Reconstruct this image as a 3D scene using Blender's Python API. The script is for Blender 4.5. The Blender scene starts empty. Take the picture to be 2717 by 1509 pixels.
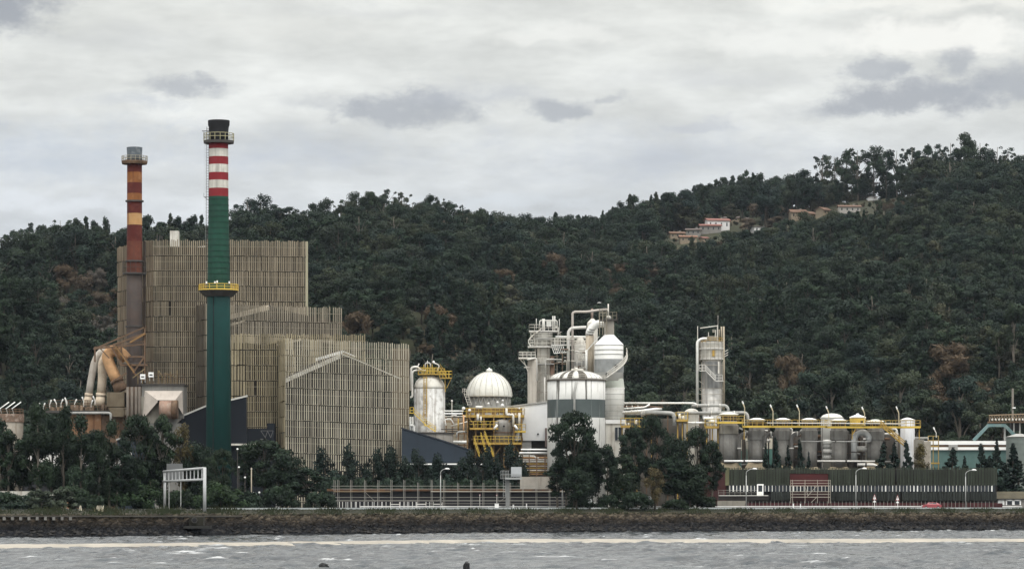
import bpy, math, random
import numpy as np
from mathutils import Vector
R = random.Random(11)
SC = bpy.context.scene
COL = SC.collection
F, CX, HY, EYE = 9100.0, 1358.5, 1340.0, 5.0      # focal length in photo pixels, principal column, eye-level row, eye height (m)
G0 = 4.3                                           # level of the plant yard above the water
def X(px, Y): return (px - CX) * Y / F
def Z(py, Y): return EYE - (py - HY) * Y / F
def P(px, py, Y): return (X(px, Y), Y, Z(py, Y))
def S(n, Y): return n * Y / F
W = {}                                             # world origin of every thing
def tag(o, label=None, cat=None, group=None, kind=None):
    if label: o['label'] = label
    if cat: o['category'] = cat
    if group: o['group'] = group
    if kind: o['kind'] = kind
    return o
def thing(name, label, cat, loc, group=None):
    o = bpy.data.objects.new(name, None); COL.objects.link(o)
    o.empty_display_size = 1; o.location = loc; W[o.name] = tuple(loc)
    return tag(o, label, cat, group)
def copy_tree(o, parent=None):
    c = o.copy(); COL.objects.link(c); c.parent = parent
    for ch in [k for k in bpy.data.objects if k.parent == o]: copy_tree(ch, c)
    return c
class MB:
    def __init__(s): s.v = []; s.f = []; s.m = []; s.mi = 0; s.sm = []; s.smooth = False
    def face(s, idx): s.f.append(idx); s.m.append(s.mi); s.sm.append(s.smooth)
    def poly(s, pts):
        b = len(s.v); s.v += [tuple(p) for p in pts]; s.face(tuple(range(b, b + len(pts)))); return s
    def hexa(s, p):                                # 8 points: 4 bottom ccw, 4 top ccw
        b = len(s.v); s.v += [tuple(q) for q in p]
        for q in ((3,2,1,0),(4,5,6,7),(0,1,5,4),(1,2,6,5),(2,3,7,6),(3,0,4,7)): s.face(tuple(b + i for i in q))
        return s
    def box(s, x0, x1, y0, y1, z0, z1):
        return s.hexa([(x0,y0,z0),(x1,y0,z0),(x1,y1,z0),(x0,y1,z0),(x0,y0,z1),(x1,y0,z1),(x1,y1,z1),(x0,y1,z1)])
    def obox(s, c, dx, dy, lx, ly, z0, z1):        # box centred at c, axis dx,dy unit in plan
        ux, uy = dx, dy; vx, vy = -dy, dx; p = []
        for z in (z0, z1):
            for a, b in ((-1,-1),(1,-1),(1,1),(-1,1)):
                p.append((c[0]+a*lx/2*ux+b*ly/2*vx, c[1]+a*lx/2*uy+b*ly/2*vy, z))
        return s.hexa(p)
    def beam(s, a, b, t, t2=None):
        return s.tube([a, b], t/2*1.2, 4, True)
    def tube(s, path, r, n=10, cap=True):
        path = [Vector(p) for p in path]; rs = r if isinstance(r, (list, tuple)) else [r]*len(path)
        b0 = len(s.v); up = None; sm = s.smooth; s.smooth = n > 6
        for i, p in enumerate(path):
            t = (path[min(i+1, len(path)-1)] - path[max(i-1, 0)]).normalized()
            if up is None:
                up = Vector((0,0,1)) if abs(t.z) < .9 else Vector((1,0,0))
            a = t.cross(up); 
            if a.length < 1e-5: a = t.cross(Vector((0,1,0)))
            a.normalize(); up = a.cross(t).normalized()
            for k in range(n):
                th = 2*math.pi*(k+.5)/n
                q = p + (a*math.cos(th) + up*math.sin(th))*rs[i]; s.v.append(tuple(q))
        for i in range(len(path)-1):
            for k in range(n):
                s.face((b0+i*n+k, b0+i*n+(k+1)%n, b0+(i+1)*n+(k+1)%n, b0+(i+1)*n+k))
        s.smooth = False
        if cap:
            s.face(tuple(b0+n-1-k for k in range(n))); s.face(tuple(b0+(len(path)-1)*n+k for k in range(n)))
        s.smooth = sm
        return s
    def lathe(s, prof, cx, cy, n=32, smooth=True, mis=None, ang=0):
        sm = s.smooth; s.smooth = smooth
        if smooth and len(prof) > 2:                # crease sharp corners of the profile by doubling the ring
            q = [prof[0]]; qm = []
            for i in range(1, len(prof)):
                qm.append(mis[i-1] if mis else s.mi); q.append(prof[i])
                if i < len(prof)-1:
                    a = math.atan2(prof[i][1]-prof[i-1][1], prof[i][0]-prof[i-1][0]); c = math.atan2(prof[i+1][1]-prof[i][1], prof[i+1][0]-prof[i][0])
                    if abs((c-a+math.pi) % (2*math.pi)-math.pi) > .42: q.append(prof[i]); qm.append(None)
            prof = q; mis = qm
        b0 = len(s.v)
        for r, z in prof:
            for k in range(n):
                th = 2*math.pi*k/n + ang; s.v.append((cx+r*math.cos(th), cy+r*math.sin(th), z))
        for i in range(len(prof)-1):
            if mis:
                if mis[i] is None: continue
                s.mi = mis[i]
            for k in range(n):
                s.face((b0+i*n+k, b0+i*n+(k+1)%n, b0+(i+1)*n+(k+1)%n, b0+(i+1)*n+k))
        s.smooth = False
        if prof[0][0] > 1e-6: s.face(tuple(b0+n-1-k for k in range(n)))
        if prof[-1][0] > 1e-6: s.face(tuple(b0+(len(prof)-1)*n+k for k in range(n)))
        s.smooth = sm
        return s
    def frustum(s, c0, r0, z0, c1, r1, z1, n=40):
        b0 = len(s.v); sm = s.smooth
        for c, r, z in ((c0,r0,z0),(c1,r1,z1)):
            for k in range(n): th = 2*math.pi*k/n; s.v.append((c[0]+r*math.cos(th), c[1]+r*math.sin(th), z))
        s.smooth = True
        for k in range(n): s.face((b0+k, b0+(k+1)%n, b0+n+(k+1)%n, b0+n+k))
        s.smooth = sm; return s
    def ringrail(s, cx, cy, z, r, h=1.1, t=.09, n=16, a0=0., a1=2*math.pi):
        full = abs(a1-a0) > 6.2
        pts = [(cx+r*math.cos(a0+(a1-a0)*k/n), cy+r*math.sin(a0+(a1-a0)*k/n)) for k in range(n+1)]
        for q in pts[:-1] if full else pts: s.beam((q[0],q[1],z), (q[0],q[1],z+h), t)
        for hh in (h, h*.52):
            for a, b in zip(pts[:-1], pts[1:]): s.beam((a[0],a[1],z+hh), (b[0],b[1],z+hh), t)
        return s
    def rail(s, pts, h=1.1, t=.09, step=1.6):
        for a, b in zip(pts[:-1], pts[1:]):
            a = Vector(a); b = Vector(b); n = max(1, round((b-a).length/step))
            for k in range(n+1):
                q = a.lerp(b, k/n); s.beam(q, q+Vector((0,0,h)), t)
            for hh in (h, h*.52): s.beam(a+Vector((0,0,hh)), b+Vector((0,0,hh)), t)
        return s
    def ladder(s, a, b, w=.5, t=.09, cage=0):
        a = Vector(a); b = Vector(b)
        for d in (-w/2, w/2): s.beam(a+Vector((d,0,0)), b+Vector((d,0,0)), t)
        n = int((b-a).length/.6)
        for k in range(n):
            q = a.lerp(b, (k+.5)/n); s.beam(q+Vector((-w/2,0,0)), q+Vector((w/2,0,0)), t*.8)
        if cage:
            m = int((b-a).length/1.3)
            for k in range(m):
                q = a.lerp(b, (k+.7)/m); c = [(q.x+cage*math.cos(th), q.y-.1+cage*1.2*math.sin(th), q.z) for th in np.linspace(math.pi, 2*math.pi, 6)]
                for u, v in zip(c[:-1], c[1:]): s.beam(u, v, t*.8)
            for th in np.linspace(math.pi, 2*math.pi, 4):
                o = Vector((cage*math.cos(th), -.1+cage*1.2*math.sin(th), 0)); s.beam(a+o+Vector((0,0,2)), b+o, t*.8)
        return s
    def stair(s, a, b, w=.9, t=.1, rail=True):      # along a->b with treads; two stringers
        a = Vector(a); b = Vector(b); d = (b-a); h = Vector((d.x, d.y, 0)); h.normalize(); sd = Vector((-h.y, h.x, 0))*w/2
        for g in (-1, 1):
            s.hexa([tuple(q) for q in (a+sd*g-sd*.08, b+sd*g-sd*.08, b+sd*g+sd*.08, a+sd*g+sd*.08, a+sd*g-sd*.08+Vector((0,0,.32)), b+sd*g-sd*.08+Vector((0,0,.32)), b+sd*g+sd*.08+Vector((0,0,.32)), a+sd*g+sd*.08+Vector((0,0,.32)))])
            if rail:
                s.rail([a+sd*g+Vector((0,0,.3)), b+sd*g+Vector((0,0,.3))], 1.0, t*.8, 1.8)
        n = max(3, int(abs(d.z)/.25))
        for k in range(n):
            q = a.lerp(b, (k+.5)/n)+Vector((0,0,.12)); s.obox((q.x, q.y), h.x, h.y, .28, w*.9, q.z, q.z+.05)
        return s
    def build(s, name, mat, parent=None, label=None):
        me = bpy.data.meshes.new(name); vs = np.array(s.v, dtype=np.float64)
        if parent is not None: org = np.array(W[parent.name])
        else: org = np.array([(vs[:,0].min()+vs[:,0].max())/2, (vs[:,1].min()+vs[:,1].max())/2, vs[:,2].min()])
        me.from_pydata((vs-org).tolist(), [], s.f)
        for m in (mat if isinstance(mat, (list, tuple)) else [mat]): me.materials.append(m)
        me.polygons.foreach_set('material_index', s.m); me.polygons.foreach_set('use_smooth', s.sm); me.update()
        o = bpy.data.objects.new(name, me); COL.objects.link(o)
        if parent is not None: o.parent = parent
        else: o.location = org
        W[o.name] = tuple(org)
        if label: o['label'] = label
        return o
def bend(pts, r, n=6):                              # rounded polyline
    pts = [Vector(p) for p in pts]; out = [pts[0]]
    for a, b, c in zip(pts[:-2], pts[1:-1], pts[2:]):
        d1 = (a-b); d2 = (c-b); rr = min(r, d1.length*.49, d2.length*.49); p = b+d1.normalized()*rr; q = b+d2.normalized()*rr
        for k in range(n+1):
            t = k/n; out.append(p*(1-t)**2 + b*2*t*(1-t) + q*t*t)
    out.append(pts[-1]); return out
def pp(lst, Y): return [P(a, b, Y) for a, b in lst]
# ---------------------------------------------------------------- materials
MATS = {}
def M(name, col, rough=.75, var=.2, vs=.35, streak=0., scol=(.12,.07,.04), blotch=0., bcol=None, metal=0., spec=.3, bump=0., island=0., sth=(.52,.68), sz=.05, fine=0.):
    m = bpy.data.materials.new(name); m.use_nodes = True; nt = m.node_tree; N = nt.nodes; L = nt.links
    b = N['Principled BSDF']; b.inputs['Roughness'].default_value = rough; b.inputs['Metallic'].default_value = metal
    b.inputs['Specular IOR Level'].default_value = spec
    tc = N.new('ShaderNodeTexCoord')
    def nz(scale, sc=(1,1,1), det=5):
        mp = N.new('ShaderNodeMapping'); mp.inputs['Scale'].default_value = sc; L.new(tc.outputs['Object'], mp.inputs[0])
        n = N.new('ShaderNodeTexNoise'); n.inputs['Scale'].default_value = scale; n.inputs['Detail'].default_value = det; n.inputs['Roughness'].default_value = .6
        L.new(mp.outputs[0], n.inputs['Vector']); return n
    def mr(src, a, c, lo, hi):
        q = N.new('ShaderNodeMapRange'); q.inputs[1].default_value = a; q.inputs[2].default_value = c; q.inputs[3].default_value = lo; q.inputs[4].default_value = hi; L.new(src, q.inputs[0]); return q.outputs[0]
    def mix(fac, a, c, mode='MIX'):
        q = N.new('ShaderNodeMix'); q.data_type = 'RGBA'; q.blend_type = mode
        if isinstance(fac, float): q.inputs[0].default_value = fac
        else: L.new(fac, q.inputs[0])
        for i, s in ((6, a), (7, c)):
            if isinstance(s, tuple): q.inputs[i].default_value = (*s, 1)
            else: L.new(s, q.inputs[i])
        return q.outputs[2]
    n1 = nz(vs); f = mr(n1.outputs[0], .3, .7, 1-var, 1+var)
    rgb = N.new('ShaderNodeRGB'); rgb.outputs[0].default_value = (*col, 1)
    sc = N.new('ShaderNodeVectorMath'); sc.operation = 'SCALE'; L.new(rgb.outputs[0], sc.inputs[0]); L.new(f, sc.inputs['Scale']); c = sc.outputs[0]
    if island:
        g = N.new('ShaderNodeNewGeometry'); f2 = mr(g.outputs['Random Per Island'], 0, 1, 1-island, 1+island)
        s2 = N.new('ShaderNodeVectorMath'); s2.operation = 'SCALE'; L.new(c, s2.inputs[0]); L.new(f2, s2.inputs['Scale']); c = s2.outputs[0]
    if fine:
        n4 = nz(vs*9, (1,1,1), 6); f3 = mr(n4.outputs[0], .3, .7, 1-fine, 1+fine)
        s3 = N.new('ShaderNodeVectorMath'); s3.operation = 'SCALE'; L.new(c, s3.inputs[0]); L.new(f3, s3.inputs['Scale']); c = s3.outputs[0]
    if blotch:
        n2 = nz(vs*2.3, (1,1,1), 8); c = mix(mr(n2.outputs[0], .5, .64, 0, blotch), c, bcol or scol)
    if streak:
        n3 = nz(1.1, (1,1,sz), 6); c = mix(mr(n3.outputs[0], sth[0], sth[1], 0, streak), c, scol)
    L.new(c, b.inputs['Base Color'])
    if bump:
        n5 = nz(vs*6, (1,1,1), 6); bp = N.new('ShaderNodeBump'); bp.inputs['Strength'].default_value = bump; bp.inputs['Distance'].default_value = .2
        L.new(n5.outputs[0], bp.inputs['Height']); L.new(bp.outputs[0], b.inputs['Normal'])
    MATS[name] = m; return m
WHITE = M('white_paint', (.78,.78,.74), .6, .1, .3, .3, (.30,.27,.21), .25, (.45,.42,.35))
WHITE2 = M('clean_white', (.85,.85,.83), .5, .06, .3)
DIRTY = M('dirty_white', (.64,.62,.56), .7, .16, .25, .55, (.22,.18,.13), .3, (.34,.29,.22))
STAIN = M('stained_silver', (.56,.56,.54), .55, .2, .35, .8, (.20,.18,.15), .75, (.26,.245,.22), metal=.05, sth=(.48,.62))
PIPE = M('pale_pipe', (.60,.59,.55), .5, .12, .5, .25, (.28,.22,.16))
PIPEG = M('grey_pipe', (.33,.33,.31), .5, .15, .5, .3, (.15,.12,.09))
CONC = M('concrete', (.24,.225,.19), .9, .2, .3, .5, (.10,.09,.075), .3, (.15,.13,.10), bump=.2)
CONCD = M('dark_concrete', (.20,.195,.18), .9, .2, .3, .5, (.07,.065,.055), .3, (.10,.09,.075), bump=.2)
YEL = M('yellow_paint', (.42,.28,.065), .65, .2, .6, .6, (.22,.12,.04), .3, (.30,.16,.05))
YELC = M('bright_yellow', (.60,.42,.075), .6, .12, .6, .2, (.3,.18,.05))
GAL = M('galvanised_steel', (.36,.37,.36), .5, .12, .6, metal=.3)
DSTEEL = M('dark_steel', (.055,.05,.045), .6, .2, .6)
BROWNST = M('rusty_steel', (.13,.085,.055), .85, .3, .5, .5, (.06,.04,.03), .4, (.20,.10,.05))
RUST = M('orange_rust', (.56,.33,.17), .9, .25, .3, .5, (.17,.075,.03), .4, (.36,.24,.13), bump=.2)
BEIGE = M('beige_rust', (.52,.44,.34), .9, .2, .3, .4, (.18,.12,.08), .4, (.26,.18,.12), bump=.2)
BLACK = M('soot_black', (.012,.012,.013), .8, .3, .5)
DARKIN = M('dark_interior', (.022,.02,.018), .9, .3, .3)
GLASS = M('window_glass', (.02,.025,.03), .15, .1, .3, spec=.5)
SLATE = M('slate_blue_cladding', (.022,.032,.045), .7, .12, .3, .25, (.014,.018,.024))
NAVY = M('navy_cladding', (.004,.007,.012), .7, .12, .3, .2, (.01,.012,.02))
SLAT = M('timber_slats', (.26,.222,.16), .85, .28, .12, .35, (.13,.105,.075), island=.19)
SLATF = M('weathered_pale_slats', (.38,.35,.275), .85, .25, .12, .3, (.17,.145,.105), island=.19)
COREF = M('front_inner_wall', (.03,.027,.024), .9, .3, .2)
SLATL = M('pale_timber_slats', (.285,.245,.16), .85, .2, .12, .3, (.17,.14,.09), island=.22)
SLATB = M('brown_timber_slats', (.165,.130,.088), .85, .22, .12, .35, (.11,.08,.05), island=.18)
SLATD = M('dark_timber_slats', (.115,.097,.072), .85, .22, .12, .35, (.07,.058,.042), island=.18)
SLATG = M('greyed_timber_slats', (.265,.235,.18), .85, .25, .12, .3, (.13,.11,.08), island=.19)
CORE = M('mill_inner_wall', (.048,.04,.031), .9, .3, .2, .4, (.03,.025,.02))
# ---------------------------------------------------------------- camera, light, sky
cam = bpy.data.cameras.new('camera'); co = bpy.data.objects.new('camera', cam); COL.objects.link(co); SC.camera = co
co.location = (0, 0, EYE); co.rotation_euler = (math.pi/2, 0, 0)
cam.sensor_width = 36; cam.lens = 36*F/2717; cam.shift_y = (HY-754.5)/2717; cam.clip_start = 1; cam.clip_end = 12000
SC.view_settings.view_transform = 'Standard'; SC.view_settings.look = 'None'; SC.view_settings.exposure = 0; SC.view_settings.gamma = 1
cy = SC.cycles; cy.max_bounces = 5; cy.diffuse_bounces = 2; cy.glossy_bounces = 2; cy.transmission_bounces = 2; cy.volume_bounces = 0; cy.transparent_max_bounces = 4
cy.use_adaptive_sampling = True; cy.adaptive_threshold = .02; cy.use_denoising = True; cy.denoiser = 'OPENIMAGEDENOISE'; cy.denoising_input_passes = 'RGB_ALBEDO_NORMAL'; cy.denoising_prefilter = 'ACCURATE'; cy.caustics_reflective = False; cy.caustics_refractive = False
SUN_EL, SUN_AZ = math.radians(56), math.radians(150)          # azimuth from +Y clockwise: behind the camera, to the right
sd = bpy.data.lights.new('sun', 'SUN'); sd.energy = 1.25; sd.angle = math.radians(14); sd.color = (1, .965, .91)
so = bpy.data.objects.new('sun', sd); COL.objects.link(so)
dirv = Vector((math.sin(SUN_AZ)*math.cos(SUN_EL), math.cos(SUN_AZ)*math.cos(SUN_EL), math.sin(SUN_EL)))
so.rotation_euler = dirv.to_track_quat('Z', 'Y').to_euler(); so.location = (0, 0, 400)
wd = bpy.data.worlds.new('World'); SC.world = wd; wd.use_nodes = True
def sky():
    nt = wd.node_tree; N = nt.nodes; L = nt.links; bg = N['Background']; bg.inputs[1].default_value = .1
    st = N.new('ShaderNodeTexSky'); st.sky_type = 'NISHITA'; st.sun_disc = False; st.sun_elevation = SUN_EL; st.sun_rotation = SUN_AZ
    tc = N.new('ShaderNodeTexCoord'); sx = N.new('ShaderNodeSeparateXYZ'); L.new(tc.outputs['Generated'], sx.inputs[0])
    def mth(op, a, b=None, c=None, clamp=False):
        q = N.new('ShaderNodeMath'); q.operation = op; q.use_clamp = clamp
        for i, s in enumerate((a, b, c)):
            if s is None: continue
            if isinstance(s, (int, float)): q.inputs[i].default_value = s
            else: L.new(s, q.inputs[i])
        return q.outputs[0]
    def mr(src, a, c, lo, hi, sm=False):
        q = N.new('ShaderNodeMapRange'); q.interpolation_type = 'SMOOTHSTEP' if sm else 'LINEAR'
        for i, s in enumerate((a, c, lo, hi)): q.inputs[i+1].default_value = s
        L.new(src, q.inputs[0]); return q.outputs[0]
    def mix(fac, a, c):
        q = N.new('ShaderNodeMix'); q.data_type = 'RGBA'
        if isinstance(fac, float): q.inputs[0].default_value = fac
        else: L.new(fac, q.inputs[0])
        for i, s in ((6, a), (7, c)):
            if isinstance(s, tuple): q.inputs[i].default_value = (*s, 1)
            else: L.new(s, q.inputs[i])
        return q.outputs[2]
    az = mth('ARCTAN2', sx.outputs[0], sx.outputs[1]); el = mth('ARCSINE', sx.outputs[2])
    # cloud layer coordinates: degrees of azimuth and elevation
    dg = 180/math.pi; A = mth('MULTIPLY', az, dg); E = mth('MULTIPLY', el, dg)
    def noise(ka, ke, off, det=7, rough=.55):
        cv = N.new('ShaderNodeCombineXYZ'); L.new(mth('MULTIPLY', A, ka), cv.inputs[0]); L.new(mth('MULTIPLY', E, ke), cv.inputs[1]); cv.inputs[2].default_value = off
        n = N.new('ShaderNodeTexNoise'); n.inputs['Scale'].default_value = 1; n.inputs['Detail'].default_value = det; n.inputs['Roughness'].default_value = rough; L.new(cv.outputs[0], n.inputs[0]); return n
    def ramp(src, stops):
        q = N.new('ShaderNodeValToRGB'); cr = q.color_ramp; L.new(src, q.inputs[0])
        while len(cr.elements) < len(stops): cr.elements.new(.5)
        for e, (p, c) in zip(cr.elements, stops): e.position = p; e.color = (*c, 1)
        return q.outputs[0]
    # overcast luminance by elevation 0..90 deg; the window seen here is only 0..8.5 deg
    ee = mth('POWER', mth('DIVIDE', mth('MAXIMUM', E, 0.), 90., clamp=True), .5)       # 8.5deg -> .307
    base = ramp(ee, [(0,(.52,.575,.64)), (.17,(.56,.60,.655)), (.22,(.60,.63,.67)), (.27,(.70,.71,.69)), (.32,(.74,.745,.70)), (.55,(.98,.97,.94)), (1,(2.1,2.07,2.02))])
    # broad stretched cloud sheets
    n1 = noise(.32, 1.1, 3.1, 8, .56); f1 = mr(n1.outputs[0], .32, .68, .84, 1.12)
    n2 = noise(.9, 2.4, 7.7, 7, .6); f2 = mr(n2.outputs[0], .36, .66, .93, 1.06)
    s = N.new('ShaderNodeVectorMath'); s.operation = 'SCALE'; L.new(base, s.inputs[0]); L.new(mth('MULTIPLY', f1, f2), s.inputs['Scale']); c = s.outputs[0]
    wa = noise(.75, 1.3, 1.3, 9, .62); wb = noise(.75, 1.3, 9.3, 9, .62)
    dA = mth('MULTIPLY', mth('SUBTRACT', wa.outputs[0], .5), 1.9); dE = mth('MULTIPLY', mth('SUBTRACT', wb.outputs[0], .5), .85)
    Aw = mth('ADD', A, dA); Ew = mth('ADD', E, dE)
    k = dg/F
    rag = noise(1.3, 2.1, 5.5, 12, .68)
    def blob(px, py, rx, ry, col, amt, soft=.55):
        nonlocal c
        u = mth('DIVIDE', mth('SUBTRACT', Aw, (px-CX)*k), rx*k); v = mth('DIVIDE', mth('SUBTRACT', Ew, (HY-py)*k), ry*k)
        # flat base: squash below the centre
        v2 = mth('MULTIPLY', v, mr(v, -.2, .2, 1.5, 1.0, True))
        d = mth('SQRT', mth('ADD', mth('MULTIPLY', u, u), mth('MULTIPLY', v2, v2)))
        e_ = mth('ADD', mth('MULTIPLY', d, -1.), mth('MULTIPLY_ADD', rag.outputs[0], 1.7, .18)); c = mix(mr(e_, -.12, soft+.2, 0., amt, True), c, col)
    G = (.39,.408,.44); D = (.34,.355,.385)
    blob(150, 430, 560, 130, (.48,.53,.61), .7, 1.2); blob(1750, 430, 640, 120, (.50,.535,.60), .7, 1.2); blob(720, 420, 460, 100, (.50,.54,.61), .7, 1.2)
    W1 = (.93,.92,.87)
    blob(2480, 120, 300, 70, W1, .8, .5); blob(2080, 120, 360, 60, (.86,.86,.82), .7, .7); blob(2450, 25, 620, 40, (.90,.89,.83), .7, .8); blob(1480, 105, 220, 34, (.84,.84,.80), .6, .5); blob(700, 90, 520, 60, (.76,.76,.72), .5, .9)
    blob(240, 560, 200, 40, (.72,.75,.79), .7, .7); blob(30, 545, 170, 44, (.72,.75,.79), .7, .7); blob(1330, 540, 300, 40, (.66,.70,.74), .6, .8)
    blob(10, 50, 190, 100, D, .95, .6); blob(-60, 10, 190, 90, D, .8)
    blob(470, 245, 170, 44, G, .75); blob(560, 225, 60, 30, G, .6); blob(1090, 305, 230, 62, G, .85); blob(1130, 275, 110, 40, G, .6); blob(1520, 300, 130, 42, G, .8); blob(1650, 275, 50, 28, G, .5); blob(920, 310, 80, 30, G, .5); blob(1880, 345, 90, 34, (.50,.52,.56), .6)
    blob(2420, 275, 280, 70, (.385,.40,.43), .95); blob(2330, 205, 80, 38, G, .75); blob(2520, 190, 60, 60, G, .75); blob(2690, 255, 170, 80, G, .8)
    blob(820, 285, 150, 40, G, .5, 1.0); blob(1300, 260, 260, 50, (.46,.48,.52), .6, 1.1); blob(2200, 300, 200, 50, G, .6, 1.0); blob(1000, 40, 520, 40, (.60,.605,.60), .5, 1.2); blob(330, 120, 300, 50, (.60,.61,.61), .45, 1.2); blob(1900, 220, 400, 45, (.58,.59,.60), .45, 1.1); blob(380, 290, 200, 36, (.47,.50,.55), .6, 1.)
    # the sky behind the viewer is brighter than the part in the picture
    bk = mr(sx.outputs[1], -.8, .6, 1.7, 1.0, True)
    s2 = N.new('ShaderNodeVectorMath'); s2.operation = 'SCALE'; L.new(c, s2.inputs[0]); L.new(mth('MULTIPLY', bk, 11.3), s2.inputs['Scale'])
    out = mix(.93, st.outputs[0], s2.outputs[0]); L.new(out, bg.inputs[0])
    wd.cycles.sampling_method = 'MANUAL'; wd.cycles.sample_map_resolution = 512
sky()
# ---------------------------------------------------------------- terrain of the wooded range
U_R = [-400, 0, 100, 200, 330, 450, 600, 640, 800, 900, 1010, 1100, 1300, 1450, 1550, 1650, 1800, 1950, 2100, 2165, 2250, 2400, 2560, 2717, 3100]
T_R = [660, 640, 600, 585, 605, 590, 600, 550, 565, 540, 520, 535, 570, 578, 580, 552, 520, 475, 470, 440, 405, 395, 375, 412, 440]   # tree-top row of the skyline
Y_R = [1500, 1500, 1500, 1500, 1500, 1520, 1550, 1560, 1600, 1600, 1600, 1620, 1680, 1750, 1850, 1980, 2100, 2150, 2150, 2100, 2000, 1950, 1950, 1950, 1950]
H_R = [17]*13 + [16, 16, 16, 16, 17, 17, 24, 28, 27, 25, 19, 19]                                                                       # tree height on the ridge
def ridge(u):
    y = np.interp(u, U_R, Y_R); t = np.interp(u, U_R, T_R); h = np.interp(u, U_R, H_R); return y, EYE+(HY-t)*y/F-h, h
def wob(x, y, seed, sc):
    r = np.random.RandomState(seed); z = np.zeros_like(x, dtype=float)
    for i in range(7):
        a = r.uniform(0, math.pi); l = sc*r.uniform(.5, 1.5); z += np.sin((x*math.cos(a)+y*math.sin(a))*2*math.pi/l + r.uniform(0, 6.3))
    return z/7
Y0 = 985.
def terrain(x, y):
    x = np.asarray(x, float); y = np.asarray(y, float)
    u = CX + x*F/np.maximum(y, 300); yr, zr, _ = ridge(u)
    s = (y-Y0)/(yr-Y0)
    z = np.where(s <= 0, G0-.3, G0 + (zr-G0)*np.clip(s, 0, 1)**.94)
    z = np.where(s > 1, zr - (y-yr)*.22, z)
    m = np.clip(s*6, 0, 1)*np.clip((1-s)*5, 0, 1)
    z = z + m*(11*wob(x, y, 3, 260) + 5*wob(x, y, 8, 110))
    z = z + 34*np.exp(-((u+20)/190)**2 - ((y-1105)/62)**2) + 9*np.exp(-((u-1100)/330)**2 - ((y-1230)/80)**2) + 12*np.exp(-((u-2350)/330)**2 - ((y-1240)/90)**2)
    return z
def grid_mesh(name, xs, ys, zf, mat, kind, label=None, attr=None):
    xx, yy = np.meshgrid(xs, ys); zz = zf(xx, yy); nx, ny = len(xs), len(ys)
    me = bpy.data.meshes.new(name); co_ = np.stack([xx, yy, zz], -1).reshape(-1, 3).astype(np.float32)
    me.vertices.add(nx*ny); me.vertices.foreach_set('co', co_.ravel())
    i = (np.arange(ny-1)[:,None]*nx + np.arange(nx-1)[None,:]).ravel(); q = np.stack([i, i+1, i+nx+1, i+nx], -1).astype(np.int32)
    me.loops.add(q.size); me.loops.foreach_set('vertex_index', q.ravel()); me.polygons.add(len(q)); me.polygons.foreach_set('loop_start', np.arange(0, q.size, 4, dtype=np.int32))
    me.polygons.foreach_set('use_smooth', np.ones(len(q), dtype=bool)); me.update(calc_edges=True); me.materials.append(mat)
    if attr is not None:
        a = me.attributes.new('foam', 'FLOAT', 'POINT'); a.data.foreach_set('value', attr(xx, yy, zz).astype(np.float32).ravel())
    o = bpy.data.objects.new(name, me); COL.objects.link(o); return tag(o, label, None, None, kind)
HILL = M('forest_floor', (.035,.038,.02), .95, .35, .02, 0, (0,0,0), .6, (.06,.045,.025))
grid_mesh('hills', np.linspace(-620, 620, 190), np.concatenate([np.linspace(975, 1400, 90), np.linspace(1408, 2600, 130)]), terrain, HILL, 'structure')
GRND = M('yard_ground', (.07,.068,.06), .95, .25, .1, 0, (0,0,0), .4, (.045,.045,.04))
def shore(u): return np.interp(u, [-600, 0, 540, 1358, 2000, 2717, 3300], [545, 569, 600, 668, 702, 734, 760])        # distance of the water's edge
def shore_x(x):                                    # the same as a function of x
    y = 660.
    for _ in range(30): y = float(shore(CX + x*F/y))
    return y
b = MB(); xs = np.linspace(-420, 420, 85); sh = [shore_x(x) for x in xs]
for x0, x1, s0, s1 in zip(xs[:-1], xs[1:], sh[:-1], sh[1:]):
    b.poly([(x0, s0+9, G0-.02), (x1, s1+9, G0-.02), (x1, 1010, G0-.02), (x0, 1010, G0-.02)])
tag(b.build('ground', GRND), kind='structure')
ASPH = M('asphalt', (.05,.05,.052), .9, .15, .3)
def strip(name, off0, off1, z0, z1, mat, kind='structure', dz=None):
    b = MB(); b.smooth = True
    for x0, x1, s0, s1 in zip(xs[:-1], xs[1:], sh[:-1], sh[1:]):
        b.poly([(x0, s0+off0, z0), (x1, s1+off0, z0), (x1, s1+off1, z1), (x0, s0+off1, z1)])
    return tag(b.build(name, mat), kind=kind)
strip('road', 13, 27, G0-.016+.0, G0-.016, ASPH)
LINE = M('road_paint', (.6,.6,.57), .8, .1, .5)
strip('lane_line', 19.9, 20.1, G0-.012, G0-.012, LINE)
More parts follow.
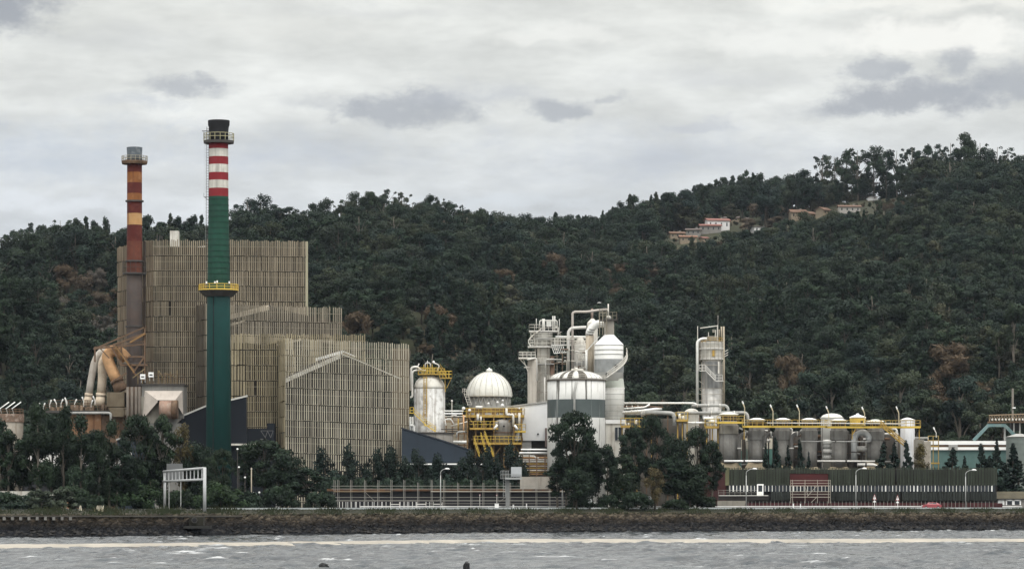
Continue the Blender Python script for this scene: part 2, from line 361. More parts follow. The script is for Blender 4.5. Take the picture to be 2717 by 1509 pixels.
# ---------------------------------------------------------------- water
def wavez(x, y):
    r = np.random.RandomState(5); z = np.zeros_like(x)
    for i in range(34):
        l = np.exp(r.uniform(np.log(1.1), np.log(13.))); a = r.normal(1.25, .55); k = 2*math.pi/l
        ph = (x*math.cos(a)+y*math.sin(a))*k + r.uniform(0, 6.3) + .8*np.sin(x*.11*r.uniform(.5, 1.5)+y*.05*r.uniform(.5, 1.5)+r.uniform(0, 6))
        z += (1-np.abs(np.sin(ph/2))**.8*2)*.023*l**.5
    return z*(.75+.5*wob(x, y, 21, 60))
def foam(x, y, z):
    n = wob(x, y, 33, 26) + .8*wob(x, y, 36, 9)
    return np.clip((z-np.percentile(z, 97.5))*9, 0, 1)*np.clip((n-.30)*6, 0, 1)
def water_mat():
    m = bpy.data.materials.new('choppy_water'); m.use_nodes = True; nt = m.node_tree; N = nt.nodes; L = nt.links; b = N['Principled BSDF']
    b.inputs['Roughness'].default_value = .12; b.inputs['IOR'].default_value = 1.33; b.inputs['Specular IOR Level'].default_value = .5
    tc = N.new('ShaderNodeTexCoord'); n = N.new('ShaderNodeTexNoise'); n.inputs['Scale'].default_value = 1.6; n.inputs['Detail'].default_value = 8; L.new(tc.outputs['Object'], n.inputs[0])
    bp = N.new('ShaderNodeBump'); bp.inputs['Strength'].default_value = .35; bp.inputs['Distance'].default_value = .2; L.new(n.outputs[0], bp.inputs['Height']); L.new(bp.outputs[0], b.inputs['Normal'])
    n2 = N.new('ShaderNodeTexNoise'); n2.inputs['Scale'].default_value = .35; n2.inputs['Detail'].default_value = 4; L.new(tc.outputs['Object'], n2.inputs[0])
    r = N.new('ShaderNodeMapRange'); r.inputs[1].default_value = .35; r.inputs[2].default_value = .65; L.new(n2.outputs[0], r.inputs[0])
    mx = N.new('ShaderNodeMix'); mx.data_type = 'RGBA'; mx.inputs[6].default_value = (.035,.045,.052,1); mx.inputs[7].default_value = (.075,.078,.08,1); L.new(r.outputs[0], mx.inputs[0])
    at = N.new('ShaderNodeAttribute'); at.attribute_name = 'foam'
    m2 = N.new('ShaderNodeMix'); m2.data_type = 'RGBA'; m2.inputs[7].default_value = (.75,.77,.77,1); L.new(at.outputs['Fac'], m2.inputs[0]); L.new(mx.outputs[2], m2.inputs[6])
    L.new(m2.outputs[2], b.inputs['Base Color']); return m
WATER = water_mat()
grid_mesh('water', np.linspace(-150, 150, 800), np.concatenate([np.arange(250, 420, .34), np.arange(420, 790, .62)]), lambda x, y: wavez(x, y), WATER, 'structure', attr=foam)
b = MB(); b.poly([(-900,-60,-.75), (900,-60,-.75), (900,900,-.75), (-900,900,-.75)]); tag(b.build('sea_bed', M('sea_bed', (.04,.042,.04), .9)), kind='structure')
SAND = M('pale_sand', (.33,.305,.26), .9, .2, .2, 0, (0,0,0), .2, (.6,.53,.42))
def bank_y(x): return 5*F/(np.interp(CX+x*F/485, [-200, 0, 1400, 2717, 3000], [1449, 1448, 1432, 1431, 1431])-HY)
b = MB(); b.smooth = True; bx = np.linspace(-120, 120, 420); prof = [(-6,-.6), (-2,-.05), (-.4,.09), (1.5,.13), (3,.14), (6,.08), (11,-.6)]
rows = []
for i, x in enumerate(bx):
    yb = float(bank_y(x)); e = 1+.3*math.sin(x*.13)+.2*math.sin(x*.41+1)+.15*math.sin(x*1.3)
    rows.append([(x, yb+o*e, z*(.9+.2*math.sin(x*.09+2)+.15*math.sin(x*.57)+.12*math.sin(x*1.7))) for o, z in prof])
for r0, r1 in zip(rows[:-1], rows[1:]):
    for k in range(len(prof)-1): b.poly([r0[k], r1[k], r1[k+1], r0[k+1]])
tag(b.build('sandbank', SAND), kind='structure')
# ---------------------------------------------------------------- sea wall, verge
def wall_mat():
    m = bpy.data.materials.new('sea_wall_stone'); m.use_nodes = True; nt = m.node_tree; N = nt.nodes; L = nt.links; b = N['Principled BSDF']; b.inputs['Roughness'].default_value = .95; b.inputs['Specular IOR Level'].default_value = .15
    tc = N.new('ShaderNodeTexCoord'); mp = N.new('ShaderNodeMapping'); mp.inputs['Scale'].default_value = (1, .6, 1.7); L.new(tc.outputs['Object'], mp.inputs[0])
    v = N.new('ShaderNodeTexVoronoi'); v.inputs['Scale'].default_value = 1.15; v.feature = 'F1'; L.new(mp.outputs[0], v.inputs['Vector'])
    e = N.new('ShaderNodeTexVoronoi'); e.inputs['Scale'].default_value = 1.15; e.feature = 'DISTANCE_TO_EDGE'; L.new(mp.outputs[0], e.inputs['Vector'])
    sx = N.new('ShaderNodeSeparateXYZ'); L.new(tc.outputs['Object'], sx.inputs[0])
    nz = N.new('ShaderNodeTexNoise'); nz.inputs['Scale'].default_value = .22; nz.inputs['Detail'].default_value = 8; L.new(tc.outputs['Object'], nz.inputs[0])
    ad = N.new('ShaderNodeMath'); ad.operation = 'MULTIPLY_ADD'; ad.inputs[1].default_value = 1.6; L.new(nz.outputs[0], ad.inputs[0]); L.new(sx.outputs[2], ad.inputs[2])
    cr = N.new('ShaderNodeValToRGB'); el = cr.color_ramp.elements
    q = N.new('ShaderNodeMapRange'); q.inputs[1].default_value = 2.0; q.inputs[2].default_value = 6.4; L.new(ad.outputs[0], q.inputs[0]); L.new(q.outputs[0], cr.inputs[0])
    for p, c in ((0, (.006,.007,.009)), (.34, (.008,.008,.009)), (.44, (.020,.017,.014)), (.58, (.036,.029,.022)), (.74, (.078,.064,.046)), (1, (.03,.031,.019))):
        if p in (0, 1): k = el[0 if p == 0 else len(el)-1]
        else: k = el.new(p)
        k.color = (*c, 1)
    sp = N.new('ShaderNodeSeparateColor'); L.new(v.outputs['Color'], sp.inputs[0]); f = N.new('ShaderNodeMapRange'); f.inputs[3].default_value = .45; f.inputs[4].default_value = 1.6; L.new(sp.outputs[0], f.inputs[0])
    j = N.new('ShaderNodeMapRange'); j.inputs[2].default_value = .09; j.inputs[3].default_value = .25; L.new(e.outputs['Distance'], j.inputs[0])
    ml = N.new('ShaderNodeMath'); ml.operation = 'MULTIPLY'; L.new(f.outputs[0], ml.inputs[0]); L.new(j.outputs[0], ml.inputs[1])
    s = N.new('ShaderNodeVectorMath'); s.operation = 'SCALE'; L.new(cr.outputs[0], s.inputs[0]); L.new(ml.outputs[0], s.inputs['Scale']); L.new(s.outputs[0], b.inputs['Base Color'])
    bp = N.new('ShaderNodeBump'); bp.inputs['Strength'].default_value = 1; bp.inputs['Distance'].default_value = .35; L.new(e.outputs['Distance'], bp.inputs['Height']); L.new(bp.outputs[0], b.inputs['Normal'])
    return m
b = MB(); xw = np.arange(-150, 150, .55); prof = [(-5.5,-.8), (-3.2,-.1), (-1.6,.45), (-.2,.9), (.6,1.5), (1.0,2.2), (1.3,2.9), (1.6,3.45), (2.6,3.62)]
rr = np.random.RandomState(4); rows = []
for x in xw:
    s0 = shore_x(x); rows.append([(x+rr.normal(0,.12), s0+o+rr.normal(0,.25 if k < 4 else .12), z+rr.normal(0,.16 if k < 4 else .05)) for k, (o, z) in enumerate(prof)])
for r0, r1 in zip(rows[:-1], rows[1:]):
    for k in range(len(prof)-1): b.poly([r0[k], r1[k], r1[k+1], r0[k+1]])
tag(b.build('sea_wall', wall_mat()), 'long rough stone sea wall with a dark wet foot at the water', 'sea wall')
GRASSM = M('verge_grass', (.024,.032,.014), .95, .4, .25, 0, (0,0,0), .5, (.045,.037,.02))
strip('verge', 2.5, 9.1, 3.55, G0-.03, M('verge_soil', (.02,.021,.012), .95, .3, .3), 'structure')
b = MB(); rr = np.random.RandomState(9)
for i in range(15000):
    x = rr.uniform(-115, 125); o = rr.uniform(1.2, 9); s0 = np.interp(x, xs, sh); z = 3.4+min(1, max(0, (o-2.5)/6.6))*.85
    h = rr.uniform(.15, .5)*(1.9 if x < -48 and rr.rand() < .5 else 1)*(1+.5*math.sin(x*.7)); w = rr.uniform(.05, .16); a = rr.uniform(-.5, .5)
    b.poly([(x-w, s0+o, z-.05), (x+w, s0+o+.05, z-.05), (x+a*h, s0+o, z+h)])
tag(b.build('grass', GRASSM), 'rough green grass growing along the top of the sea wall', 'grass', None, 'stuff')
b = MB(); rr = np.random.RandomState(14)
for i in range(2600):
    x = rr.uniform(-125, 130); o = rr.uniform(-3.2, 1.0); z = np.interp(o, [-3.2, -1.6, -.2, .6, 1.0], [-.1, .45, .9, 1.5, 2.2]); q = rr.uniform(.12, .5)*(1.3 if o < -1 else .8); y = np.interp(x, xs, sh)+o
    pts = [(x+q*rr.uniform(.7,1.2)*a, y+q*.8*rr.uniform(.7,1.2)*c, z+q*.6*rr.uniform(.7,1.2)*e) for a, c, e in ((1,0,0),(-1,0,0),(0,1,0),(0,-1,0),(0,0,1),(0,0,-1))]; n0 = len(b.v); b.v += pts
    for f_ in ((0,2,4),(2,1,4),(1,3,4),(3,0,4),(2,0,5),(1,2,5),(3,1,5),(0,3,5)): b.face(tuple(n0+k for k in f_))
tag(b.build('rubble', M('wet_rubble', (.014,.013,.012), .8, .3, .8, 0, (0,0,0), .5, (.03,.024,.018), island=.6)), 'dark wet stones tumbled along the foot of the sea wall', 'rubble', None, 'stuff')
# ---------------------------------------------------------------- haze
def haze():
    b = MB(); b.box(-900, 900, -40, 2700, -2.2, 330)
    m = bpy.data.materials.new('haze_air'); m.use_nodes = True; nt = m.node_tree
    for n in list(nt.nodes): nt.nodes.remove(n)
    o = nt.nodes.new('ShaderNodeOutputMaterial'); v = nt.nodes.new('ShaderNodeVolumePrincipled'); v.inputs['Color'].default_value = (.72,.84,1,1); v.inputs['Density'].default_value = .000015
    nt.links.new(v.outputs[0], o.inputs['Volume']); tag(b.build('haze', m), None, None, None, 'stuff')
haze()
# ---------------------------------------------------------------- foliage
def leaf_mat(name, cols, var=.35, twig=False):
    m = bpy.data.materials.new(name); m.use_nodes = True; nt = m.node_tree; N = nt.nodes; L = nt.links; b = N['Principled BSDF']
    b.inputs['Roughness'].default_value = .6; b.inputs['Specular IOR Level'].default_value = .1
    oi = N.new('ShaderNodeObjectInfo'); cr = N.new('ShaderNodeValToRGB'); L.new(oi.outputs['Random'], cr.inputs[0])
    while len(cr.color_ramp.elements) < len(cols): cr.color_ramp.elements.new(.5)
    for i, (e, c) in enumerate(zip(cr.color_ramp.elements, cols)): e.position = i/max(1, len(cols)-1); e.color = (*c, 1)
    at = N.new('ShaderNodeAttribute'); at.attribute_name = 'tint'
    f = N.new('ShaderNodeMapRange'); f.inputs[3].default_value = 1-var; f.inputs[4].default_value = 1+var*1.3; L.new(at.outputs['Fac'], f.inputs[0])
    s = N.new('ShaderNodeVectorMath'); s.operation = 'SCALE'; L.new(cr.outputs[0], s.inputs[0]); L.new(f.outputs[0], s.inputs['Scale']); L.new(s.outputs[0], b.inputs['Base Color'])
    MATS[name] = m; return m
LEAF_G = leaf_mat('eucalyptus_leaves', [(.017,.028,.019), (.024,.035,.020), (.014,.025,.021), (.032,.039,.021), (.019,.030,.023)], .6)
LEAF_D = leaf_mat('dark_leaves', [(.013,.023,.015), (.018,.029,.016), (.015,.025,.018)], .55)
LEAF_B = leaf_mat('brown_leaves', [(.062,.045,.030), (.070,.052,.033), (.056,.045,.034)], .5)
LEAF_O = leaf_mat('olive_leaves', [(.042,.050,.029), (.050,.047,.030), (.036,.048,.033)], .5)
LEAF_W = leaf_mat('grey_twigs', [(.085,.078,.066), (.10,.085,.070)], .4)
LEAF_Y = leaf_mat('yellowing_leaves', [(.075,.064,.028), (.068,.055,.028)], .5)
LEAF_N = leaf_mat('conifer_needles', [(.011,.020,.016), (.014,.023,.017)], .5)
LEAF_S = leaf_mat('bright_green_leaves', [(.019,.035,.016), (.023,.039,.018)], .5)
BARK = M('pale_bark', (.12,.105,.085), .9, .3, .6); BARKD = M('dark_bark', (.05,.042,.033), .9, .3, .6)
def quads(clumps, n, leaf, rs, up=.35, asp=1.6, fill=.25):
    """leaf-sized diamonds scattered over the shells of a list of clumps"""
    c = np.array(clumps, float); k = len(c); w = (c[:,3]*c[:,4]+c[:,4]*c[:,5]+c[:,3]*c[:,5]); cnt = np.maximum(6, (n*k*w/w.sum()).astype(int))
    idx = np.repeat(np.arange(k), cnt); m = len(idx)
    d = rs.normal(size=(m, 3)); d[:,2] += up; d /= np.linalg.norm(d, axis=1)[:,None]
    r = np.where(rs.rand(m) < fill, rs.uniform(.35, .85, m), rs.uniform(.7, 1.3, m))
    p = c[idx,:3] + d*c[idx,3:6]*r[:,None]
    nrm = d + rs.normal(size=(m, 3))*.42; nrm /= np.linalg.norm(nrm, axis=1)[:,None]
    t = np.cross(nrm, rs.normal(size=(m, 3))); t /= np.linalg.norm(t, axis=1)[:,None]; s = np.cross(nrm, t)
    sz = leaf*rs.uniform(.6, 1.35, m)[:,None]; a = t*sz*asp/2; b = s*sz/asp*.8
    v = np.stack([p-a, p+b, p+a, p-b], 1).reshape(-1, 3)
    ct = rs.rand(k); tint = np.clip(ct[idx]*.8 + rs.rand(m)*.2, 0, 1)
    return v, np.repeat(tint, 4)
def mesh_quads(name, v, tint, mat):
    me = bpy.data.meshes.new(name); n = len(v); me.vertices.add(n); me.vertices.foreach_set('co', v.astype(np.float32).ravel())
    me.loops.add(n); me.loops.foreach_set('vertex_index', np.arange(n, dtype=np.int32)); me.polygons.add(n//4); me.polygons.foreach_set('loop_start', np.arange(0, n, 4, dtype=np.int32)); me.update(calc_edges=True)
    a = me.attributes.new('tint', 'FLOAT', 'POINT'); a.data.foreach_set('value', tint.astype(np.float32)); me.materials.append(mat); return me
def trunk_mesh(name, h, r, limbs, mat, lean=0., rs=None):
    b = MB(); rs = rs or np.random.RandomState(1); n = 6; pts = [(lean*(i/n)**1.5*h + rs.normal(0, .006*h)*(i > 0), rs.normal(0, .006*h)*(i > 0), h*i/n) for i in range(n+1)]
    pts[0] = (0, 0, -1.5); b.tube(pts, [r*(1.15-.85*i/n) for i in range(n+1)], 7)
    for (x, y, z) in limbs:
        z0 = max(h*.25, z-(abs(x)+abs(y))*1.1-.06*h); z0 = min(z0, h*.95); f = z0/h; px = lean*f**1.5*h
        b.tube([(px, 0, z0), (px+(x-px)*.45, y*.45, z0+(z-z0)*.6), (x, y, z)], [r*.42, r*.3, r*.12], 5)
    me = bpy.data.meshes.new(name); me.from_pydata(b.v, [], b.f); me.materials.append(mat); me.polygons.foreach_set('use_smooth', b.sm); me.update(); return me
PROTO = {}
def proto(key, kind, h, w, seed, leaf, n, mat, bark, lean=0.):
    """builds crown and trunk mesh data; h height, w crown width in metres"""
    rs = np.random.RandomState(seed); cl = []; limbs = []; up = .35; asp = 1.7; fill = .25
    def add(x, y, z, r, fl=.75): cl.append((x, y, z, r*rs.uniform(.85, 1.2), r*rs.uniform(.85, 1.2), r*fl*rs.uniform(.85, 1.15)))
    if kind == 'euc':                              # domed, clumpy
        for i in range(20 if h*leaf > 6.5 else 40):
            a = rs.uniform(0, 6.28); q = rs.uniform(.15, 1)**.6; zz = rs.uniform(.42 if h*leaf > 6.5 else .33, .93); env = math.sin(min(1, max(.12, (zz-.3)/.62))*math.pi*.62)**.7*.5*w
            if zz > .85: env *= .55
            add(math.cos(a)*env*q, math.sin(a)*env*q, zz*h, w*rs.uniform(.10, .19)*(1 if h*leaf > 6.5 else .7), .7)
        add(0, 0, h*.93, w*.15)
    elif kind == 'open':                           # umbrella of separate tufts on bare limbs
        for i in range(38):
            a = rs.uniform(0, 6.28); q = rs.uniform(.15, 1)**.7; zz = rs.uniform(.36, .97)-.1*q; add(math.cos(a)*w*.48*q, math.sin(a)*w*.48*q, (zz+.05*(1-q))*h, w*rs.uniform(.045, .11), .65)
        up = .6
    elif kind == 'spire':
        for i in range(38):
            f = rs.uniform(.05, 1)**.85; a = rs.uniform(0, 6.28); e = w*.5*(1.04-f)**.75*rs.uniform(.3, 1.05); add(math.cos(a)*e, math.sin(a)*e, f*h*.96, w*(.07+.10*(1-f)), 1.3)
        add(0, 0, h*.96, w*.055, 3)
    elif kind == 'feather':                        # slim upswept, gaps low down
        for i in range(24):
            f = rs.uniform(.24, .97); a = rs.uniform(0, 6.28); e = w*.5*math.sin(min(1, (1.08-f)*1.5)*1.57)*rs.uniform(.3, 1); add(math.cos(a)*e, math.sin(a)*e, f*h, w*rs.uniform(.10, .2), 1.2)
    elif kind == 'round':
        for i in range(24 if h*leaf > 5.5 else 44):
            d = rs.normal(size=3); d /= np.linalg.norm(d); q = rs.uniform(.5, 1); add(d[0]*w*.38*q, d[1]*w*.38*q, h*(.56+d[2]*.33*q), w*rs.uniform(.11, .2), .8)
    elif kind == 'tall':                           # long bare trunk, high crown
        for i in range(14):
            a = rs.uniform(0, 6.28); q = rs.uniform(.1, 1)**.6; zz = rs.uniform(.60, .95); add(math.cos(a)*w*.4*q, math.sin(a)*w*.4*q, zz*h, w*rs.uniform(.11, .2), .8)
    elif kind == 'bush':
        for i in range(26):
            a = rs.uniform(0, 6.28); q = rs.uniform(0, 1)**.5; zz = (1-q*q)**.5*rs.uniform(.4, 1); add(math.cos(a)*w*.42*q, math.sin(a)*w*.42*q, h*(.08+.80*zz), w*rs.uniform(.07, .13), .75)
    elif kind == 'conifer':
        for i in range(46):
            f = rs.uniform(.03, 1)**.9; a = rs.uniform(0, 6.28); e = w*.46*(1-f)**.85*rs.uniform(.5, 1.1); add(math.cos(a)*e, math.sin(a)*e, h*(.05+.9*f)+e*.15, w*(.05+.09*(1-f)), .7)
        add(0, 0, h*.96, w*.045, 3)
        up = .1
    elif kind == 'bare':
        for i in range(16):
            a = rs.uniform(0, 6.28); q = rs.uniform(.1, 1)**.6; zz = rs.uniform(.4, .95); add(math.cos(a)*w*.42*q, math.sin(a)*w*.42*q, zz*h, w*rs.uniform(.12, .2), .9)
        asp = 3.2; fill = .7
    v, t = quads(cl, n/len(cl), leaf, rs, up, asp, fill)
    if lean: v[:,0] += lean*(np.clip(v[:,2]/h, 0, 1.1)**1.5)*h*.6
    cm = mesh_quads('crown', v, t, mat)
    order = sorted(cl, key=lambda c: -c[2]); limbs = [c[:3] for c in order[1::2]][:8]
    tm = trunk_mesh('trunk', h*.9, h*(.017 if kind != 'bush' else .012)+.03, limbs, bark, lean*.6, rs)
    PROTO[key] = (cm, tm, h, w)
for i, (k, h, w) in enumerate([('euc',17,11), ('euc',18,13), ('euc',16,9.5), ('round',13,11), ('round',14,12.5), ('spire',19,6.5), ('spire',18,5.5), ('open',18,11), ('open',17,13), ('feather',18,7), ('tall',26,9), ('tall',28,10)]):
    proto(f'h_{k}{i}', k, h, w, 30+i, .43, 3700 if k != 'open' else 2100, LEAF_G if i % 3 else LEAF_D, BARK if k in ('tall', 'open') else BARKD)
proto('h_brown0', 'bare', 13, 10, 61, .5, 4200, LEAF_B, BARKD); proto('h_brown1', 'round', 11, 9, 62, .4, 2800, LEAF_B, BARKD)
proto('h_olive0', 'euc', 13, 9.5, 63, .42, 3000, LEAF_O, BARKD); proto('h_olive1', 'round', 11, 9, 64, .42, 2800, LEAF_O, BARKD)
proto('h_grey0', 'bare', 12, 9, 65, .5, 3600, LEAF_W, BARK)
# close-up trees of the waterfront
proto('n_broad0', 'euc', 17, 11, 71, .36, 6500, LEAF_D, BARKD); proto('n_broad1', 'round', 15, 11, 72, .36, 6500, LEAF_D, BARKD)
proto('n_feather0', 'feather', 18, 7.5, 73, .34, 5600, LEAF_D, BARK); proto('n_feather1', 'feather', 18, 8, 74, .34, 5600, LEAF_D, BARK, .06)
proto('n_broad2', 'euc', 16, 9, 75, .34, 6000, LEAF_D, BARK)
proto('n_con0', 'conifer', 8, 5, 76, .30, 3600, LEAF_N, BARKD); proto('n_con1', 'conifer', 9, 4.2, 77, .30, 3200, LEAF_N, BARKD, .10)
proto('n_bush0', 'bush', 5.5, 10, 78, .30, 5200, LEAF_S, BARKD); proto('n_bush1', 'bush', 4.5, 8, 79, .28, 4200, LEAF_D, BARKD)
proto('n_yell', 'feather', 13, 6, 80, .28, 2600, LEAF_Y, BARKD); proto('n_ybush', 'bush', 5, 6, 81, .28, 2600, LEAF_O, BARKD); proto('n_wisp', 'feather', 10, 5, 82, .26, 3200, LEAF_N, BARKD, .22); proto('n_wispb', 'feather', 9, 5.5, 83, .26, 3200, LEAF_N, BARKD, .12)
def plant(name, key, loc, height, width, label, cat='tree', group=None, rot=None):
    cm, tm, h, w = PROTO[key]; t = thing(name, label, cat, loc, group); t.scale = (width/w, width/w, height/h); t.rotation_euler = (0, 0, R.uniform(0, 6.28) if rot is None else rot)
    for n, me in (('trunk', tm), ('crown', cm)):
        o = bpy.data.objects.new(n, me); COL.objects.link(o); o.parent = t
    return t
ORD = 'first second third fourth fifth sixth seventh eighth ninth tenth eleventh twelfth thirteenth fourteenth fifteenth sixteenth seventeenth eighteenth nineteenth twentieth'.split()
# ---------------------------------------------------------------- skyline trees, one by one: (px, top row, width px, kind)
LOOK = {'h_open7': 'open tufted eucalyptus', 'h_open8': 'wide umbrella-shaped eucalyptus', 'h_euc0': 'domed dark eucalyptus', 'h_euc1': 'broad domed eucalyptus', 'h_euc2': 'small domed eucalyptus', 'h_feather9': 'slim feathery eucalyptus', 'h_spire5': 'pointed narrow tree', 'h_spire6': 'very slim pointed tree', 'h_round3': 'rounded bushy tree', 'h_round4': 'broad rounded tree'}
SKY = [('left ridge', 'beyond the rusty striped chimney', [(35,612,60,'euc0'),(78,582,62,'open7'),(112,590,50,'feather9'),(160,572,80,'open8'),(205,572,42,'feather9'),(228,574,44,'spire5'),(252,578,40,'feather9'),(280,568,28,'feather9'),(310,618,50,'round3')]),
 ('gap between the chimneys', 'on the skyline', [(392,562,52,'feather9'),(428,588,44,'euc2'),(452,566,40,'spire5'),(470,567,44,'feather9'),(510,563,52,'feather9'),(535,570,40,'spire5')]),
 ('central ridge', 'right of the green chimney', [(622,572,36,'spire6'),(655,522,70,'open7'),(692,518,70,'euc1'),(728,535,64,'open8'),(765,545,66,'open7'),(798,552,54,'open7'),(832,540,56,'euc0'),(866,528,60,'euc1'),(905,520,78,'open8'),(945,512,70,'euc1'),(985,508,50,'euc2'),(1020,494,70,'open7'),(1066,502,66,'open7'),(1094,528,90,'open8'),(1140,518,56,'euc0'),(1166,514,44,'open7'),(1192,536,60,'euc0'),(1228,530,70,'open8'),(1278,546,36,'feather9'),(1312,562,60,'euc1'),(1358,566,60,'round3'),(1402,568,66,'euc1'),(1440,576,50,'euc0'),(1474,563,44,'spire5'),(1500,578,46,'euc0'),(1534,570,50,'spire5'),(1566,574,60,'euc1')]),
 ('far village ridge', 'above the hillside houses', [(1634,545,60,'open7'),(1668,536,70,'open8'),(1700,540,44,'spire5'),(1722,532,36,'euc2'),(1748,528,40,'spire5'),(1766,516,40,'feather9'),(1784,522,36,'euc0'),(1804,512,44,'spire5'),(1824,506,36,'euc2'),(1842,492,38,'spire5'),(1860,488,42,'euc0'),(1882,482,40,'feather9'),(1900,476,44,'spire5'),(1922,470,36,'euc2'),(1944,466,44,'spire5'),(1966,462,38,'feather9'),(1980,452,34,'euc0'),(2000,472,50,'euc0'),(2032,478,36,'spire5'),(2060,468,50,'euc0'),(2085,462,54,'open7'),(2115,460,66,'open7'),(2142,480,50,'open7'),(2158,492,36,'euc2')]),
 ('tall stand on the right ridge', 'at the upper right', [(2182,398,62,'open7'),(2214,402,70,'open8'),(2246,400,60,'euc0'),(2276,384,70,'open7'),(2318,390,70,'euc1'),(2352,402,50,'euc0'),(2380,386,56,'open7'),(2420,378,66,'open7'),(2462,386,60,'euc0'),(2492,380,56,'open7'),(2522,366,80,'open8'),(2560,356,84,'euc1'),(2600,366,90,'open8'),(2646,378,84,'open8'),(2676,398,50,'open7'),(2704,414,60,'euc1')])]
LABELS = set()
def uniq(l):
    assert l not in LABELS, l
    LABELS.add(l); return l
for ri, (seg, wh, lst) in enumerate(SKY):
    cnt = {}
    for px, py, w, k in lst:
        key = 'h_'+k; yr, zr, hr = ridge(px); y = float(yr)*(1+R.uniform(-.006, .004)); x = X(px, y); z = float(terrain(x, y)); top = Z(py, y)
        if top-z < 9: z = top-9-R.uniform(0, 3)
        cnt[key] = cnt.get(key, 0)+1; look = LOOK[key]
        n = sum(1 for q in lst if q[3] == k); o = (ORD[cnt[key]-1]+' ') if n > 1 else ''
        lab = f'{o}{look} from the left in the {seg}, {wh}' if n > 1 else f'the only {look} in the {seg}, {wh}'
        if ri == 0: lab = lab.replace('in the left ridge, beyond the rusty striped', 'on the ridge left of the rusty')
        lab = lab.replace('in the central ridge, right of the green chimney', 'on the ridge right of the chimneys').replace('in the far village ridge, above', 'on the ridge above').replace('in the tall stand on the right ridge, at the upper right', 'on the highest ridge at right').replace('in the gap between the chimneys, on the skyline', 'between the two chimneys').replace(' from the left', '', 0)
        plant('tree', key, (x, y, z-.5), top-z+.5, S(w, y), uniq(lab), 'tree', 'trees along the '+('skyline of the '+seg))
# ---------------------------------------------------------------- hillside trees that stand out
def on_hill(px, pyb):                               # the spot on the hill whose ground shows at row pyb
    ys = np.linspace(990, float(ridge(px)[0]), 900); x = X(px, ys); z = terrain(x, ys); r = HY-(z-EYE)*F/ys; i = int(np.argmax(r <= pyb)) if (r <= pyb).any() else int(np.argmin(r)); return x[i], ys[i], z[i]
HT = [(745,650,540,60,'h_tall10','pale-trunked tall tree rising behind the right end of the slatted tower'), (1715,1045,935,90,'h_brown0','russet bare tree right of the white silo with the curved stair'), (1752,1050,960,90,'h_brown1','rounded reddish-brown tree left of the slim white scrubber column'),
 (1680,1060,985,70,'h_brown1','low reddish-brown tree directly behind the white silo base'), (1800,1055,985,80,'h_brown0','thin brown tree touching the left pipe of the scrubber column'), (1955,1085,1000,80,'h_brown0','dull brown tree immediately right of the scrubber column'), (2095,1090,945,80,'h_brown0','tall rust-brown tree behind the third grey filter tank'), (2040,1080,990,60,'h_olive0','golden-brown small tree left of the tall rust-brown one'),
 (2125,960,880,60,'h_olive1','yellow-tinged tree in the middle of the dark hillside wood'), (2520,1080,915,130,'h_brown0','large purple-brown leafless tree left of the lone pole at far right'), (2470,1100,1000,90,'h_brown1','brown bushy tree behind the end of the yellow walkway'), (2580,1110,1010,110,'h_brown0','sprawling brown tree under the large purple-brown one'), (2660,1080,1000,70,'h_brown1','russet tree beside the lone pole at the right edge'),
 (2480,1140,1060,70,'h_olive1','olive shrub-like tree over the long white shed'), (2560,1150,1085,80,'h_olive0','olive tree beside the teal trapezoid duct'), (2690,1080,800,80,'h_tall11','tallest pale-trunked tree near the right edge above the rusty conveyor'), (2650,1060,860,60,'h_tall10','pale-trunked slender tree left of the tallest one near the right edge'),
 (1990,1080,930,50,'h_tall11','pale-trunked tree in dark wood right of the scrubber column'), (2215,1085,960,60,'h_tall10','small-crowned tall tree behind the fourth tilted lamp mast'), (2330,1090,945,60,'h_tall11','bare-stemmed tall tree behind the yellow hut'), (1655,910,830,60,'h_olive0','dull olive tree above the white silo with the curved stair'),
 (1730,780,700,70,'h_brown0','greyish-brown tree high in the wood above the white silo'), (260,790,705,60,'h_grey0','pinkish bare tree on the slope left of the slatted tower'), (225,800,718,60,'h_brown1','faded brown tree left of the pinkish bare one'), (290,900,830,70,'h_grey0','pale grey leafless tree beside the slatted tower foot'), (235,905,840,70,'h_grey0','grey leafless tree left of the pale one by the tower'),
 (40,815,735,90,'h_olive0','wide olive tree on the paler mixed slope at the far left'), (130,840,750,90,'h_olive1','rounded olive tree in the valley at far left'), (1080,740,660,70,'h_brown1','brown patch of a tree mid-slope above the mill roof'), (1340,790,715,70,'h_brown0','brownish leafless tree mid-slope right of centre'), (890,710,660,40,'h_brown1','small orange-brown tree beside the slatted tower top'),
 (1120,860,760,90,'h_euc1','large pale-green rounded tree mid-slope above the domed sphere tank'), (1070,900,800,80,'h_round4','broad round tree left of the large pale-green one'), (1225,1040,975,60,'h_olive1','dull green shrub-like tree between the domed silo and the sphere'), (1940,600,540,50,'h_olive0','golden green tree above the white house with the red roof'), (2030,590,530,110,'h_brown1','wide brownish tree in the middle of the hamlet'), (1985,620,580,50,'h_brown0','bare brown tree right of the red-roofed white house'), (2060,615,575,60,'h_brown0','grey-brown bare tree between the two house clusters')]
HTP = []
for px, pb, pt, w, k, lab in HT:
    x, y, z = on_hill(px, pb); HTP.append((x, y, S(w, y)*.4)); top = Z(pt, y); plant('tree', k, (x, y, z-.4), max(6, top-z), S(w, y), uniq(lab), 'tree', None)
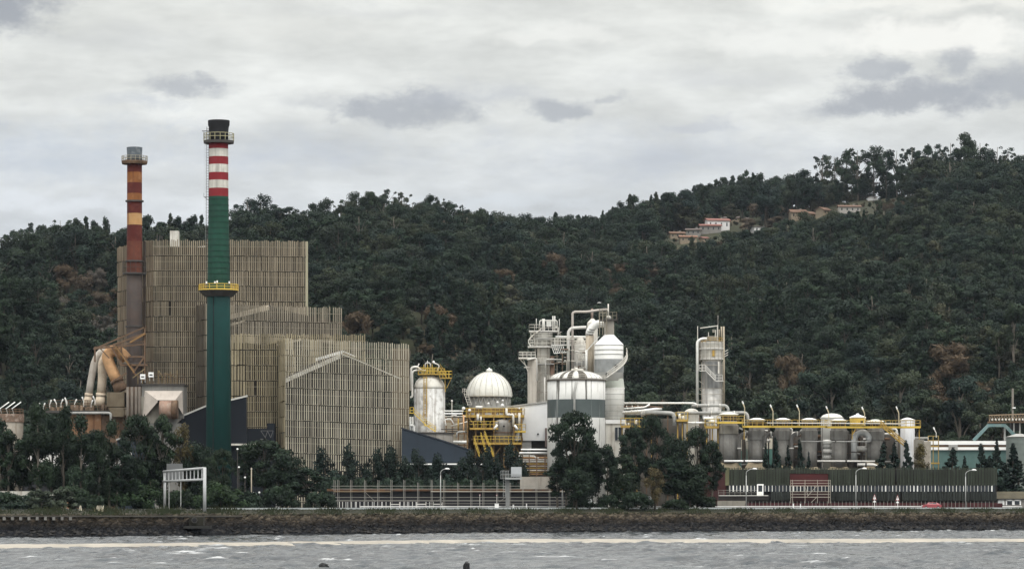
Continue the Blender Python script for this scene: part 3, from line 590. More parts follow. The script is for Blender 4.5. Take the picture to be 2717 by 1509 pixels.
# ---------------------------------------------------------------- the wood: everything else on the hills, one mass
HOUSES = [(1903,612,600),(1884,618,604),(1840,626,612),(1825,645,632),(1867,645,632),(2010,620,606),(1983,613,592),(2116,584,560),(2147,583,565),(2184,573,557),(2253,566,546),(2315,531,522),(1796,634,612),(1942,590,574)]
HPOS = [on_hill(px, pb) for px, pb, _ in HOUSES]
def forest():
    rs = np.random.RandomState(77); P_ = []; K = []; Sc = []
    hx = np.array([(h[0], h[1]) for h in HPOS])
    y = 990.
    while y < 2230:
        sp = 7.2 + (y-990)/1240*2.0; w = 1750*y/F
        xx = np.arange(-w, w, sp) ; xx = xx + rs.uniform(-.5, .5, len(xx))*sp*.95; yy = y + rs.uniform(-.5, .5, len(xx))*sp
        u = CX + xx*F/yy; yr, zr, hr = ridge(u); ok = (yy < yr*1.012) & (u > -140) & (u < 2870)
        for x, q, uu, h_, yr_ in zip(xx[ok], yy[ok], u[ok], hr[ok], yr[ok]):
            s = float(np.clip(np.exp(rs.normal(.04, .24)), .5, 1.5)); s *= .72 + .28*np.clip(h_/17, .8, 1.5) if q > yr_*.9 else .86
            if q > yr_*.95: s = min(s, 1.0)
            n1 = math.sin(x*.021+q*.013)+math.sin(x*.043-q*.031+2)+rs.normal(0, .55); n2 = math.sin(x*.017-q*.023+1)+math.sin(x*.06+q*.02)+rs.normal(0, .5)
            d = hx-np.array([x, q]); near = np.hypot(d[:,0], d[:,1]).min(); front = ((np.abs(d[:,0]) < 14) & (d[:,1] > -4) & (d[:,1] < 190))
            if near < 7 or ((np.abs(d[:,0]) < 7) & (d[:,1] > -6) & (d[:,1] < 32)).any(): continue
            if any(abs(x-hx_) < hw_ and -20 < q-hy_ < 3 for hx_, hy_, hw_ in HTP): continue
            r = rs.rand()
            if n1 > 2.15 or (q < 1100 and rs.rand() < .55 and (1640 < uu < 1770 or 2010 < uu < 2110 or 2440 < uu < 2660)): k = 12+int(r*2)
            elif n2 > 1.55: k = 14+int(r*2)
            elif uu > 1500 and uu < 2165 and q > yr_*.93: k = [5, 0, 9, 2, 6, 1][int(r*6)]
            elif n2 < -1.1: k = [5, 6, 9][int(r*3)]
            else: k = [0, 1, 2, 3, 4, 0, 1, 4, 7, 9][int(r*10)]
            if q < 1045 and uu > 1400 and rs.rand() < .45: k = 10+int(r*2); s *= 1.0
            if uu < 330 and 1170 < q < 1370: k = [14, 15, 3, 16, 12, 14, 0, 15][int(r*8)]; s *= .75
            if front.any(): k = [14, 15, 3, 13][int(r*4)]; s = min(s, np.interp(d[front][:,1].min(), [0, 60, 190], [.10, .26, .8]))
            P_.append((x, q)); K.append(k); Sc.append(s)
        y += sp*.9
    P_ = np.array(P_); z = terrain(P_[:,0], P_[:,1])-.3; n = len(P_); me = bpy.data.meshes.new('forest'); me.vertices.add(n)
    me.vertices.foreach_set('co', np.column_stack([P_, z]).astype(np.float32).ravel())
    for nm, tp, dat in (('kind', 'INT', np.array(K, np.int32)), ('size', 'FLOAT', np.array(Sc, np.float32)), ('turn', 'FLOAT', rs.uniform(0, 6.28, n).astype(np.float32))):
        a = me.attributes.new(nm, tp, 'POINT'); a.data.foreach_set('value', dat)
    me.update(); o = bpy.data.objects.new('forest', me); COL.objects.link(o); tag(o, 'dense dark eucalyptus wood covering the hills behind the mill', 'forest', None, 'stuff'); W[o.name] = (0,0,0)
    ng = bpy.data.node_groups.new('wood', 'GeometryNodeTree'); ng.interface.new_socket('Geometry', in_out='INPUT', socket_type='NodeSocketGeometry'); ng.interface.new_socket('Geometry', in_out='OUTPUT', socket_type='NodeSocketGeometry')
    N = ng.nodes; L = ng.links; gi = N.new('NodeGroupInput'); go = N.new('NodeGroupOutput'); jn = N.new('GeometryNodeJoinGeometry'); L.new(jn.outputs[0], go.inputs[0])
    def na(nm, tp):
        q = N.new('GeometryNodeInputNamedAttribute'); q.data_type = tp; q.inputs[0].default_value = nm; return q.outputs[0]
    kd = na('kind', 'INT'); sz = na('size', 'FLOAT'); tn = na('turn', 'FLOAT'); cx = N.new('ShaderNodeCombineXYZ'); L.new(tn, cx.inputs[2])
    first = {}
    for t in bpy.data.objects:                     # real trees standing on the hills lend their shape
        for ch in t.children:
            if ch.name.startswith(('crown', 'trunk')): first.setdefault((ch.data.name), ch)
    keys = [k for k in PROTO if k.startswith('h_')]
    for i, k in enumerate(keys):
        cmp_ = N.new('FunctionNodeCompare'); cmp_.data_type = 'INT'; cmp_.operation = 'EQUAL'; L.new(kd, cmp_.inputs[2]); cmp_.inputs[3].default_value = i
        j2 = N.new('GeometryNodeJoinGeometry'); have = 0
        for me_ in PROTO[k][:2]:
            if me_.name in first:
                oi = N.new('GeometryNodeObjectInfo'); oi.inputs[0].default_value = first[me_.name]; L.new(oi.outputs['Geometry'], j2.inputs[0]); have += 1
        if not have: print('no tree of', k); continue
        g2 = N.new('GeometryNodeGeometryToInstance'); L.new(j2.outputs[0], g2.inputs[0])
        ip = N.new('GeometryNodeInstanceOnPoints'); L.new(gi.outputs[0], ip.inputs['Points']); L.new(cmp_.outputs[0], ip.inputs['Selection']); L.new(g2.outputs[0], ip.inputs['Instance']); L.new(cx.outputs[0], ip.inputs['Rotation']); L.new(sz, ip.inputs['Scale']); L.new(ip.outputs[0], jn.inputs[0])
    md = o.modifiers.new('wood', 'NODES'); md.node_group = ng
    print('forest trees', n)
forest()
# ---------------------------------------------------------------- the slatted mill building
rs_s = np.random.RandomState(19)
def slats(b, a, c, zb, rowh=3.62, sp=.50, wd=(.19,.26), dep=.18, jag=.2, skip=.004, rails=None, zb2=None, joint=.2):
    """slats between plan points a=(x,y,ztop) and c, down to zb; rows of vertical laths"""
    L = math.hypot(c[0]-a[0], c[1]-a[1]); n = max(1, int(L/sp)); dx, dy = (c[0]-a[0])/L, (c[1]-a[1])/L
    zt0 = a[2]; rowsn = int(math.ceil((max(a[2], c[2])-zb)/rowh))
    for k in range(rowsn):
        dens = 1
        for i in range(n):
            t = (i+.5+rs_s.uniform(-.08, .08))/n
            if rs_s.rand() < skip: continue
            zt = a[2]+(c[2]-a[2])*t; zlow = zb if zb2 is None else zb+(zb2-zb)*t
            z1 = zt-k*rowh-(joint if k else 0)+rs_s.uniform(-jag, jag)*(1 if k == 0 else .25); z0 = max(zlow, zt-(k+1)*rowh+rs_s.uniform(-.1, .1))
            if z1-z0 < .4: continue
            w = rs_s.uniform(*wd); o = rs_s.uniform(-.12, .12); x = a[0]+dx*L*t; y = a[1]+dy*L*t
            b.obox((x-dy*o, y+dx*o), dx, dy, w, dep, z0, z1)
    if rails is not None:
        for k in range(rowsn):
            for h in (.42, 1.0):
                z = -k*rowh-rowh*h+.06
                p, q = (a[0]-dy*.2, a[1]+dx*.2, a[2]+z), (c[0]-dy*.2, c[1]+dx*.2, c[2]+z)
                if min(p[2], q[2]) > zb+.3 : rails.beam(p, q, .075)
def wall_prism(b, pts, zb):                          # closed footprint [(x,y,ztop)...] counter-clockwise or not
    n = len(pts)
    for i in range(n):
        p, q = pts[i], pts[(i+1) % n]; b.poly([(p[0],p[1],zb), (q[0],q[1],zb), (q[0],q[1],q[2]), (p[0],p[1],p[2])])
    b.poly([p for p in pts])
mill = thing('mill_building', 'stepped mill building screened by beige vertical timber slats behind the green chimney', 'building', (X(750,815), 815, G0))
RAILM = M('pale_slat_rails', (.40,.37,.28), .7, .1)
def q3(px, py, Y): return P(px, py, Y)
core = MB()
def scr(a, c, px, py, off):                         # a point behind the screen a-c at column px
    k = (px-CX)/F; t = (k*a[1]-a[0])/((c[0]-a[0])-k*(c[1]-a[1])); return P(px, py, a[1]+(c[1]-a[1])*t+off)
# highest block
T = [q3(312,657,846), q3(336,651,838), q3(385,640,824), q3(406,637,819), q3(610,637.5,821), q3(813,641,828)]
b = MB(); rl = MB(); slats(b, T[3], T[4], G0, sp=.46, rails=rl, skip=.004); slats(b, T[4], T[5], G0+22, sp=.46, rails=rl, skip=.004); b.build('slat_screen', SLAT, mill); rl.build('screen_rails', RAILM, mill)
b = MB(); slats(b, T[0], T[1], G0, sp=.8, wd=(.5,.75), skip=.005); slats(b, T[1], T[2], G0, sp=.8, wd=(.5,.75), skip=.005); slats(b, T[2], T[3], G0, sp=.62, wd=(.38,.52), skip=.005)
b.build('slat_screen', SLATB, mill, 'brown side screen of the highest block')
b = MB(); b.tube([q3(813.6,641,828.1), (X(813.6,828.1), 828.1, G0+20)], .32, 6); b.build('corner_post', M('pale_corner', (.36,.34,.24), .8, .15, .2), mill)
d = .55
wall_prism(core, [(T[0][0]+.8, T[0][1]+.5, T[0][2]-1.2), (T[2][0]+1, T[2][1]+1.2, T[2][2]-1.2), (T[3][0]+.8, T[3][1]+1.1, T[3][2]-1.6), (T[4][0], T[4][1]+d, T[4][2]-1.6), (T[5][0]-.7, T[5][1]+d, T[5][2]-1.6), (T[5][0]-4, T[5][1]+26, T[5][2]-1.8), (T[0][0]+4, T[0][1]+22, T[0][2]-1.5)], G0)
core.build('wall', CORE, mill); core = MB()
ROOFW = M('pale_roof_sheet', (.72,.70,.64), .6, .1, .3); ROOFB = M('bleached_roof_edge', (.60,.53,.42), .7, .15, .3)
b = MB(); v = X(452,830), X(474,830); b.box(v[0], v[1], 829, 832, Z(655,830), Z(613,830)); b.build('vent_shaft', DIRTY, mill)
for px, t in ((417,621), (424,623), (430,626)): MB().tube([P(px,660,834), P(px,t,834)], .13, 6).build('vent_pipe', DSTEEL, mill)
# second block
B0, B1, B2 = q3(437,829,850), q3(545,806,812), q3(908,817,828)
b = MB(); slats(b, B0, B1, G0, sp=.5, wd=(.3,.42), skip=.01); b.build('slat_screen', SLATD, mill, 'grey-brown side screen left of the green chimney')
b = MB(); rl = MB(); slats(b, B1, B2, G0+14, rails=rl, skip=.004); b.build('slat_screen', SLATG, mill); rl.build('screen_rails', RAILM, mill)
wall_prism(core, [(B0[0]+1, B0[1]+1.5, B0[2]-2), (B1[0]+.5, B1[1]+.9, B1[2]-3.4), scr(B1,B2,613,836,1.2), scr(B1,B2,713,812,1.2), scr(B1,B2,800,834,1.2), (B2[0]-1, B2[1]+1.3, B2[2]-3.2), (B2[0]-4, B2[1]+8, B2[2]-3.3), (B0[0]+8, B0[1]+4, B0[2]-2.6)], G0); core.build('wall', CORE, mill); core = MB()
def rake(seg, pts, t, off=.35, dep=.3):                # thick roof edge along a gable, just behind the screen
    b = MB()
    for (a, c) in zip(pts[:-1], pts[1:]):
        p, q = scr(*seg, *a, off), scr(*seg, *c, off); b.hexa([(p[0],p[1],p[2]-t),(q[0],q[1],q[2]-t),(q[0],q[1]+dep,q[2]-t),(p[0],p[1]+dep,p[2]-t),p,q,(q[0],q[1]+dep,q[2]),(p[0],p[1]+dep,p[2])])
    return b
rake((B1,B2), [(613,833),(713,809)], 1.2).build('roof_edge', ROOFB, mill); rake((B1,B2), [(713,809),(752,823)], .35).build('roof_edge', DSTEEL, mill)
rake((B1,B2), [(613,858),(650,848)], .5).build('roof_edge', ROOFB, mill)
b = MB(); p = q3(500,660,822.1); q = q3(546,651,822.1); b.hexa([(p[0],p[1],p[2]-.3),(q[0],q[1],q[2]-.8),(q[0],q[1]+.25,q[2]-.8),(p[0],p[1]+.25,p[2]-.3),p,q,(q[0],q[1]+.25,q[2]),(p[0],p[1]+.25,p[2])]); b.build('roof_edge', ROOFW, mill)
b = MB(); p = q3(428,872,838); b.tube([q3(430,886,838), q3(436,868,838), q3(444,852,838)], [.5,.5,.3], 6); b.build('roof_edge', ROOFW, mill); 
# third block
C0, C1, C2 = q3(613,886,806), q3(652,886,805), q3(970,888,812)
b = MB(); slats(b, C0, C1, G0+14, sp=.62, wd=(.4,.55), skip=.005); b.build('slat_screen', SLATL, mill)
b = MB(); rl = MB(); slats(b, C1, C2, G0+12, rails=rl, skip=.004); b.build('slat_screen', SLATL, mill); rl.build('screen_rails', RAILM, mill)
wall_prism(core, [(C0[0], C0[1]+.8, C0[2]-2), (C1[0], C1[1]+.8, C1[2]-2), scr(C1,C2,700,915,1.2), scr(C1,C2,800,900,1.2), scr(C1,C2,880,912,1.2), (C2[0]-1, C2[1]+1, C2[2]-2.6), (C2[0]-2, C2[1]+6, C2[2]-2.6), (C0[0], C0[1]+6, C0[2]-2)], G0); core.build('wall', CORE, mill); core = MB()
rake((C1,C2), [(735,912),(800,898)], .45).build('roof_edge', ROOFB, mill)
# front block
D0, D1, D2 = q3(677,921,842), q3(756,898,800), q3(1086,912,803)
D0b = q3(728,906.5,813)
b = MB(); slats(b, D0, D0b, Z(1128,826), sp=.85, wd=(.55,.72), skip=.01); slats(b, D0b, D1, G0, sp=.85, wd=(.55,.72), skip=.01); b.build('slat_screen', SLATL, mill, 'pale side screen of the front block')
b = MB(); rl = MB(); slats(b, D1, D2, G0, rowh=3.78, sp=.52, wd=(.17,.25), rails=rl, skip=.004); b.build('slat_screen', SLATF, mill); rl.build('screen_rails', RAILM, mill)
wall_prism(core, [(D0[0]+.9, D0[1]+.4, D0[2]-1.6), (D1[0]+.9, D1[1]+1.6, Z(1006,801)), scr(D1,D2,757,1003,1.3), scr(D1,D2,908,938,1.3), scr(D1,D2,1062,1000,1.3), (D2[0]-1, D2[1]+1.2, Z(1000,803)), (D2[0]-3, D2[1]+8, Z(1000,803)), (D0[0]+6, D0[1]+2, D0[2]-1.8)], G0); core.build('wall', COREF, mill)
rake((D1,D2), [(757,1003),(905,937)], 1.05).build('roof_edge', ROOFW, mill); rake((D1,D2), [(905,937),(945,952),(1062,1002)], .28).build('roof_edge', DIRTY, mill)
rake((D1,D2), [(836,950),(908,929)], .7, .75).build('roof_light', WHITE2, mill); rake((D1,D2), [(908,929),(942,943)], .3, .75).build('roof_light', WHITE2, mill)
b = MB(); b.box(X(1040,806), X(1086,803.5), 803.6, 803.8, G0, Z(912,803)-1); b.build('end_panel', SLATB, mill)
# windowed recess between blocks
b = MB(); b.box(X(652,810), X(677,810), 807.2, 807.5, Z(1005,810), Z(965,810)); f = b.build('window', GLASS, mill)
b = MB()
for i in range(6): b.beam(P(652+i*5,1005,806.9), P(652+i*5,965,806.9), .1)
for i in range(5): b.beam(P(652,1005-i*10,806.9), P(677,1005-i*10,806.9), .1)
b.build('frame', PIPEG, f)
# ---------------------------------------------------------------- dark blue annexes at the foot of the mill
an = thing('annex', 'dark navy annex with a sloping roof behind the foot of the green chimney', 'annex', (X(560,796), 798, G0))
b = MB(); y0, y1 = 798.5, 800
for (pa, pb) in (((456,1116),(548,1078)), ((606,1064),(654,1052))):
    p, q = P(*pa, y0), P(*pb, y0); b.hexa([(p[0],y0,G0),(q[0],y0,G0),(q[0],y1,G0),(p[0],y1,G0),p,q,(q[0],y1,q[2]),(p[0],y1,p[2])])
b.build('wall', NAVY, an)
b = MB()
for (pa, pb) in (((452,1118),(548,1078)), ((606,1064),(656,1052))):
    p, q = P(*pa, y0-.2), P(*pb, y0-.2); b.hexa([(p[0],y0-.2,p[2]),(q[0],y0-.2,q[2]),(q[0],y1,q[2]),(p[0],y1,p[2]),(p[0],y0-.2,p[2]+.4),(q[0],y0-.2,q[2]+.4),(q[0],y1,q[2]+.4),(p[0],y1,p[2]+.4)])
b.build('roof', PIPE, an)
an = thing('lean_to', 'low dark blue lean-to under the raised side screen of the slatted front block', 'lean-to', (X(690,800), 801, G0))
b = MB(); b.box(X(655,801), X(728,801), 801.5, 806, G0, Z(1136,801)); b.box(X(709,800.5), X(727,800.5), 800.6, 806, G0, Z(1122,800)); b.build('wall', NAVY, an)
b = MB()
for a, c in (((692,1142),(725,1142)), ((692,1142),(704,1160)), ((704,1160),(710,1142)), ((710,1142),(718,1160)), ((718,1160),(725,1142)), ((704,1160),(704,1180)), ((690,1164),(708,1164))): b.beam(P(*a,798.6), P(*c,798.6), .15)
b.build('bracket', M('dull_bracket', (.11,.11,.11), .7), an)
b = MB(); b.box(X(600,797), X(720,797), 797, 799, Z(1181,797), Z(1176,797)); b.build('canopy', DIRTY, an)
b = MB(); b.poly([])if 0 else None
wd_ = thing('wedge_shed', 'slate-blue shed with a long roof sloping down to the right of the slatted front block', 'shed', (X(1150,792), 795, G0))
b = MB(); Y = 791; pts = [(1066,1137),(1066,1226),(1250,1226),(1250,1196),(1180,1172)]
fr = [P(a, c, Y) for a, c in pts]; bk = [(p[0], Y+12, p[2]) for p in fr]; n = len(fr)
b.poly(fr[::-1]); b.poly(bk)
for i in range(n): b.poly([fr[i], fr[(i+1)%n], bk[(i+1)%n], bk[i]])
b.build('wall', SLATE, wd_)
b = MB(); p, q, r_ = P(1064,1136,Y-.2), P(1180,1171,Y-.2), P(1252,1196,Y-.2)
for a, c in ((p,q),(q,r_)): b.hexa([(a[0],Y-.2,a[2]),(c[0],Y-.2,c[2]),(c[0],Y+12,c[2]),(a[0],Y+12,a[2]),(a[0],Y-.2,a[2]+.28),(c[0],Y-.2,c[2]+.28),(c[0],Y+12,c[2]+.28),(a[0],Y+12,a[2]+.28)])
b.build('roof', M('shed_roof', (.03,.036,.045), .5, .1), wd_)
b = MB(); b.box(X(1070,790.6), X(1300,790.6), 790.4, 790.9, Z(1232,790), Z(1228.5,790)); b.build('gutter', WHITE2, wd_)
b = MB(); b.box(X(1075,791), X(1300,791), 793, 796, G0, Z(1230,791)); b.build('base_wall', DARKIN, wd_)
# ---------------------------------------------------------------- chimneys
def bandshaft(name, cx, Y, bands, mats, parent, rad, n=40):
    b = MB(); x = X(cx, Y); prof = []; mis = []
    for i, (ya, m) in enumerate(bands[:-1]):
        yb = bands[i+1][0]
        prof += [(S(rad(ya), Y), Z(ya, Y)), (S(rad(yb), Y), Z(yb, Y))]; mis += [m, m]
    prof = prof[::-1]; mis = mis[::-1][1:]
    # remove duplicates between bands
    pr = [prof[0]]; mm = []
    for i in range(1, len(prof)):
        if abs(prof[i][1]-pr[-1][1]) < 1e-6: continue
        pr.append(prof[i]); mm.append(mis[i-1])
    b.lathe(pr, x, Y, n, True, mm); return b.build(name, mats, parent)
YG = 790
RED = M('red_band', (.20,.014,.019), .7, .15, .3, .25, (.13,.012,.014)); WB = M('white_band', (.58,.56,.50), .7, .15, .4, .8, (.30,.29,.26), .3, (.42,.41,.37))
GRN = M('green_shaft_paint', (.0055,.050,.030), .65, .25, .25, .6, (.004,.034,.020), .4, (.012,.05,.03)); TEAL = M('teal_shaft_paint', (.005,.046,.041), .6, .15, .2, .3, (.005,.04,.036))
gc = thing('chimney', 'tall green chimney with red and white bands and a soot-black top', 'chimney', (X(580,YG), YG, G0))
rad = lambda y: np.interp(y, [320, 523, 770, 1215, 1340], [25.2, 26.2, 30.5, 33.5, 34.5])
bandshaft('shaft', 580, YG, [(376,0),(395.5,1),(416.5,0),(437,1),(458.5,0),(478.8,1),(500,0),(522,2),(778,3),(1340,3)], [RED, WB, GRN, TEAL], gc, rad)
b = MB(); x = X(580.5,YG); b.lathe([(S(r_,YG), Z(y,YG)) for r_, y in ((25.5,378),(25.5,350),(26.5,338),(28.6,332),(29,322),(28.2,320),(24,319.6),(23,330),(0,330))], x, YG, 40); b.build('cap', BLACK, gc)
b = MB(); b.lathe([(S(26,YG),Z(381,YG)),(S(40,YG),Z(381,YG)),(S(40.5,YG),Z(374,YG)),(S(26,YG),Z(374,YG))], x, YG, 24, False); pf = b.build('platform', DSTEEL, gc); RAILY = M('weathered_rail', (.36,.33,.20), .7, .15); MB().ringrail(x, YG, Z(374,YG), S(40,YG), S(19,YG), .13, 18).build('railing', RAILY, pf)
b = MB(); b.lathe([(S(31,YG),Z(787,YG)),(S(38,YG),Z(787,YG)),(S(52,YG),Z(772,YG)),(S(52.5,YG),Z(768,YG)),(S(31,YG),Z(768,YG))], X(580,YG), YG, 16, False); pf = b.build('platform', DSTEEL, gc, 'yellow-railed lower gallery')
b = MB(); xg = X(580,YG); b.ringrail(xg, YG, Z(769,YG), S(52,YG), S(14,YG), .16, 16); 
for k in range(16):
    a = 2*math.pi*(k+.5)/16; b.beam((xg+S(52,YG)*math.cos(a), YG+S(52,YG)*math.sin(a), Z(770,YG)), (xg+S(33,YG)*math.cos(a), YG+S(33,YG)*math.sin(a), Z(786,YG)), .16)
b.lathe([(S(52,YG),Z(771,YG)),(S(53.2,YG),Z(771,YG)),(S(53.2,YG),Z(767.5,YG)),(S(52,YG),Z(767.5,YG))], xg, YG, 16, False); b.lathe([(S(31.5,YG),Z(785.5,YG)),(S(34,YG),Z(785.5,YG)),(S(34,YG),Z(782.5,YG)),(S(31.5,YG),Z(782.5,YG))], xg, YG, 24, False); b.build('railing', YELC, pf)
b = MB()
for px, py, s in ((552,752,.35),(580,750,.4),(574,752,.25),(612,752,.3)): b.lathe([(0,Z(py+3,YG)),(S(2,YG),Z(py+3,YG)),(S(2,YG),Z(py-3,YG)),(0,Z(py-3,YG))], X(px,YG), YG-S(45,YG), 8)
b.build('warning_light', WHITE2, pf)
b = MB()
for i in range(15): y = 530+i*15.2; r_ = S(rad(y),YG); b.lathe([(r_,Z(y+.9,YG)),(r_+.07,Z(y+.9,YG)),(r_+.07,Z(y-.9,YG)),(r_,Z(y-.9,YG))], xg, YG, 40, False)
b.build('hoop', M('dark_green_hoops', (.004,.03,.02), .7), gc)
b = MB(); xl = X(551,YG); b.ladder((X(550.5,YG), YG-.6, Z(770,YG)), (X(552,YG), YG-.6, Z(340,YG)), .5, .1, 0); b.build('ladder', DSTEEL, gc)
b = MB(); 
for k in range(60):
    z = Z(375,YG)-k*.9
    if z < Z(650,YG): break
    b.beam((X(545,YG), YG-.4, z), (X(552,YG), YG-.4, z), .05)
b.beam((X(544.5,YG), YG-.4, Z(376,YG)), (X(545.5,YG), YG-.4, Z(640,YG)), .05); b.build('ladder_cage', GAL, gc)
b = MB(); b.beam(P(536,348,YG-1), P(556,348,YG-1), .18); b.beam(P(541,348,YG-1), P(541,372,YG-1), .12); b.beam(P(549,336,YG-1), P(549,374,YG-1), .08); b.beam(P(541,523,YG-1), P(556,523,YG-1), .16); b.beam(P(541,512,YG-1), P(541,523,YG-1), .09); b.beam(P(543,523,YG-1), P(553,531,YG-1), .12); b.build('bracket', DSTEEL, gc)
b = MB(); b.tube([(X(569,YG), YG-S(rad(786),YG)*.93-.05, Z(787,YG)), (X(568,YG), YG-S(rad(1200),YG)*.93-.1, Z(1215,YG))], .10, 6); b.build('conductor', BLACK, gc)
YR_ = 812
rc = thing('chimney', 'rust-streaked chimney with faded red and orange bands left of the slatted tower', 'chimney', (X(357,YR_), YR_, G0))
R1 = M('faded_red_band', (.085,.014,.010), .8, .25, .3, .5, (.05,.018,.014), .3, (.16,.05,.025)); R2 = M('orange_band', (.22,.085,.026), .8, .25, .3, .7, (.11,.04,.02), .4, (.40,.21,.10)); R3 = M('ochre_band', (.42,.24,.10), .8, .2, .3, .8, (.16,.06,.025), .3, (.5,.36,.2)); R4 = M('brown_shaft', (.11,.035,.022), .85, .25, .2, .5, (.075,.045,.035), .5, (.17,.055,.03)); R5 = M('grey_brown_shaft', (.098,.080,.072), .85, .25, .15, .5, (.06,.05,.046), .4, (.115,.075,.055))
bandshaft('shaft', 357, YR_, [(432,0),(457.5,1),(485,0),(513.5,1),(532,0),(566.5,2),(597,0),(640,3),(690,3),(725,4),(1340,4)], [R1, R2, R3, R4, R5], rc, lambda y: np.interp(y, [425, 600, 690, 1340], [19.7, 20, 21, 21.5]))
xr = X(357,YR_)
b = MB(); b.lathe([(S(20,YR_),Z(433,YR_)),(S(20,YR_),Z(412,YR_)),(S(20.8,YR_),Z(394,YR_)),(S(20.8,YR_),Z(391.5,YR_)),(S(18.5,YR_),Z(391,YR_)),(S(18.5,YR_),Z(400,YR_)),(0,Z(400,YR_))], xr, YR_, 32); b.build('cap', M('zinc_cap', (.11,.13,.145), .5, .3, .4, .6, (.07,.08,.09), .4, (.27,.29,.30), metal=.2), rc)
b = MB(); b.lathe([(S(20,YR_),Z(436,YR_)),(S(33,YR_),Z(436,YR_)),(S(34.5,YR_),Z(431,YR_)),(S(34.5,YR_),Z(427.5,YR_)),(S(20,YR_),Z(427.5,YR_))], xr, YR_, 24, False); pf = b.build('platform', BROWNST, rc); MB().ringrail(xr, YR_, Z(428,YR_), S(34,YR_), S(13,YR_), .13, 18).build('railing', M('pale_rail', (.34,.31,.24), .7, .15), pf)
b = MB()
for y, e in ((534,1.2),(866,1.2),(693,1.6)): b.lathe([(S(20.3,YR_),Z(y+2,YR_)),(S(20.3+e,YR_)+.25,Z(y+2,YR_)),(S(20.3+e,YR_)+.25,Z(y-2,YR_)),(S(20.3,YR_),Z(y-2,YR_))], xr, YR_, 32, False)
b.build('hoop', DSTEEL, rc)
b = MB(); b.lathe([(S(21,YR_),Z(728,YR_)),(S(32,YR_),Z(728,YR_)),(S(32,YR_),Z(724,YR_)),(S(21,YR_),Z(724,YR_))], xr, YR_, 20, False); pf = b.build('platform', DSTEEL, rc, 'dark lower gallery'); b = MB(); b.ringrail(xr, YR_, Z(725,YR_), S(31.5,YR_), S(30,YR_), .1, 14); b.build('railing', DSTEEL, pf)
b = MB(); b.lathe([(S(21,YR_),Z(972,YR_)),(S(38,YR_),Z(970,YR_)),(S(38,YR_),Z(965,YR_)),(S(21,YR_),Z(963,YR_))], xr, YR_, 24, False); b.build('base_ring', DSTEEL, rc)
b = MB(); b.box(X(380,YR_), X(385,YR_), YR_-.5, YR_+1.5, Z(1100,YR_), Z(640,YR_)); b.build('recess_shade_strip', M('recess_shade_brown', (.028,.02,.015), .9, .2), rc)  # dark strip put in for the shade of the recess beside the shaft
# ---------------------------------------------------------------- rusty boiler plant on the left
YD = 808
for (lab, mat, pts, r, Y) in (('leftmost pale grey duct of three bending down beside the rusty chimney', M('greyed_duct', (.44,.41,.36), .85, .2, .3, .4, (.16,.12,.09), .3, (.24,.17,.11), bump=.2), [(282,926),(262,938),(250,962),(243,1000),(236,1045)], 9.5, 806), ('beige middle duct of three bending down beside the rusty chimney', BEIGE, [(300,930),(279,944),(270,968),(272,1000),(268,1045)], 11.5, 804.5), ('rusty orange duct, widest of the three beside the chimney', RUST, [(336,952),(318,932),(296,930),(283,944),(294,975),(309,1008)], 15, 802)):
    t = thing('duct', lab, 'duct', (X(pts[-1][0],Y), Y, Z(pts[-1][1],Y)), 'big ducts beside the rusty chimney')
    b = MB(); b.smooth = True; b.tube(bend([P(a,c,Y) for a, c in pts], 3, 5), S(r,Y), 20); b.build('pipe', mat, t)
    b = MB(); e = Vector(P(*pts[-1],Y)); dd = (e-Vector(P(*pts[-2],Y))).normalized(); b.tube([e-dd*.2, e+dd*.5], S(r*1.17,Y), 20); b.tube([e+dd*.5, e+dd*2.8], [S(r*1.05,Y), S(r*1.3,Y)], 14); b.build('flange', BEIGE if mat is not RUST else BROWNST, t)
t = thing('support_frame', 'rusty steel frame bracing the base of the striped chimney above the ducts', 'steel frame', (X(320,YD), YD-4, Z(1010,YD)))
b = MB(); YF = 800
for a, c, w in (((248,925),(388,912),.5),((250,921),(385,905),.3),((300,915),(386,884),.55),((258,922),(388,866),.4),((252,925),(252,960),.4),((306,916),(358,986),.5),((296,920),(322,968),.4),((384,945),(352,990),.45),((384,866),(384,1000),.4),((322,912),(322,966),.35),((266,924),(290,950),.3),((340,946),(386,946),.4),((336,990),(300,1010),.4),((356,990),(386,1010),.4),((318,968),(392,968),.5)): b.beam(P(*a,YF), P(*c,YF), w)
b.build('bracing', BROWNST, t)
b = MB(); b.beam(P(345,908,YF-.6), P(386,884,YF-.6), .5); b.beam(P(306,918,YF-.6), P(356,988,YF-.6), .35); b.build('ochre_strut', M('ochre_steel', (.24,.14,.06), .85, .2), t)
# precipitator
YP = 797
t = thing('precipitator', 'concrete-grey filter house with a pale hopper face in front of the slatted tower', 'filter house', (X(410,YP), YP, G0))
b = MB(); p = [(335,1130),(486,1130),(486,1024),(335,1024)]
b.box(X(376,YP), X(487,YP), YP, YP+9, Z(1110,YP), Z(1022,YP)); b.build('casing', CONCD, t)
b = MB(); b.box(X(372,YP), X(490,YP), YP-.4, YP+9.5, Z(1022,YP), Z(1018,YP)); b.build('roof', DSTEEL, t)
b = MB(); f = [P(384,1036,YP-.1), P(484,1036,YP-.1), P(465,1061,YP-2.5), P(418,1061,YP-2.5)]; b.poly(f[::-1]); b.poly([f[0], f[3], P(418,1066,YP-2.5), P(376,1115,YP-.1)][::1]); b.poly([f[1], P(486,1100,YP-.1), P(465,1066,YP-2.5), f[2]]); b.build('hopper', M('pale_hopper', (.47,.42,.37), .8, .12, .3, .3, (.25,.2,.16)), t)
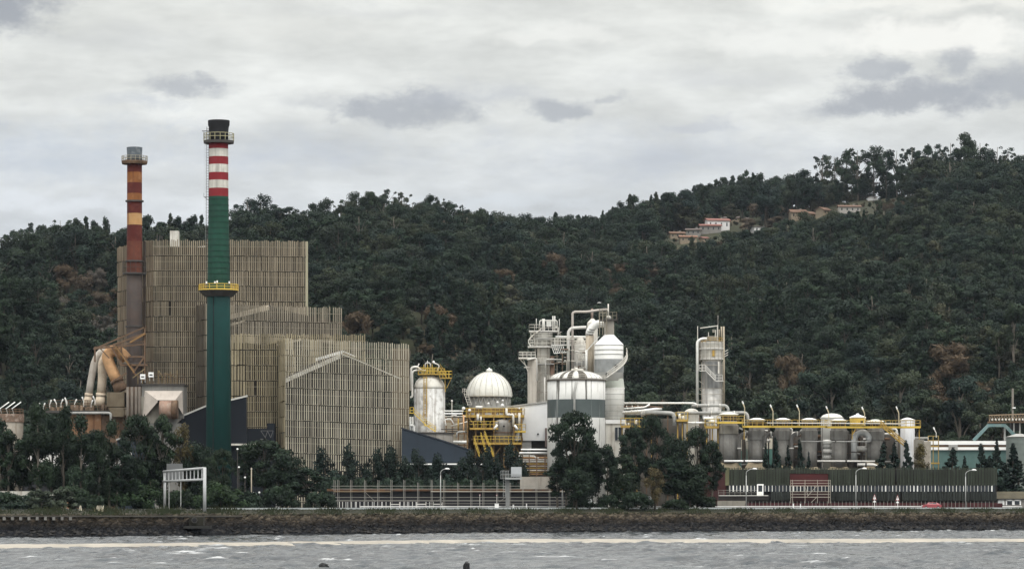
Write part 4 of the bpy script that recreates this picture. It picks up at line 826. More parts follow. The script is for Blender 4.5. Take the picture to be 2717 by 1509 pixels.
b = MB(); b.hexa([P(376,1122,YP-.2), P(436,1122,YP-.2), P(436,1122,YP+2), P(376,1122,YP+2), P(374,1050,YP-.2), P(424,1060,YP-.2), P(424,1060,YP+2), P(374,1050,YP+2)]); b.build('side_panel', CONC, t)
b = MB(); b.smooth = True; b.tube([P(424,1086,YP-3), P(456,1086,YP-3)], S(24,YP), 24); b.build('inlet_drum', M('rose_rust_drum', (.27,.18,.135), .85, .2, .3, .6, (.12,.06,.05), .4, (.42,.36,.30)), t)
b = MB(); b.tube([P(456,1086,YP-3), P(472,1086,YP-3)], S(25,YP), 24); b.build('drum_band', BROWNST, t)
for px in (339,350,361,370):
    b = MB(); b.tube([P(px,1150,YP-.6), P(px,1026,YP-.6)], .35, 8); b.build('column', M('col%d' % px, (.14,.12,.10), .85, .3, .4), t)
b = MB(); b.box(X(334,YP), X(376,YP), YP+1, YP+8, G0, Z(1026,YP)); b.build('rear_wall', BROWNST, t)
b = MB(); b.hexa([P(400,1122,YP), P(470,1122,YP), P(470,1122,YP+8), P(400,1122,YP+8), P(376,1108,YP), P(486,1108,YP), P(486,1108,YP+8), P(376,1108,YP+8)]); b.box(X(396,YP), X(480,YP), YP, YP+6, G0, Z(1122,YP)); b.build('base', CONCD, t)
b = MB(); z = Z(1018,YP); b.rail([(X(374,YP), YP-.3, z), (X(488,YP), YP-.3, z)], 2.2, .11, 1.5); b.build('railing', BROWNST, t)
b = MB()
for px, h in ((366,30),(378,34),(397,28),(420,34),(430,18),(445,26),(452,32),(462,20),(470,36),(438,30)): b.beam(P(px,1018,YP+.5), P(px,1018-h,YP+.5), .22)
b.beam(P(352,1002,YP), P(384,978,YP), .25); b.beam(P(420,982,YP), P(432,1000,YP), .25); b.beam(P(440,990,YP), P(466,1000,YP), .2); b.build('pipework', M('ochre_pipework', (.20,.15,.08), .8, .3), t)
for i, (px, py, lab) in enumerate(((380,999,'white notice board with a dark bar on the filter house roof, left and lower one'), (402,994,'white notice board with a dark bar on the filter house roof, right and higher one'))):
    tt = thing('notice_board', lab, 'sign', (X(px,YP-1), YP-1, Z(py+9,YP)), 'notice boards on the filter house roof')
    MB().box(X(px-6.8,YP), X(px+6.8,YP), YP-1.1, YP-1, Z(py+6.5,YP), Z(py-6.5,YP)).build('panel', WHITE2, tt)
    b = MB(); b.box(X(px-4,YP), X(px+4,YP), YP-1.14, YP-1.1, Z(py+2.2,YP), Z(py-1,YP)); b.build('dark_bar', BLACK, tt)
    b = MB(); b.beam(P(px-5,py+6,YP-.9), P(px-5,py+16,YP-.9), .15); b.beam(P(px+5,py+6,YP-.9), P(px+5,py+16,YP-.9), .15); b.build('post', GAL, tt)
# duct base block and rusty deck row
t = thing('rusty_platform', 'long rusty platform of beams and tanks behind the waterfront trees at left', 'platform', (X(180,803), 803, G0))
b = MB(); YQ = 800
b.box(X(283,YQ), X(330,YQ), YQ, YQ+6, Z(1078,YQ), Z(1040,YQ)); b.hexa([P(300,1105,YQ), P(328,1105,YQ), P(328,1105,YQ+5), P(300,1105,YQ+5), P(286,1080,YQ), P(330,1080,YQ), P(330,1080,YQ+5), P(286,1080,YQ+5)]); b.build('bin', M('mossy_bin', (.155,.125,.085), .9, .25, .4, .5, (.07,.05,.03)), t)
b = MB(); b.box(X(120,YQ), X(292,YQ), YQ+.5, YQ+8, Z(1094,YQ), Z(1088,YQ)); b.build('deck', DSTEEL, t)
b = MB(); b.box(X(175,YQ), X(266,YQ), YQ+1.5, YQ+8, G0, Z(1094,YQ)); b.build('wall', M('streaked_rust_wall', (.20,.105,.055), .9, .25, .3, .8, (.07,.035,.02), .4, (.26,.2,.14)), t)
b = MB(); b.box(X(266,YQ), X(340,YQ), YQ+2, YQ+8, G0, Z(1100,YQ)); b.build('dark_bay', BROWNST, t)
b = MB(); b.rail([P(120,1088,YQ+.5), P(290,1088,YQ+.5)], 1.3, .13, 1.4); b.rail([P(130,1076,YQ+5), P(284,1076,YQ+5)], 1.3, .13, 1.6); b.build('railing', BROWNST, t)
b = MB()
rsx = np.random.RandomState(3)
for k in range(26):
    px = rsx.uniform(125, 285); h = rsx.uniform(5, 16); w = rsx.uniform(2, 6); b.box(X(px-w,YQ), X(px+w,YQ), YQ+2+rsx.uniform(0,3), YQ+6, Z(1090,YQ), Z(1088-h,YQ))
b.build('machinery', M('rusty_machinery', (.19,.135,.09), .9, .35, .6, .6, (.08,.045,.03), .4, (.3,.25,.2), island=.4), t)
b = MB(); b.smooth = True; b.tube(bend([P(180,1095,YQ-.5), P(290,1095,YQ-.5), P(294,1098,YQ-.5), P(294,1130,YQ-.5)], .4, 4), .3, 8); b.build('pipe', PIPEG, t)
t = thing('tank', 'pale tank with a rust-blotched rim at the far left edge', 'tank', (X(16,806), 806, G0))
b = MB(); b.lathe([(S(40,806),G0),(S(40,806),Z(1112,806)),(0,Z(1108,806))], X(12,806), 812, 32); b.build('shell', M('stained_pale_shell', (.42,.38,.32), .85, .2, .3, .7, (.17,.12,.08), .4, (.25,.2,.15)), t)
b = MB(); b.lathe([(S(40.5,806),Z(1118,806)),(S(42,806),Z(1118,806)),(S(42,806),Z(1096,806)),(S(40.5,806),Z(1096,806))], X(12,806), 812, 32); b.build('rim', M('rusty_rim', (.19,.13,.095), .9, .3, .5, .6, (.13,.07,.045), .5, (.5,.42,.36)), t)
b = MB(); b.ringrail(X(12,806), 812, Z(1096,806), S(40,806), 1.2, .1, 14); b.build('railing', BROWNST, t)
# floodlight masts: short posts with a slanting lamp arm
def mast(px, pyb, Y, h, lean, lab, grp, arm=14, mat=None):
    t = thing('lamp_mast', lab, 'lamp mast', (X(px,Y), Y, Z(pyb,Y)), grp)
    b = MB(); top = P(px, pyb-h, Y); b.beam(P(px,pyb,Y), top, .2); b.build('pole', mat or PIPE, t)
    b = MB(); e = P(px+lean, pyb-h-arm, Y); b.tube([top, e], [.11, .17], 6); b.build('arm', mat or PIPE, t)
    b = MB(); dv = Vector(e)-Vector(top); b.tube([Vector(top)+dv*.65, Vector(top)+dv*1.08], .17, 6); b.build('lamp', WHITE2, t)
LM = [(108,1078,6,-3),(115,1078,6,4),(132,1074,10,4),(150,1074,12,-6),(162,1072,10,5),(176,1070,8,-2),(178,1072,14,-6),(198,1072,10,5),(222,1070,14,-4),(252,1066,12,-5),(242,1072,8,4)]
for i, (px, py, h, l) in enumerate(LM):
    mast(px, py+8, 801+(i % 3), h, l, uniq(f'{ORD[i]} short tilted lamp mast from the left above the rusty platform'), 'tilted lamp masts on the rusty platform', 11)
for i, px in enumerate((4, 20, 36)):
    t = thing('lamp_mast', uniq(f'{ORD[i]} from left of three low long-armed lamps over the pale tank'), 'lamp mast', P(px, 1096, 803), 'long-armed lamps over the pale tank')
    b = MB(); b.beam(P(px,1096,803), P(px-4,1082,803), .14); b.build('pole', PIPEG, t); b = MB(); b.tube([P(px-5,1084,803), P(px+20,1066,803)], [.1,.16], 6); b.build('lamp', WHITE2, t)
# low shed along the road at far left
t = thing('shed', 'long low dark grey shed with a white upper strip behind the trees at left', 'shed', (X(170,640), 668, G0))
YS = 664
b = MB(); b.box(X(60,YS), X(336,YS), YS, YS+14, Z(1322,YS), Z(1238,YS)); b.build('wall', M('grey_cladding', (.045,.047,.052), .8, .15, .3), t)
b = MB(); b.box(X(60,YS), X(330,YS), YS+2, YS+13, Z(1238,YS), Z(1192,YS)); b.build('clerestory', M('translucent_white_cladding', (.70,.69,.66), .7, .08, .3, .2, (.4,.4,.38)), t)
b = MB(); b.box(X(56,YS), X(340,YS), YS-.4, YS+14, Z(1239,YS), Z(1235,YS)); b.build('eaves', DSTEEL, t)
t = thing('wall', 'weathered whitish low wall behind the bushes at the far left', 'wall', (X(40,650), 648, G0-.5))
b = MB(); b.box(X(-60,648), X(82,648), 648, 648.4, 3.6, Z(1302,648)); b.box(X(112,648), X(165,648), 648, 648.4, 3.6, Z(1308,648)); b.build('wall_body', DIRTY, t) if 0 else b.build('panel', DIRTY, t)
t = thing('roof_shed', 'small grey lean-to roof below the filter house at left', 'lean-to', (X(325,700), 702, G0))
b = MB(); p, q = P(308,1164,700), P(350,1150,700); b.hexa([(p[0],700,p[2]-.3),(q[0],700,q[2]-.3),(q[0],708,q[2]-.3),(p[0],708,p[2]-.3),p,q,(q[0],708,q[2]),(p[0],708,p[2])]); b.build('roof', PIPEG, t)
b = MB(); b.box(X(310,700), X(400,700), 700.5, 708, G0, Z(1168,700)); b.build('wall', SLATE, t)
# ---------------------------------------------------------------- process plant right of the mill
def cyl(px, r, ya, yb, Y, n=40): return [(S(r,Y), Z(yb,Y)), (S(r,Y), Z(ya,Y))]
def dome(r, z, h, k=7): return [(r*math.cos(a), z+h*math.sin(a)) for a in np.linspace(0, math.pi/2, k)[:-1]] + [(0, z+h)]
# domed silvery tank
Y = 806; px0 = 1139.5; x0 = X(px0, Y)
t = thing('tank', 'tall stained silver tank with a domed top and yellow ladder beside the slatted building', 'tank', (x0, Y, G0))
b = MB(); r = S(41.5, Y); b.lathe([(r, G0), (r, Z(1032,Y))], x0, Y, 48); b.build('shell', STAIN, t)
b = MB(); b.lathe(dome(r, Z(1032,Y), S(40,Y), 9), x0, Y, 48); b.build('dome', DIRTY, t)
b = MB(); b.ladder((x0+S(-10,Y), Y-r-.3, Z(1130,Y)), (x0+S(-10,Y), Y-r-.3, Z(1000,Y)), .6, .12, .45); b.beam((x0+S(-10,Y), Y-r*.6, Z(1000,Y)), (x0+S(-10,Y), Y-2, Z(975,Y)), .3); b.build('ladder', YEL, t)
pf = MB(); pf.box(x0+S(-30,Y), x0+S(40,Y), Y-3, Y+2.4, Z(995,Y), Z(992,Y)); pf.box(x0+S(28,Y), x0+S(60,Y), Y-3, Y-1.2, Z(1005,Y), Z(1002,Y)); pf = pf.build('platform', YEL, t)
b = MB(); z = Z(992,Y); b.rail([(x0+S(28,Y),Y-3,Z(1002,Y)),(x0+S(60,Y),Y-3,Z(1002,Y)),(x0+S(60,Y),Y-1.2,Z(1002,Y)),(x0+S(28,Y),Y-1.2,Z(1002,Y))], 1.5, .13, .8); b.build('railing', YELC, pf); b = MB(); b.rail([(x0+S(25,Y),Y-3,z),(x0+S(-30,Y),Y-3,z),(x0+S(-30,Y),Y+2.4,z),(x0+S(40,Y),Y+2.4,z)], 1.4, .12, .9)
for k in (-14, -4, 8): b.beam((x0+S(k,Y),Y-3,z), (x0+S(k,Y),Y-3,Z(968,Y)), .16)
b.build('railing', YELC, pf)
b = MB(); b.beam((x0+S(28,Y),Y-2,Z(974,Y)), (x0+S(46,Y),Y-2,Z(1002,Y)), .2); b.beam((x0+S(28,Y),Y-2,Z(966,Y)), (x0+S(46,Y),Y-2,Z(994,Y)), .12); b.beam((x0+S(46,Y),Y-2,Z(1030,Y)), (x0+S(58,Y),Y-2,Z(1005,Y)), .2); b.beam((x0+S(42,Y),Y-2,Z(1040,Y)), (x0+S(42,Y),Y-2,Z(1005,Y)), .25); b.build('stair_brace', YEL, t)
b = MB(); b.smooth = True
for pts, rr in (([(1120,985),(1106,972),(1091,975),(1089,1036)],3.2), ([(1130,983),(1100,982),(1094,988),(1094,1052),(1088,1054)],2.6), ([(1128,975),(1128,962),(1142,962),(1142,975)],1.3), ([(1105,980),(1112,964)],1.4), ([(1160,985),(1166,968),(1150,962)],1.6), ([(1134,970),(1134,956)],.8)): b.tube(bend([P(a,c,Y-2.4) for a, c in pts], .5, 4), S(rr,Y), 10)
b.build('pipe', PIPE, t)
b = MB(); b.lathe([(0,Z(964,Y)),(S(3,Y),Z(963,Y)),(S(3.4,Y),Z(960,Y)),(0,Z(957,Y))], X(1151,Y), Y-2, 10); b.build('lamp', WHITE2, t)
b = MB(); z = Z(1130,Y); a, c = P(1097,1096,Y-5.4), P(1132,1130,Y-5.4); b.stair(a, c, 1.2, .14); b.stair(P(1132,1130,Y-5.4), P(1156,1146,Y-5.4), 1.2, .14); b.box(X(1088,Y),X(1098,Y),Y-6.2,Y-4.6,Z(1098,Y),Z(1096,Y)); b.rail([P(1088,1096,Y-6.2),P(1098,1096,Y-6.2)],1.4,.14,.8); b.box(X(1126,Y),X(1146,Y),Y-6.1,Y-4.7,Z(1131,Y),Z(1129,Y)); b.build('stairs', YELC, t)
b = MB(); b.smooth = True
for px in (1089, 1095): b.tube(bend([P(px,1150,Y-4), P(px,1105,Y-4)], .3), S(2.6,Y), 10)
b.tube(bend([P(1088,1128,Y-4.5), P(1099,1128,Y-4.5), P(1099,1160,Y-4.5)], .5), S(3,Y), 10); b.build('pipe', WHITE, t)
Y2 = 800
t = thing('tank', 'short concrete-grey tank at the foot of the silver domed tank', 'tank', (X(1150,Y2), Y2, G0))
b = MB(); b.lathe([(S(52,Y2),G0),(S(50,Y2),Z(1147,Y2)),(0,Z(1144,Y2))], X(1152,Y2), Y2+1, 40); b.build('shell', M('sooty_shell', (.30,.28,.25), .8, .2, .3, .7, (.10,.09,.08), .3, (.2,.18,.15)), t)
b = MB(); b.lathe([(S(53,Y2),Z(1150,Y2)),(S(54,Y2),Z(1150,Y2)),(S(54,Y2),Z(1146.5,Y2)),(S(50,Y2),Z(1146.5,Y2))], X(1152,Y2), Y2+1, 40); b.build('rim', DSTEEL, t)
# dome of white segments
Y = 822; px0 = 1298; x0 = X(px0, Y)
t = thing('dome_tank', 'white half-sphere dome with ribs on a grey drum', 'tank', (x0, Y, G0))
r = S(61, Y); b = MB(); h = S(64,Y); zb = Z(1050,Y)
b.lathe([(r*.99, zb-.3)] + dome(r, zb, h, 14), x0, Y, 56); b.build('dome', M('dome_white', (.66,.66,.61), .5, .1, .25, .25, (.45,.43,.36), .4, (.50,.48,.40)), t)
b = MB()
for k in range(22):
    a = 2*math.pi*k/22; b.tube([(x0+r*1.006*math.cos(e)*math.cos(a), Y+r*1.006*math.cos(e)*math.sin(a), zb+h*1.006*math.sin(e)) for e in np.linspace(0, 1.5, 10)], .07, 4)
b.build('rib', M('dome_rib', (.36,.35,.31), .6), t)
b = MB(); b.lathe([(S(8,Y),Z(988,Y)),(S(8.5,Y),Z(981,Y)),(S(6,Y),Z(979,Y)),(S(2.4,Y),Z(977.5,Y)),(0,Z(974,Y))], x0, Y, 20); b.build('cap', WHITE, t)
b = MB(); r2 = S(54,Y); b.lathe([(r2,G0),(r2,Z(1049,Y))], x0, Y, 40); b.build('drum', M('grey_drum', (.26,.255,.235), .8, .15, .3, .3, (.15,.14,.12)), t)
b = MB()
for k in range(24):
    a0, a1 = 2*math.pi*k/24, 2*math.pi*(k+1)/24; f_ = lambda a, z: (x0+(r2+.25)*math.cos(a), Y+(r2+.25)*math.sin(a), z)
    b.beam(f_(a0,Z(1052,Y)), f_((a0+a1)/2,Z(1075,Y)), .16); b.beam(f_(a1,Z(1052,Y)), f_((a0+a1)/2,Z(1075,Y)), .16)
b.build('lattice', PIPEG, t)
b = MB(); pts = [(x0+(r+.5)*-math.cos(e), Y-2, zb+(h+.5)*math.sin(e)) for e in np.linspace(.55, 1.25, 9)]
for o in (.3, 1.2): 
    for p, q in zip(pts[:-1], pts[1:]):
        n_ = Vector(((p[0]-x0), 0, (p[2]-zb))).normalized()*o; b.beam(Vector(p)+n_, Vector(q)+n_, .12)
for p in pts: n_ = Vector(((p[0]-x0), 0, (p[2]-zb))).normalized(); b.beam(Vector(p)+n_*.2, Vector(p)+n_*1.2, .1)
b.build('ladder', DSTEEL, t)
b = MB(); b.ladder(P(1247,1076,Y-3), P(1236,1042,Y-3), .9, .14); b.rail([P(1227,1042,Y-3),P(1237,1042,Y-3)], 1, .12, .5); b.build('access_ladder', DIRTY, t)
# yellow steel structure in front of the dome
Y = 806
t = thing('steel_structure', 'yellow steel process structure with platforms and stairs in front of the white dome', 'steel structure', (X(1305,Y), Y, G0))
def deck(x0, x1, py, Y, dep, th=.35, rh=1.25, mat=YEL, par=None, rail=True, st=1.0):
    b = MB(); z = Z(py,Y); b.box(X(x0,Y), X(x1,Y), Y, Y+dep, z-th, z); d_ = b.build('platform', mat, par)
    if rail: b = MB(); b.rail([(X(x0,Y),Y+dep,z),(X(x0,Y),Y,z),(X(x1,Y),Y,z),(X(x1,Y),Y+dep,z)], rh, .11, st); b.build('railing', YELC, d_)
    return d_
deck(1226, 1391, 1100, Y, 9, .6, 1.6, YEL, t); deck(1246, 1322, 1134, Y-1, 4, .45, 1.5, YEL, t); deck(1256, 1384, 1173, Y-1.5, 8, .5, 1.5, YEL, t); deck(1366, 1395, 1142, Y-2, 5, .4, 1.5, YELC, t)
b = MB()
for px in (1240, 1262, 1284, 1310, 1338, 1364, 1384):
    for yy in (Y+.4, Y+8): b.beam((X(px,Y),yy,G0), (X(px,Y),yy,Z(1082,Y)), .42)
for a, c in (((1262,1173),(1284,1210)),((1310,1210),(1338,1173)),((1240,1100),(1262,1134)),((1364,1173),(1384,1215)),((1338,1134),(1364,1100))): b.beam(P(*a,Y), P(*c,Y), .25)
b.build('column', M('ochre_column', (.26,.17,.075), .8, .25, .5, .5, (.12,.07,.04)), t)
b = MB()
for k in range(40):
    px = R.uniform(1238, 1386); py = R.choice((1098, 1133, 1172)); hh = R.uniform(5, 20); w = R.uniform(1.2, 4.5); yy = R.uniform(Y+1.5, Y+7)
    if R.random() < .5: b.box(X(px-w,Y), X(px+w,Y), yy, yy+1.2, Z(py,Y), Z(py-hh,Y))
    else: b.tube([P(px,py,yy), P(px,py-hh,yy)], S(w*.6,Y), 8)
for k in range(60):
    px = R.uniform(1236, 1388); py = R.uniform(1082, 1200); b.tube([P(px,py,Y+R.uniform(-.5,5)), P(px+R.choice((0,0,R.uniform(-14,14))),py+R.uniform(4,22),Y+R.uniform(-.5,5))], S(R.uniform(.5,1.8),Y), 6)
b.build('machinery', M('mixed_machinery', (.25,.19,.12), .75, .3, .6, .5, (.10,.06,.04), .4, (.4,.36,.3), island=.6), t)
b = MB(); b.box(X(1240,Y), X(1382,Y), Y+8.5, Y+9, G0, Z(1100,Y)); b.build('rear_wall', M('dull_brown_wall', (.14,.115,.09), .9, .3, .3, .5, (.06,.045,.035)), t)  # back wall in a dull streaked brown
b = MB(); b.box(X(1242,Y), X(1385,Y), Y+.3, Y+.7, Z(1095,Y), Z(1083,Y)); b.build('valance', M('orange_brown_panel', (.27,.17,.06), .8, .25, .6, .6, (.12,.07,.04)), t)
b = MB()
for px, yy, c in ((1230,1083,4.5),(1246,1088,4),(1333,1075,4.5),(1296,1070,3),(1320,1067,3),(1334,1062,2.6),(1378,1083,2.2)): b.lathe([(0,Z(yy+c,Y)),(S(c,Y),Z(yy+c*.4,Y)),(S(c,Y),Z(yy-c*.5,Y)),(0,Z(yy-c,Y))], X(px,Y), Y-.5, 12)
b.build('lamp', WHITE2, t)
b = MB(); b.smooth = True
for pts, rr in (([(1262,1080),(1280,1080)],4), ([(1268,1116),(1268,1098)],3.5), ([(1276,1120),(1276,1104)],2.6), ([(1344,1082),(1344,1100),(1362,1100),(1362,1130)],3), ([(1378,1095),(1378,1130)],3)): b.tube(bend([P(a,c,Y-.8) for a, c in pts], .4), S(rr,Y), 10)
b.build('pipe', DIRTY, t)
b = MB(); b.stair(P(1272,1214,Y-3), P(1258,1173,Y-3), 1, .14); b.stair(P(1292,1212,Y-3.5), P(1276,1160,Y-3.5), 1, .12); b.stair(P(1310,1216,Y-4), P(1286,1156,Y-4), 1.0, .14); b.beam(P(1287,1150,Y-4), P(1308,1205,Y-4), .2); b.build('stairs', YELC, t)
t = thing('vessel', 'grey round-topped vessel standing in the yellow steel structure', 'vessel', (X(1334,Y), Y+.5, Z(1173,Y)))
b = MB(); rr = S(25,Y); b.lathe([(rr,Z(1173,Y)),(rr,Z(1122,Y))]+dome(rr,Z(1122,Y),S(12,Y),6), X(1334,Y), Y+1.5, 32); b.build('shell', M('grey_vessel', (.27,.26,.24), .6, .18, .4, .5, (.13,.11,.09), .3, (.36,.33,.28)), t)
b = MB(); b.lathe([(rr+.12,Z(1148,Y)),(rr+.2,Z(1148,Y)),(rr+.2,Z(1145.5,Y)),(rr+.12,Z(1145.5,Y))], X(1334,Y), Y+1.5, 32); b.build('band', BROWNST, t)
b = MB(); b.tube([P(1337,1130,Y-1.1), P(1337,1130,Y-1.5)], S(2.6,Y), 10); b.build('manhole', BLACK, t)
for i, (a, c, lab) in enumerate((((1311,1138),(1320,1126),'left'), ((1365,1127),(1374,1139),'right'))):
    tt = thing('tube_lamp', f'slanting white tube lamp {lab} of the grey round-topped vessel', 'lamp', P(*a,Y-2.4), 'tube lamps on the yellow structure'); b = MB(); b.tube([P(*a,Y-2.4), P(*c,Y-2.4)], .28, 8); b.build('tube', WHITE2, tt); b = MB(); b.beam(P(a[0],a[1],Y-2.2), P(a[0],a[1]+8,Y-2.2), .12); b.build('bracket', YEL, tt)
# white clad hall
Y = 812
t = thing('hall', 'white clad hall with a slightly sloping roof left of the striped silo', 'hall', (X(1415,Y), Y, G0))
b = MB(); p = [P(1345,1081,Y), P(1456,1067,Y)]; b.hexa([(p[0][0],Y,Z(1168,Y)),(p[1][0],Y,Z(1168,Y)),(p[1][0],Y+20,Z(1168,Y)),(p[0][0],Y+20,Z(1168,Y)),p[0],p[1],(p[1][0],Y+20,p[1][2]),(p[0][0],Y+20,p[0][2])]); b.build('wall', M('white_cladding', (.72,.73,.73), .6, .06, .2, .12, (.5,.5,.48)), t)
b = MB(); b.hexa([(p[0][0]-.2,Y-.3,p[0][2]+.01),(p[1][0],Y-.3,p[1][2]+.01),(p[1][0],Y+20,p[1][2]+.01),(p[0][0]-.2,Y+20,p[0][2]+.01),(p[0][0]-.2,Y-.3,p[0][2]+.35),(p[1][0],Y-.3,p[1][2]+.35),(p[1][0],Y+20,p[1][2]+.35),(p[0][0]-.2,Y+20,p[0][2]+.35)]); b.build('roof', PIPEG, t)
b = MB()
for k in range(9): b.box(X(1383+k*2.8,Y), X(1385+k*2.8,Y), Y+.3, Y+.5, Z(1192,Y), Z(1168.5,Y))
b.box(X(1382,Y), X(1410,Y), Y+.5, Y+.6, Z(1192,Y), Z(1168.5,Y)); b.build('louvre', M('grey_louvre', (.40,.40,.39), .7, .1), t)
b = MB(); b.box(X(1408,Y), X(1456,Y), Y+.6, Y+1, G0, Z(1168.5,Y)); b.build('dark_bay', DARKIN, t)
b = MB(); b.tube([P(1427.5,1151,Y-.1), P(1427.5,1151,Y-.25)], S(2.6,Y), 12); b.build('porthole', BLACK, t)
b = MB(); b.box(X(1446,Y), X(1451,Y), Y-.8, Y-.1, Z(1185,Y), Z(1135,Y)); b.build('downpipe', M('mauve_pipe', (.16,.12,.11), .8), t)
# pipe bridge in front
Y = 798
t = thing('pipe_rack', 'dense rack of white and rusty pipes between the white hall and the gantry sign', 'pipe rack', (X(1435,Y), Y, G0))
rows = [(1382,1462,1192,2.4,WHITE2),(1378,1458,1201,3,WHITE2),(1376,1430,1209,2,WHITE),(1380,1500,1213,1.6,RUST),(1376,1500,1219,1.6,DIRTY),(1382,1490,1224,1.3,WHITE),(1376,1500,1230,1.7,YEL),(1390,1496,1236,1.3,DIRTY),(1380,1500,1241,1.3,YEL),(1376,1480,1247,1.8,DIRTY),(1382,1500,1252,1.3,YEL),(1378,1500,1257,1.8,RUST)]
for i, (xa, xb, py, rr, m) in enumerate(rows):
    b = MB(); b.smooth = True; yy = Y-1+(i % 4)*.9; pts = [P(xa,py,yy), P(xb-12,py,yy), P(xb-8,py+5,yy), P(xb,py+5,yy)] if i % 3 == 2 else [P(xa,py,yy), P(xb,py,yy)]; b.tube(bend(pts, .4, 3), S(rr,Y), 8); b.build('pipe', m, t)
b = MB()
for px in (1386, 1404, 1424, 1446, 1470, 1492):
    b.beam((X(px,Y),Y-1.6,G0), (X(px,Y),Y-1.6,Z(1206,Y)), .3); b.beam((X(px,Y),Y+3,G0), (X(px,Y),Y+3,Z(1206,Y)), .3)
for py in (1216, 1233, 1249): b.beam(P(1378,py,Y-1.7), P(1500,py,Y-1.7), .22)
b.build('frame', BROWNST, t)
b = MB(); b.box(X(1376,Y), X(1500,Y), Y+3.4, Y+3.8, G0, Z(1262,Y)); b.build('plinth', CONC, t)
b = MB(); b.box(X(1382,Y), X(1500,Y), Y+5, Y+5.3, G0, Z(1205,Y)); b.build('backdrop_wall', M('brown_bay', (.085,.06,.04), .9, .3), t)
# short stretch of pipes between the domed tank and yellow structure
Y = 803
t = thing('pipe_rack', 'tangle of rusty and white pipes between the silver domed tank and the yellow structure', 'pipe rack', (X(1215,Y), Y, G0))
for i, (pts, rr, m) in enumerate((([(1194,1182),(1198,1172),(1238,1172)],4,WHITE), ([(1178,1090),(1230,1090)],2,WHITE), ([(1178,1097),(1228,1097)],1.8,WHITE2), ([(1178,1104),(1236,1104)],1.5,DIRTY), ([(1184,1128),(1180,1112),(1196,1110),(1204,1124)],1.6,WHITE), ([(1212,1160),(1212,1146),(1234,1144)],2.4,PIPEG), ([(1186,1142),(1240,1146)],1.6,DSTEEL), ([(1170,1138),(1236,1137)],1.3,DSTEEL), ([(1206,1190),(1242,1190)],2,RUST), ([(1200,1198),(1242,1198)],2,DIRTY), ([(1216,1110),(1216,1140)],2,YEL), ([(1230,1100),(1230,1150)],2,RUST), ([(1196,1130),(1240,1118)],1.6,DIRTY))):
    b = MB(); b.smooth = True; b.tube(bend([P(a,c,Y-(i%3)) for a, c in pts], .5, 4), S(rr,Y), 9); b.build('pipe', m, t)
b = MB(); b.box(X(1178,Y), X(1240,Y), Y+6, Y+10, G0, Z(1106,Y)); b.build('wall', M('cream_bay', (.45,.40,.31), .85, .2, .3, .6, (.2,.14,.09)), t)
b = MB()
for px in (1184, 1200, 1216, 1232): b.beam(P(px,1210,Y+1.5), P(px,1106,Y+1.5), .3)
for py in (1118, 1150, 1180): b.beam(P(1178,py,Y+1.4), P(1242,py,Y+1.4), .25)
b.build('frame', M('rust_frame', (.20,.12,.06), .85, .3), t)
b = MB(); b.lathe([(0,Z(1104,Y)),(S(6,Y),Z(1102,Y)),(S(6,Y),Z(1099,Y)),(0,Z(1095,Y))], X(1206,Y), Y-1, 14); b.build('valve_cover', WHITE2, t)
def postlamp(px, pyt, Y, lab, pyb=None, pm=None):
    t = thing('lamp_post', lab, 'lamp post', (X(px,Y), Y, G0 if pyb is None else Z(pyb,Y))); b = MB(); b.tube([(X(px,Y),Y,G0 if pyb is None else Z(pyb,Y)), P(px,pyt,Y)], .12 if pm is None else .07, 6); b.build('pole', pm or PIPE, t)
    b = MB(); b.lathe([(0,Z(pyt+2,Y)),(S(2.6,Y),Z(pyt+1,Y)),(S(2.6,Y),Z(pyt-2,Y)),(0,Z(pyt-3,Y))], X(px,Y), Y, 10); b.build('lamp', WHITE2, t)
postlamp(1199, 1063, 815, 'globe-topped lamp post between the silver tank and the white dome')
# white washer columns
Y = 828
t = thing('column', 'slim grey-white tower with a wide head, railed top and side platforms', 'tower', (X(1441,Y), Y, G0))
x0 = X(1441,Y); b = MB(); b.lathe([(S(17.5,Y),G0),(S(17.5,Y),Z(922,Y)),(S(24,Y),Z(914,Y)),(S(24,Y),Z(884,Y)),(S(20,Y),Z(879,Y)),(0,Z(876,Y))], X(1442,Y), Y, 32); b.build('shell', DIRTY, t)
b = MB(); b.box(X(1470,Y), X(1482,Y), Y-2, Y+1, Z(918,Y), Z(896,Y)); b.build('side_box', CONC, t)
for (xa, xb, py, rh) in ((1401,1487,919,1.5),(1404,1432,878,1.4),(1430,1480,878,1.2)):
    b = MB(); z = Z(py,Y); b.box(X(xa,Y), X(xb,Y), Y-3, Y+3, z-.3, z); d_ = b.build('platform', PIPE, t); b = MB(); b.rail([(X(xa,Y),Y+3,z),(X(xa,Y),Y-3,z),(X(xb,Y),Y-3,z),(X(xb,Y),Y+3,z)], rh, .12, 1.1); b.build('railing', DIRTY, d_)
b = MB(); b.smooth = True
for pts, rr in (([(1432,930),(1432,850),(1478,850),(1478,866)],1.6), ([(1467,876),(1467,838)],1.8), ([(1472,876),(1472,838)],1.8), ([(1423,872),(1423,845)],.9), ([(1484,878),(1484,846)],.9), ([(1474,868),(1480,868),(1481,890)],3), ([(1442,876),(1442,846)],3.2)): b.tube(bend([P(a,c,Y-1.5) for a, c in pts], .4), S(rr,Y), 8)
b.build('pipe', PIPE, t)
b = MB(); b.box(X(1450,Y), X(1463,Y), Y-1, Y+1, Z(866,Y), Z(852,Y)); b.box(X(1438,Y), X(1446,Y), Y-1, Y+1, Z(876,Y), Z(846,Y)); b.build('motor', WHITE, t)
b = MB(); b.tube([P(1408+14*(1-math.cos(a))-14*abs(math.sin(a)), 918-46*(a/math.pi), Y-3) for a in np.linspace(0, math.pi, 9)], .14, 6); b.ladder(P(1413,918,Y-3), P(1413,878,Y-3), .8, .14)
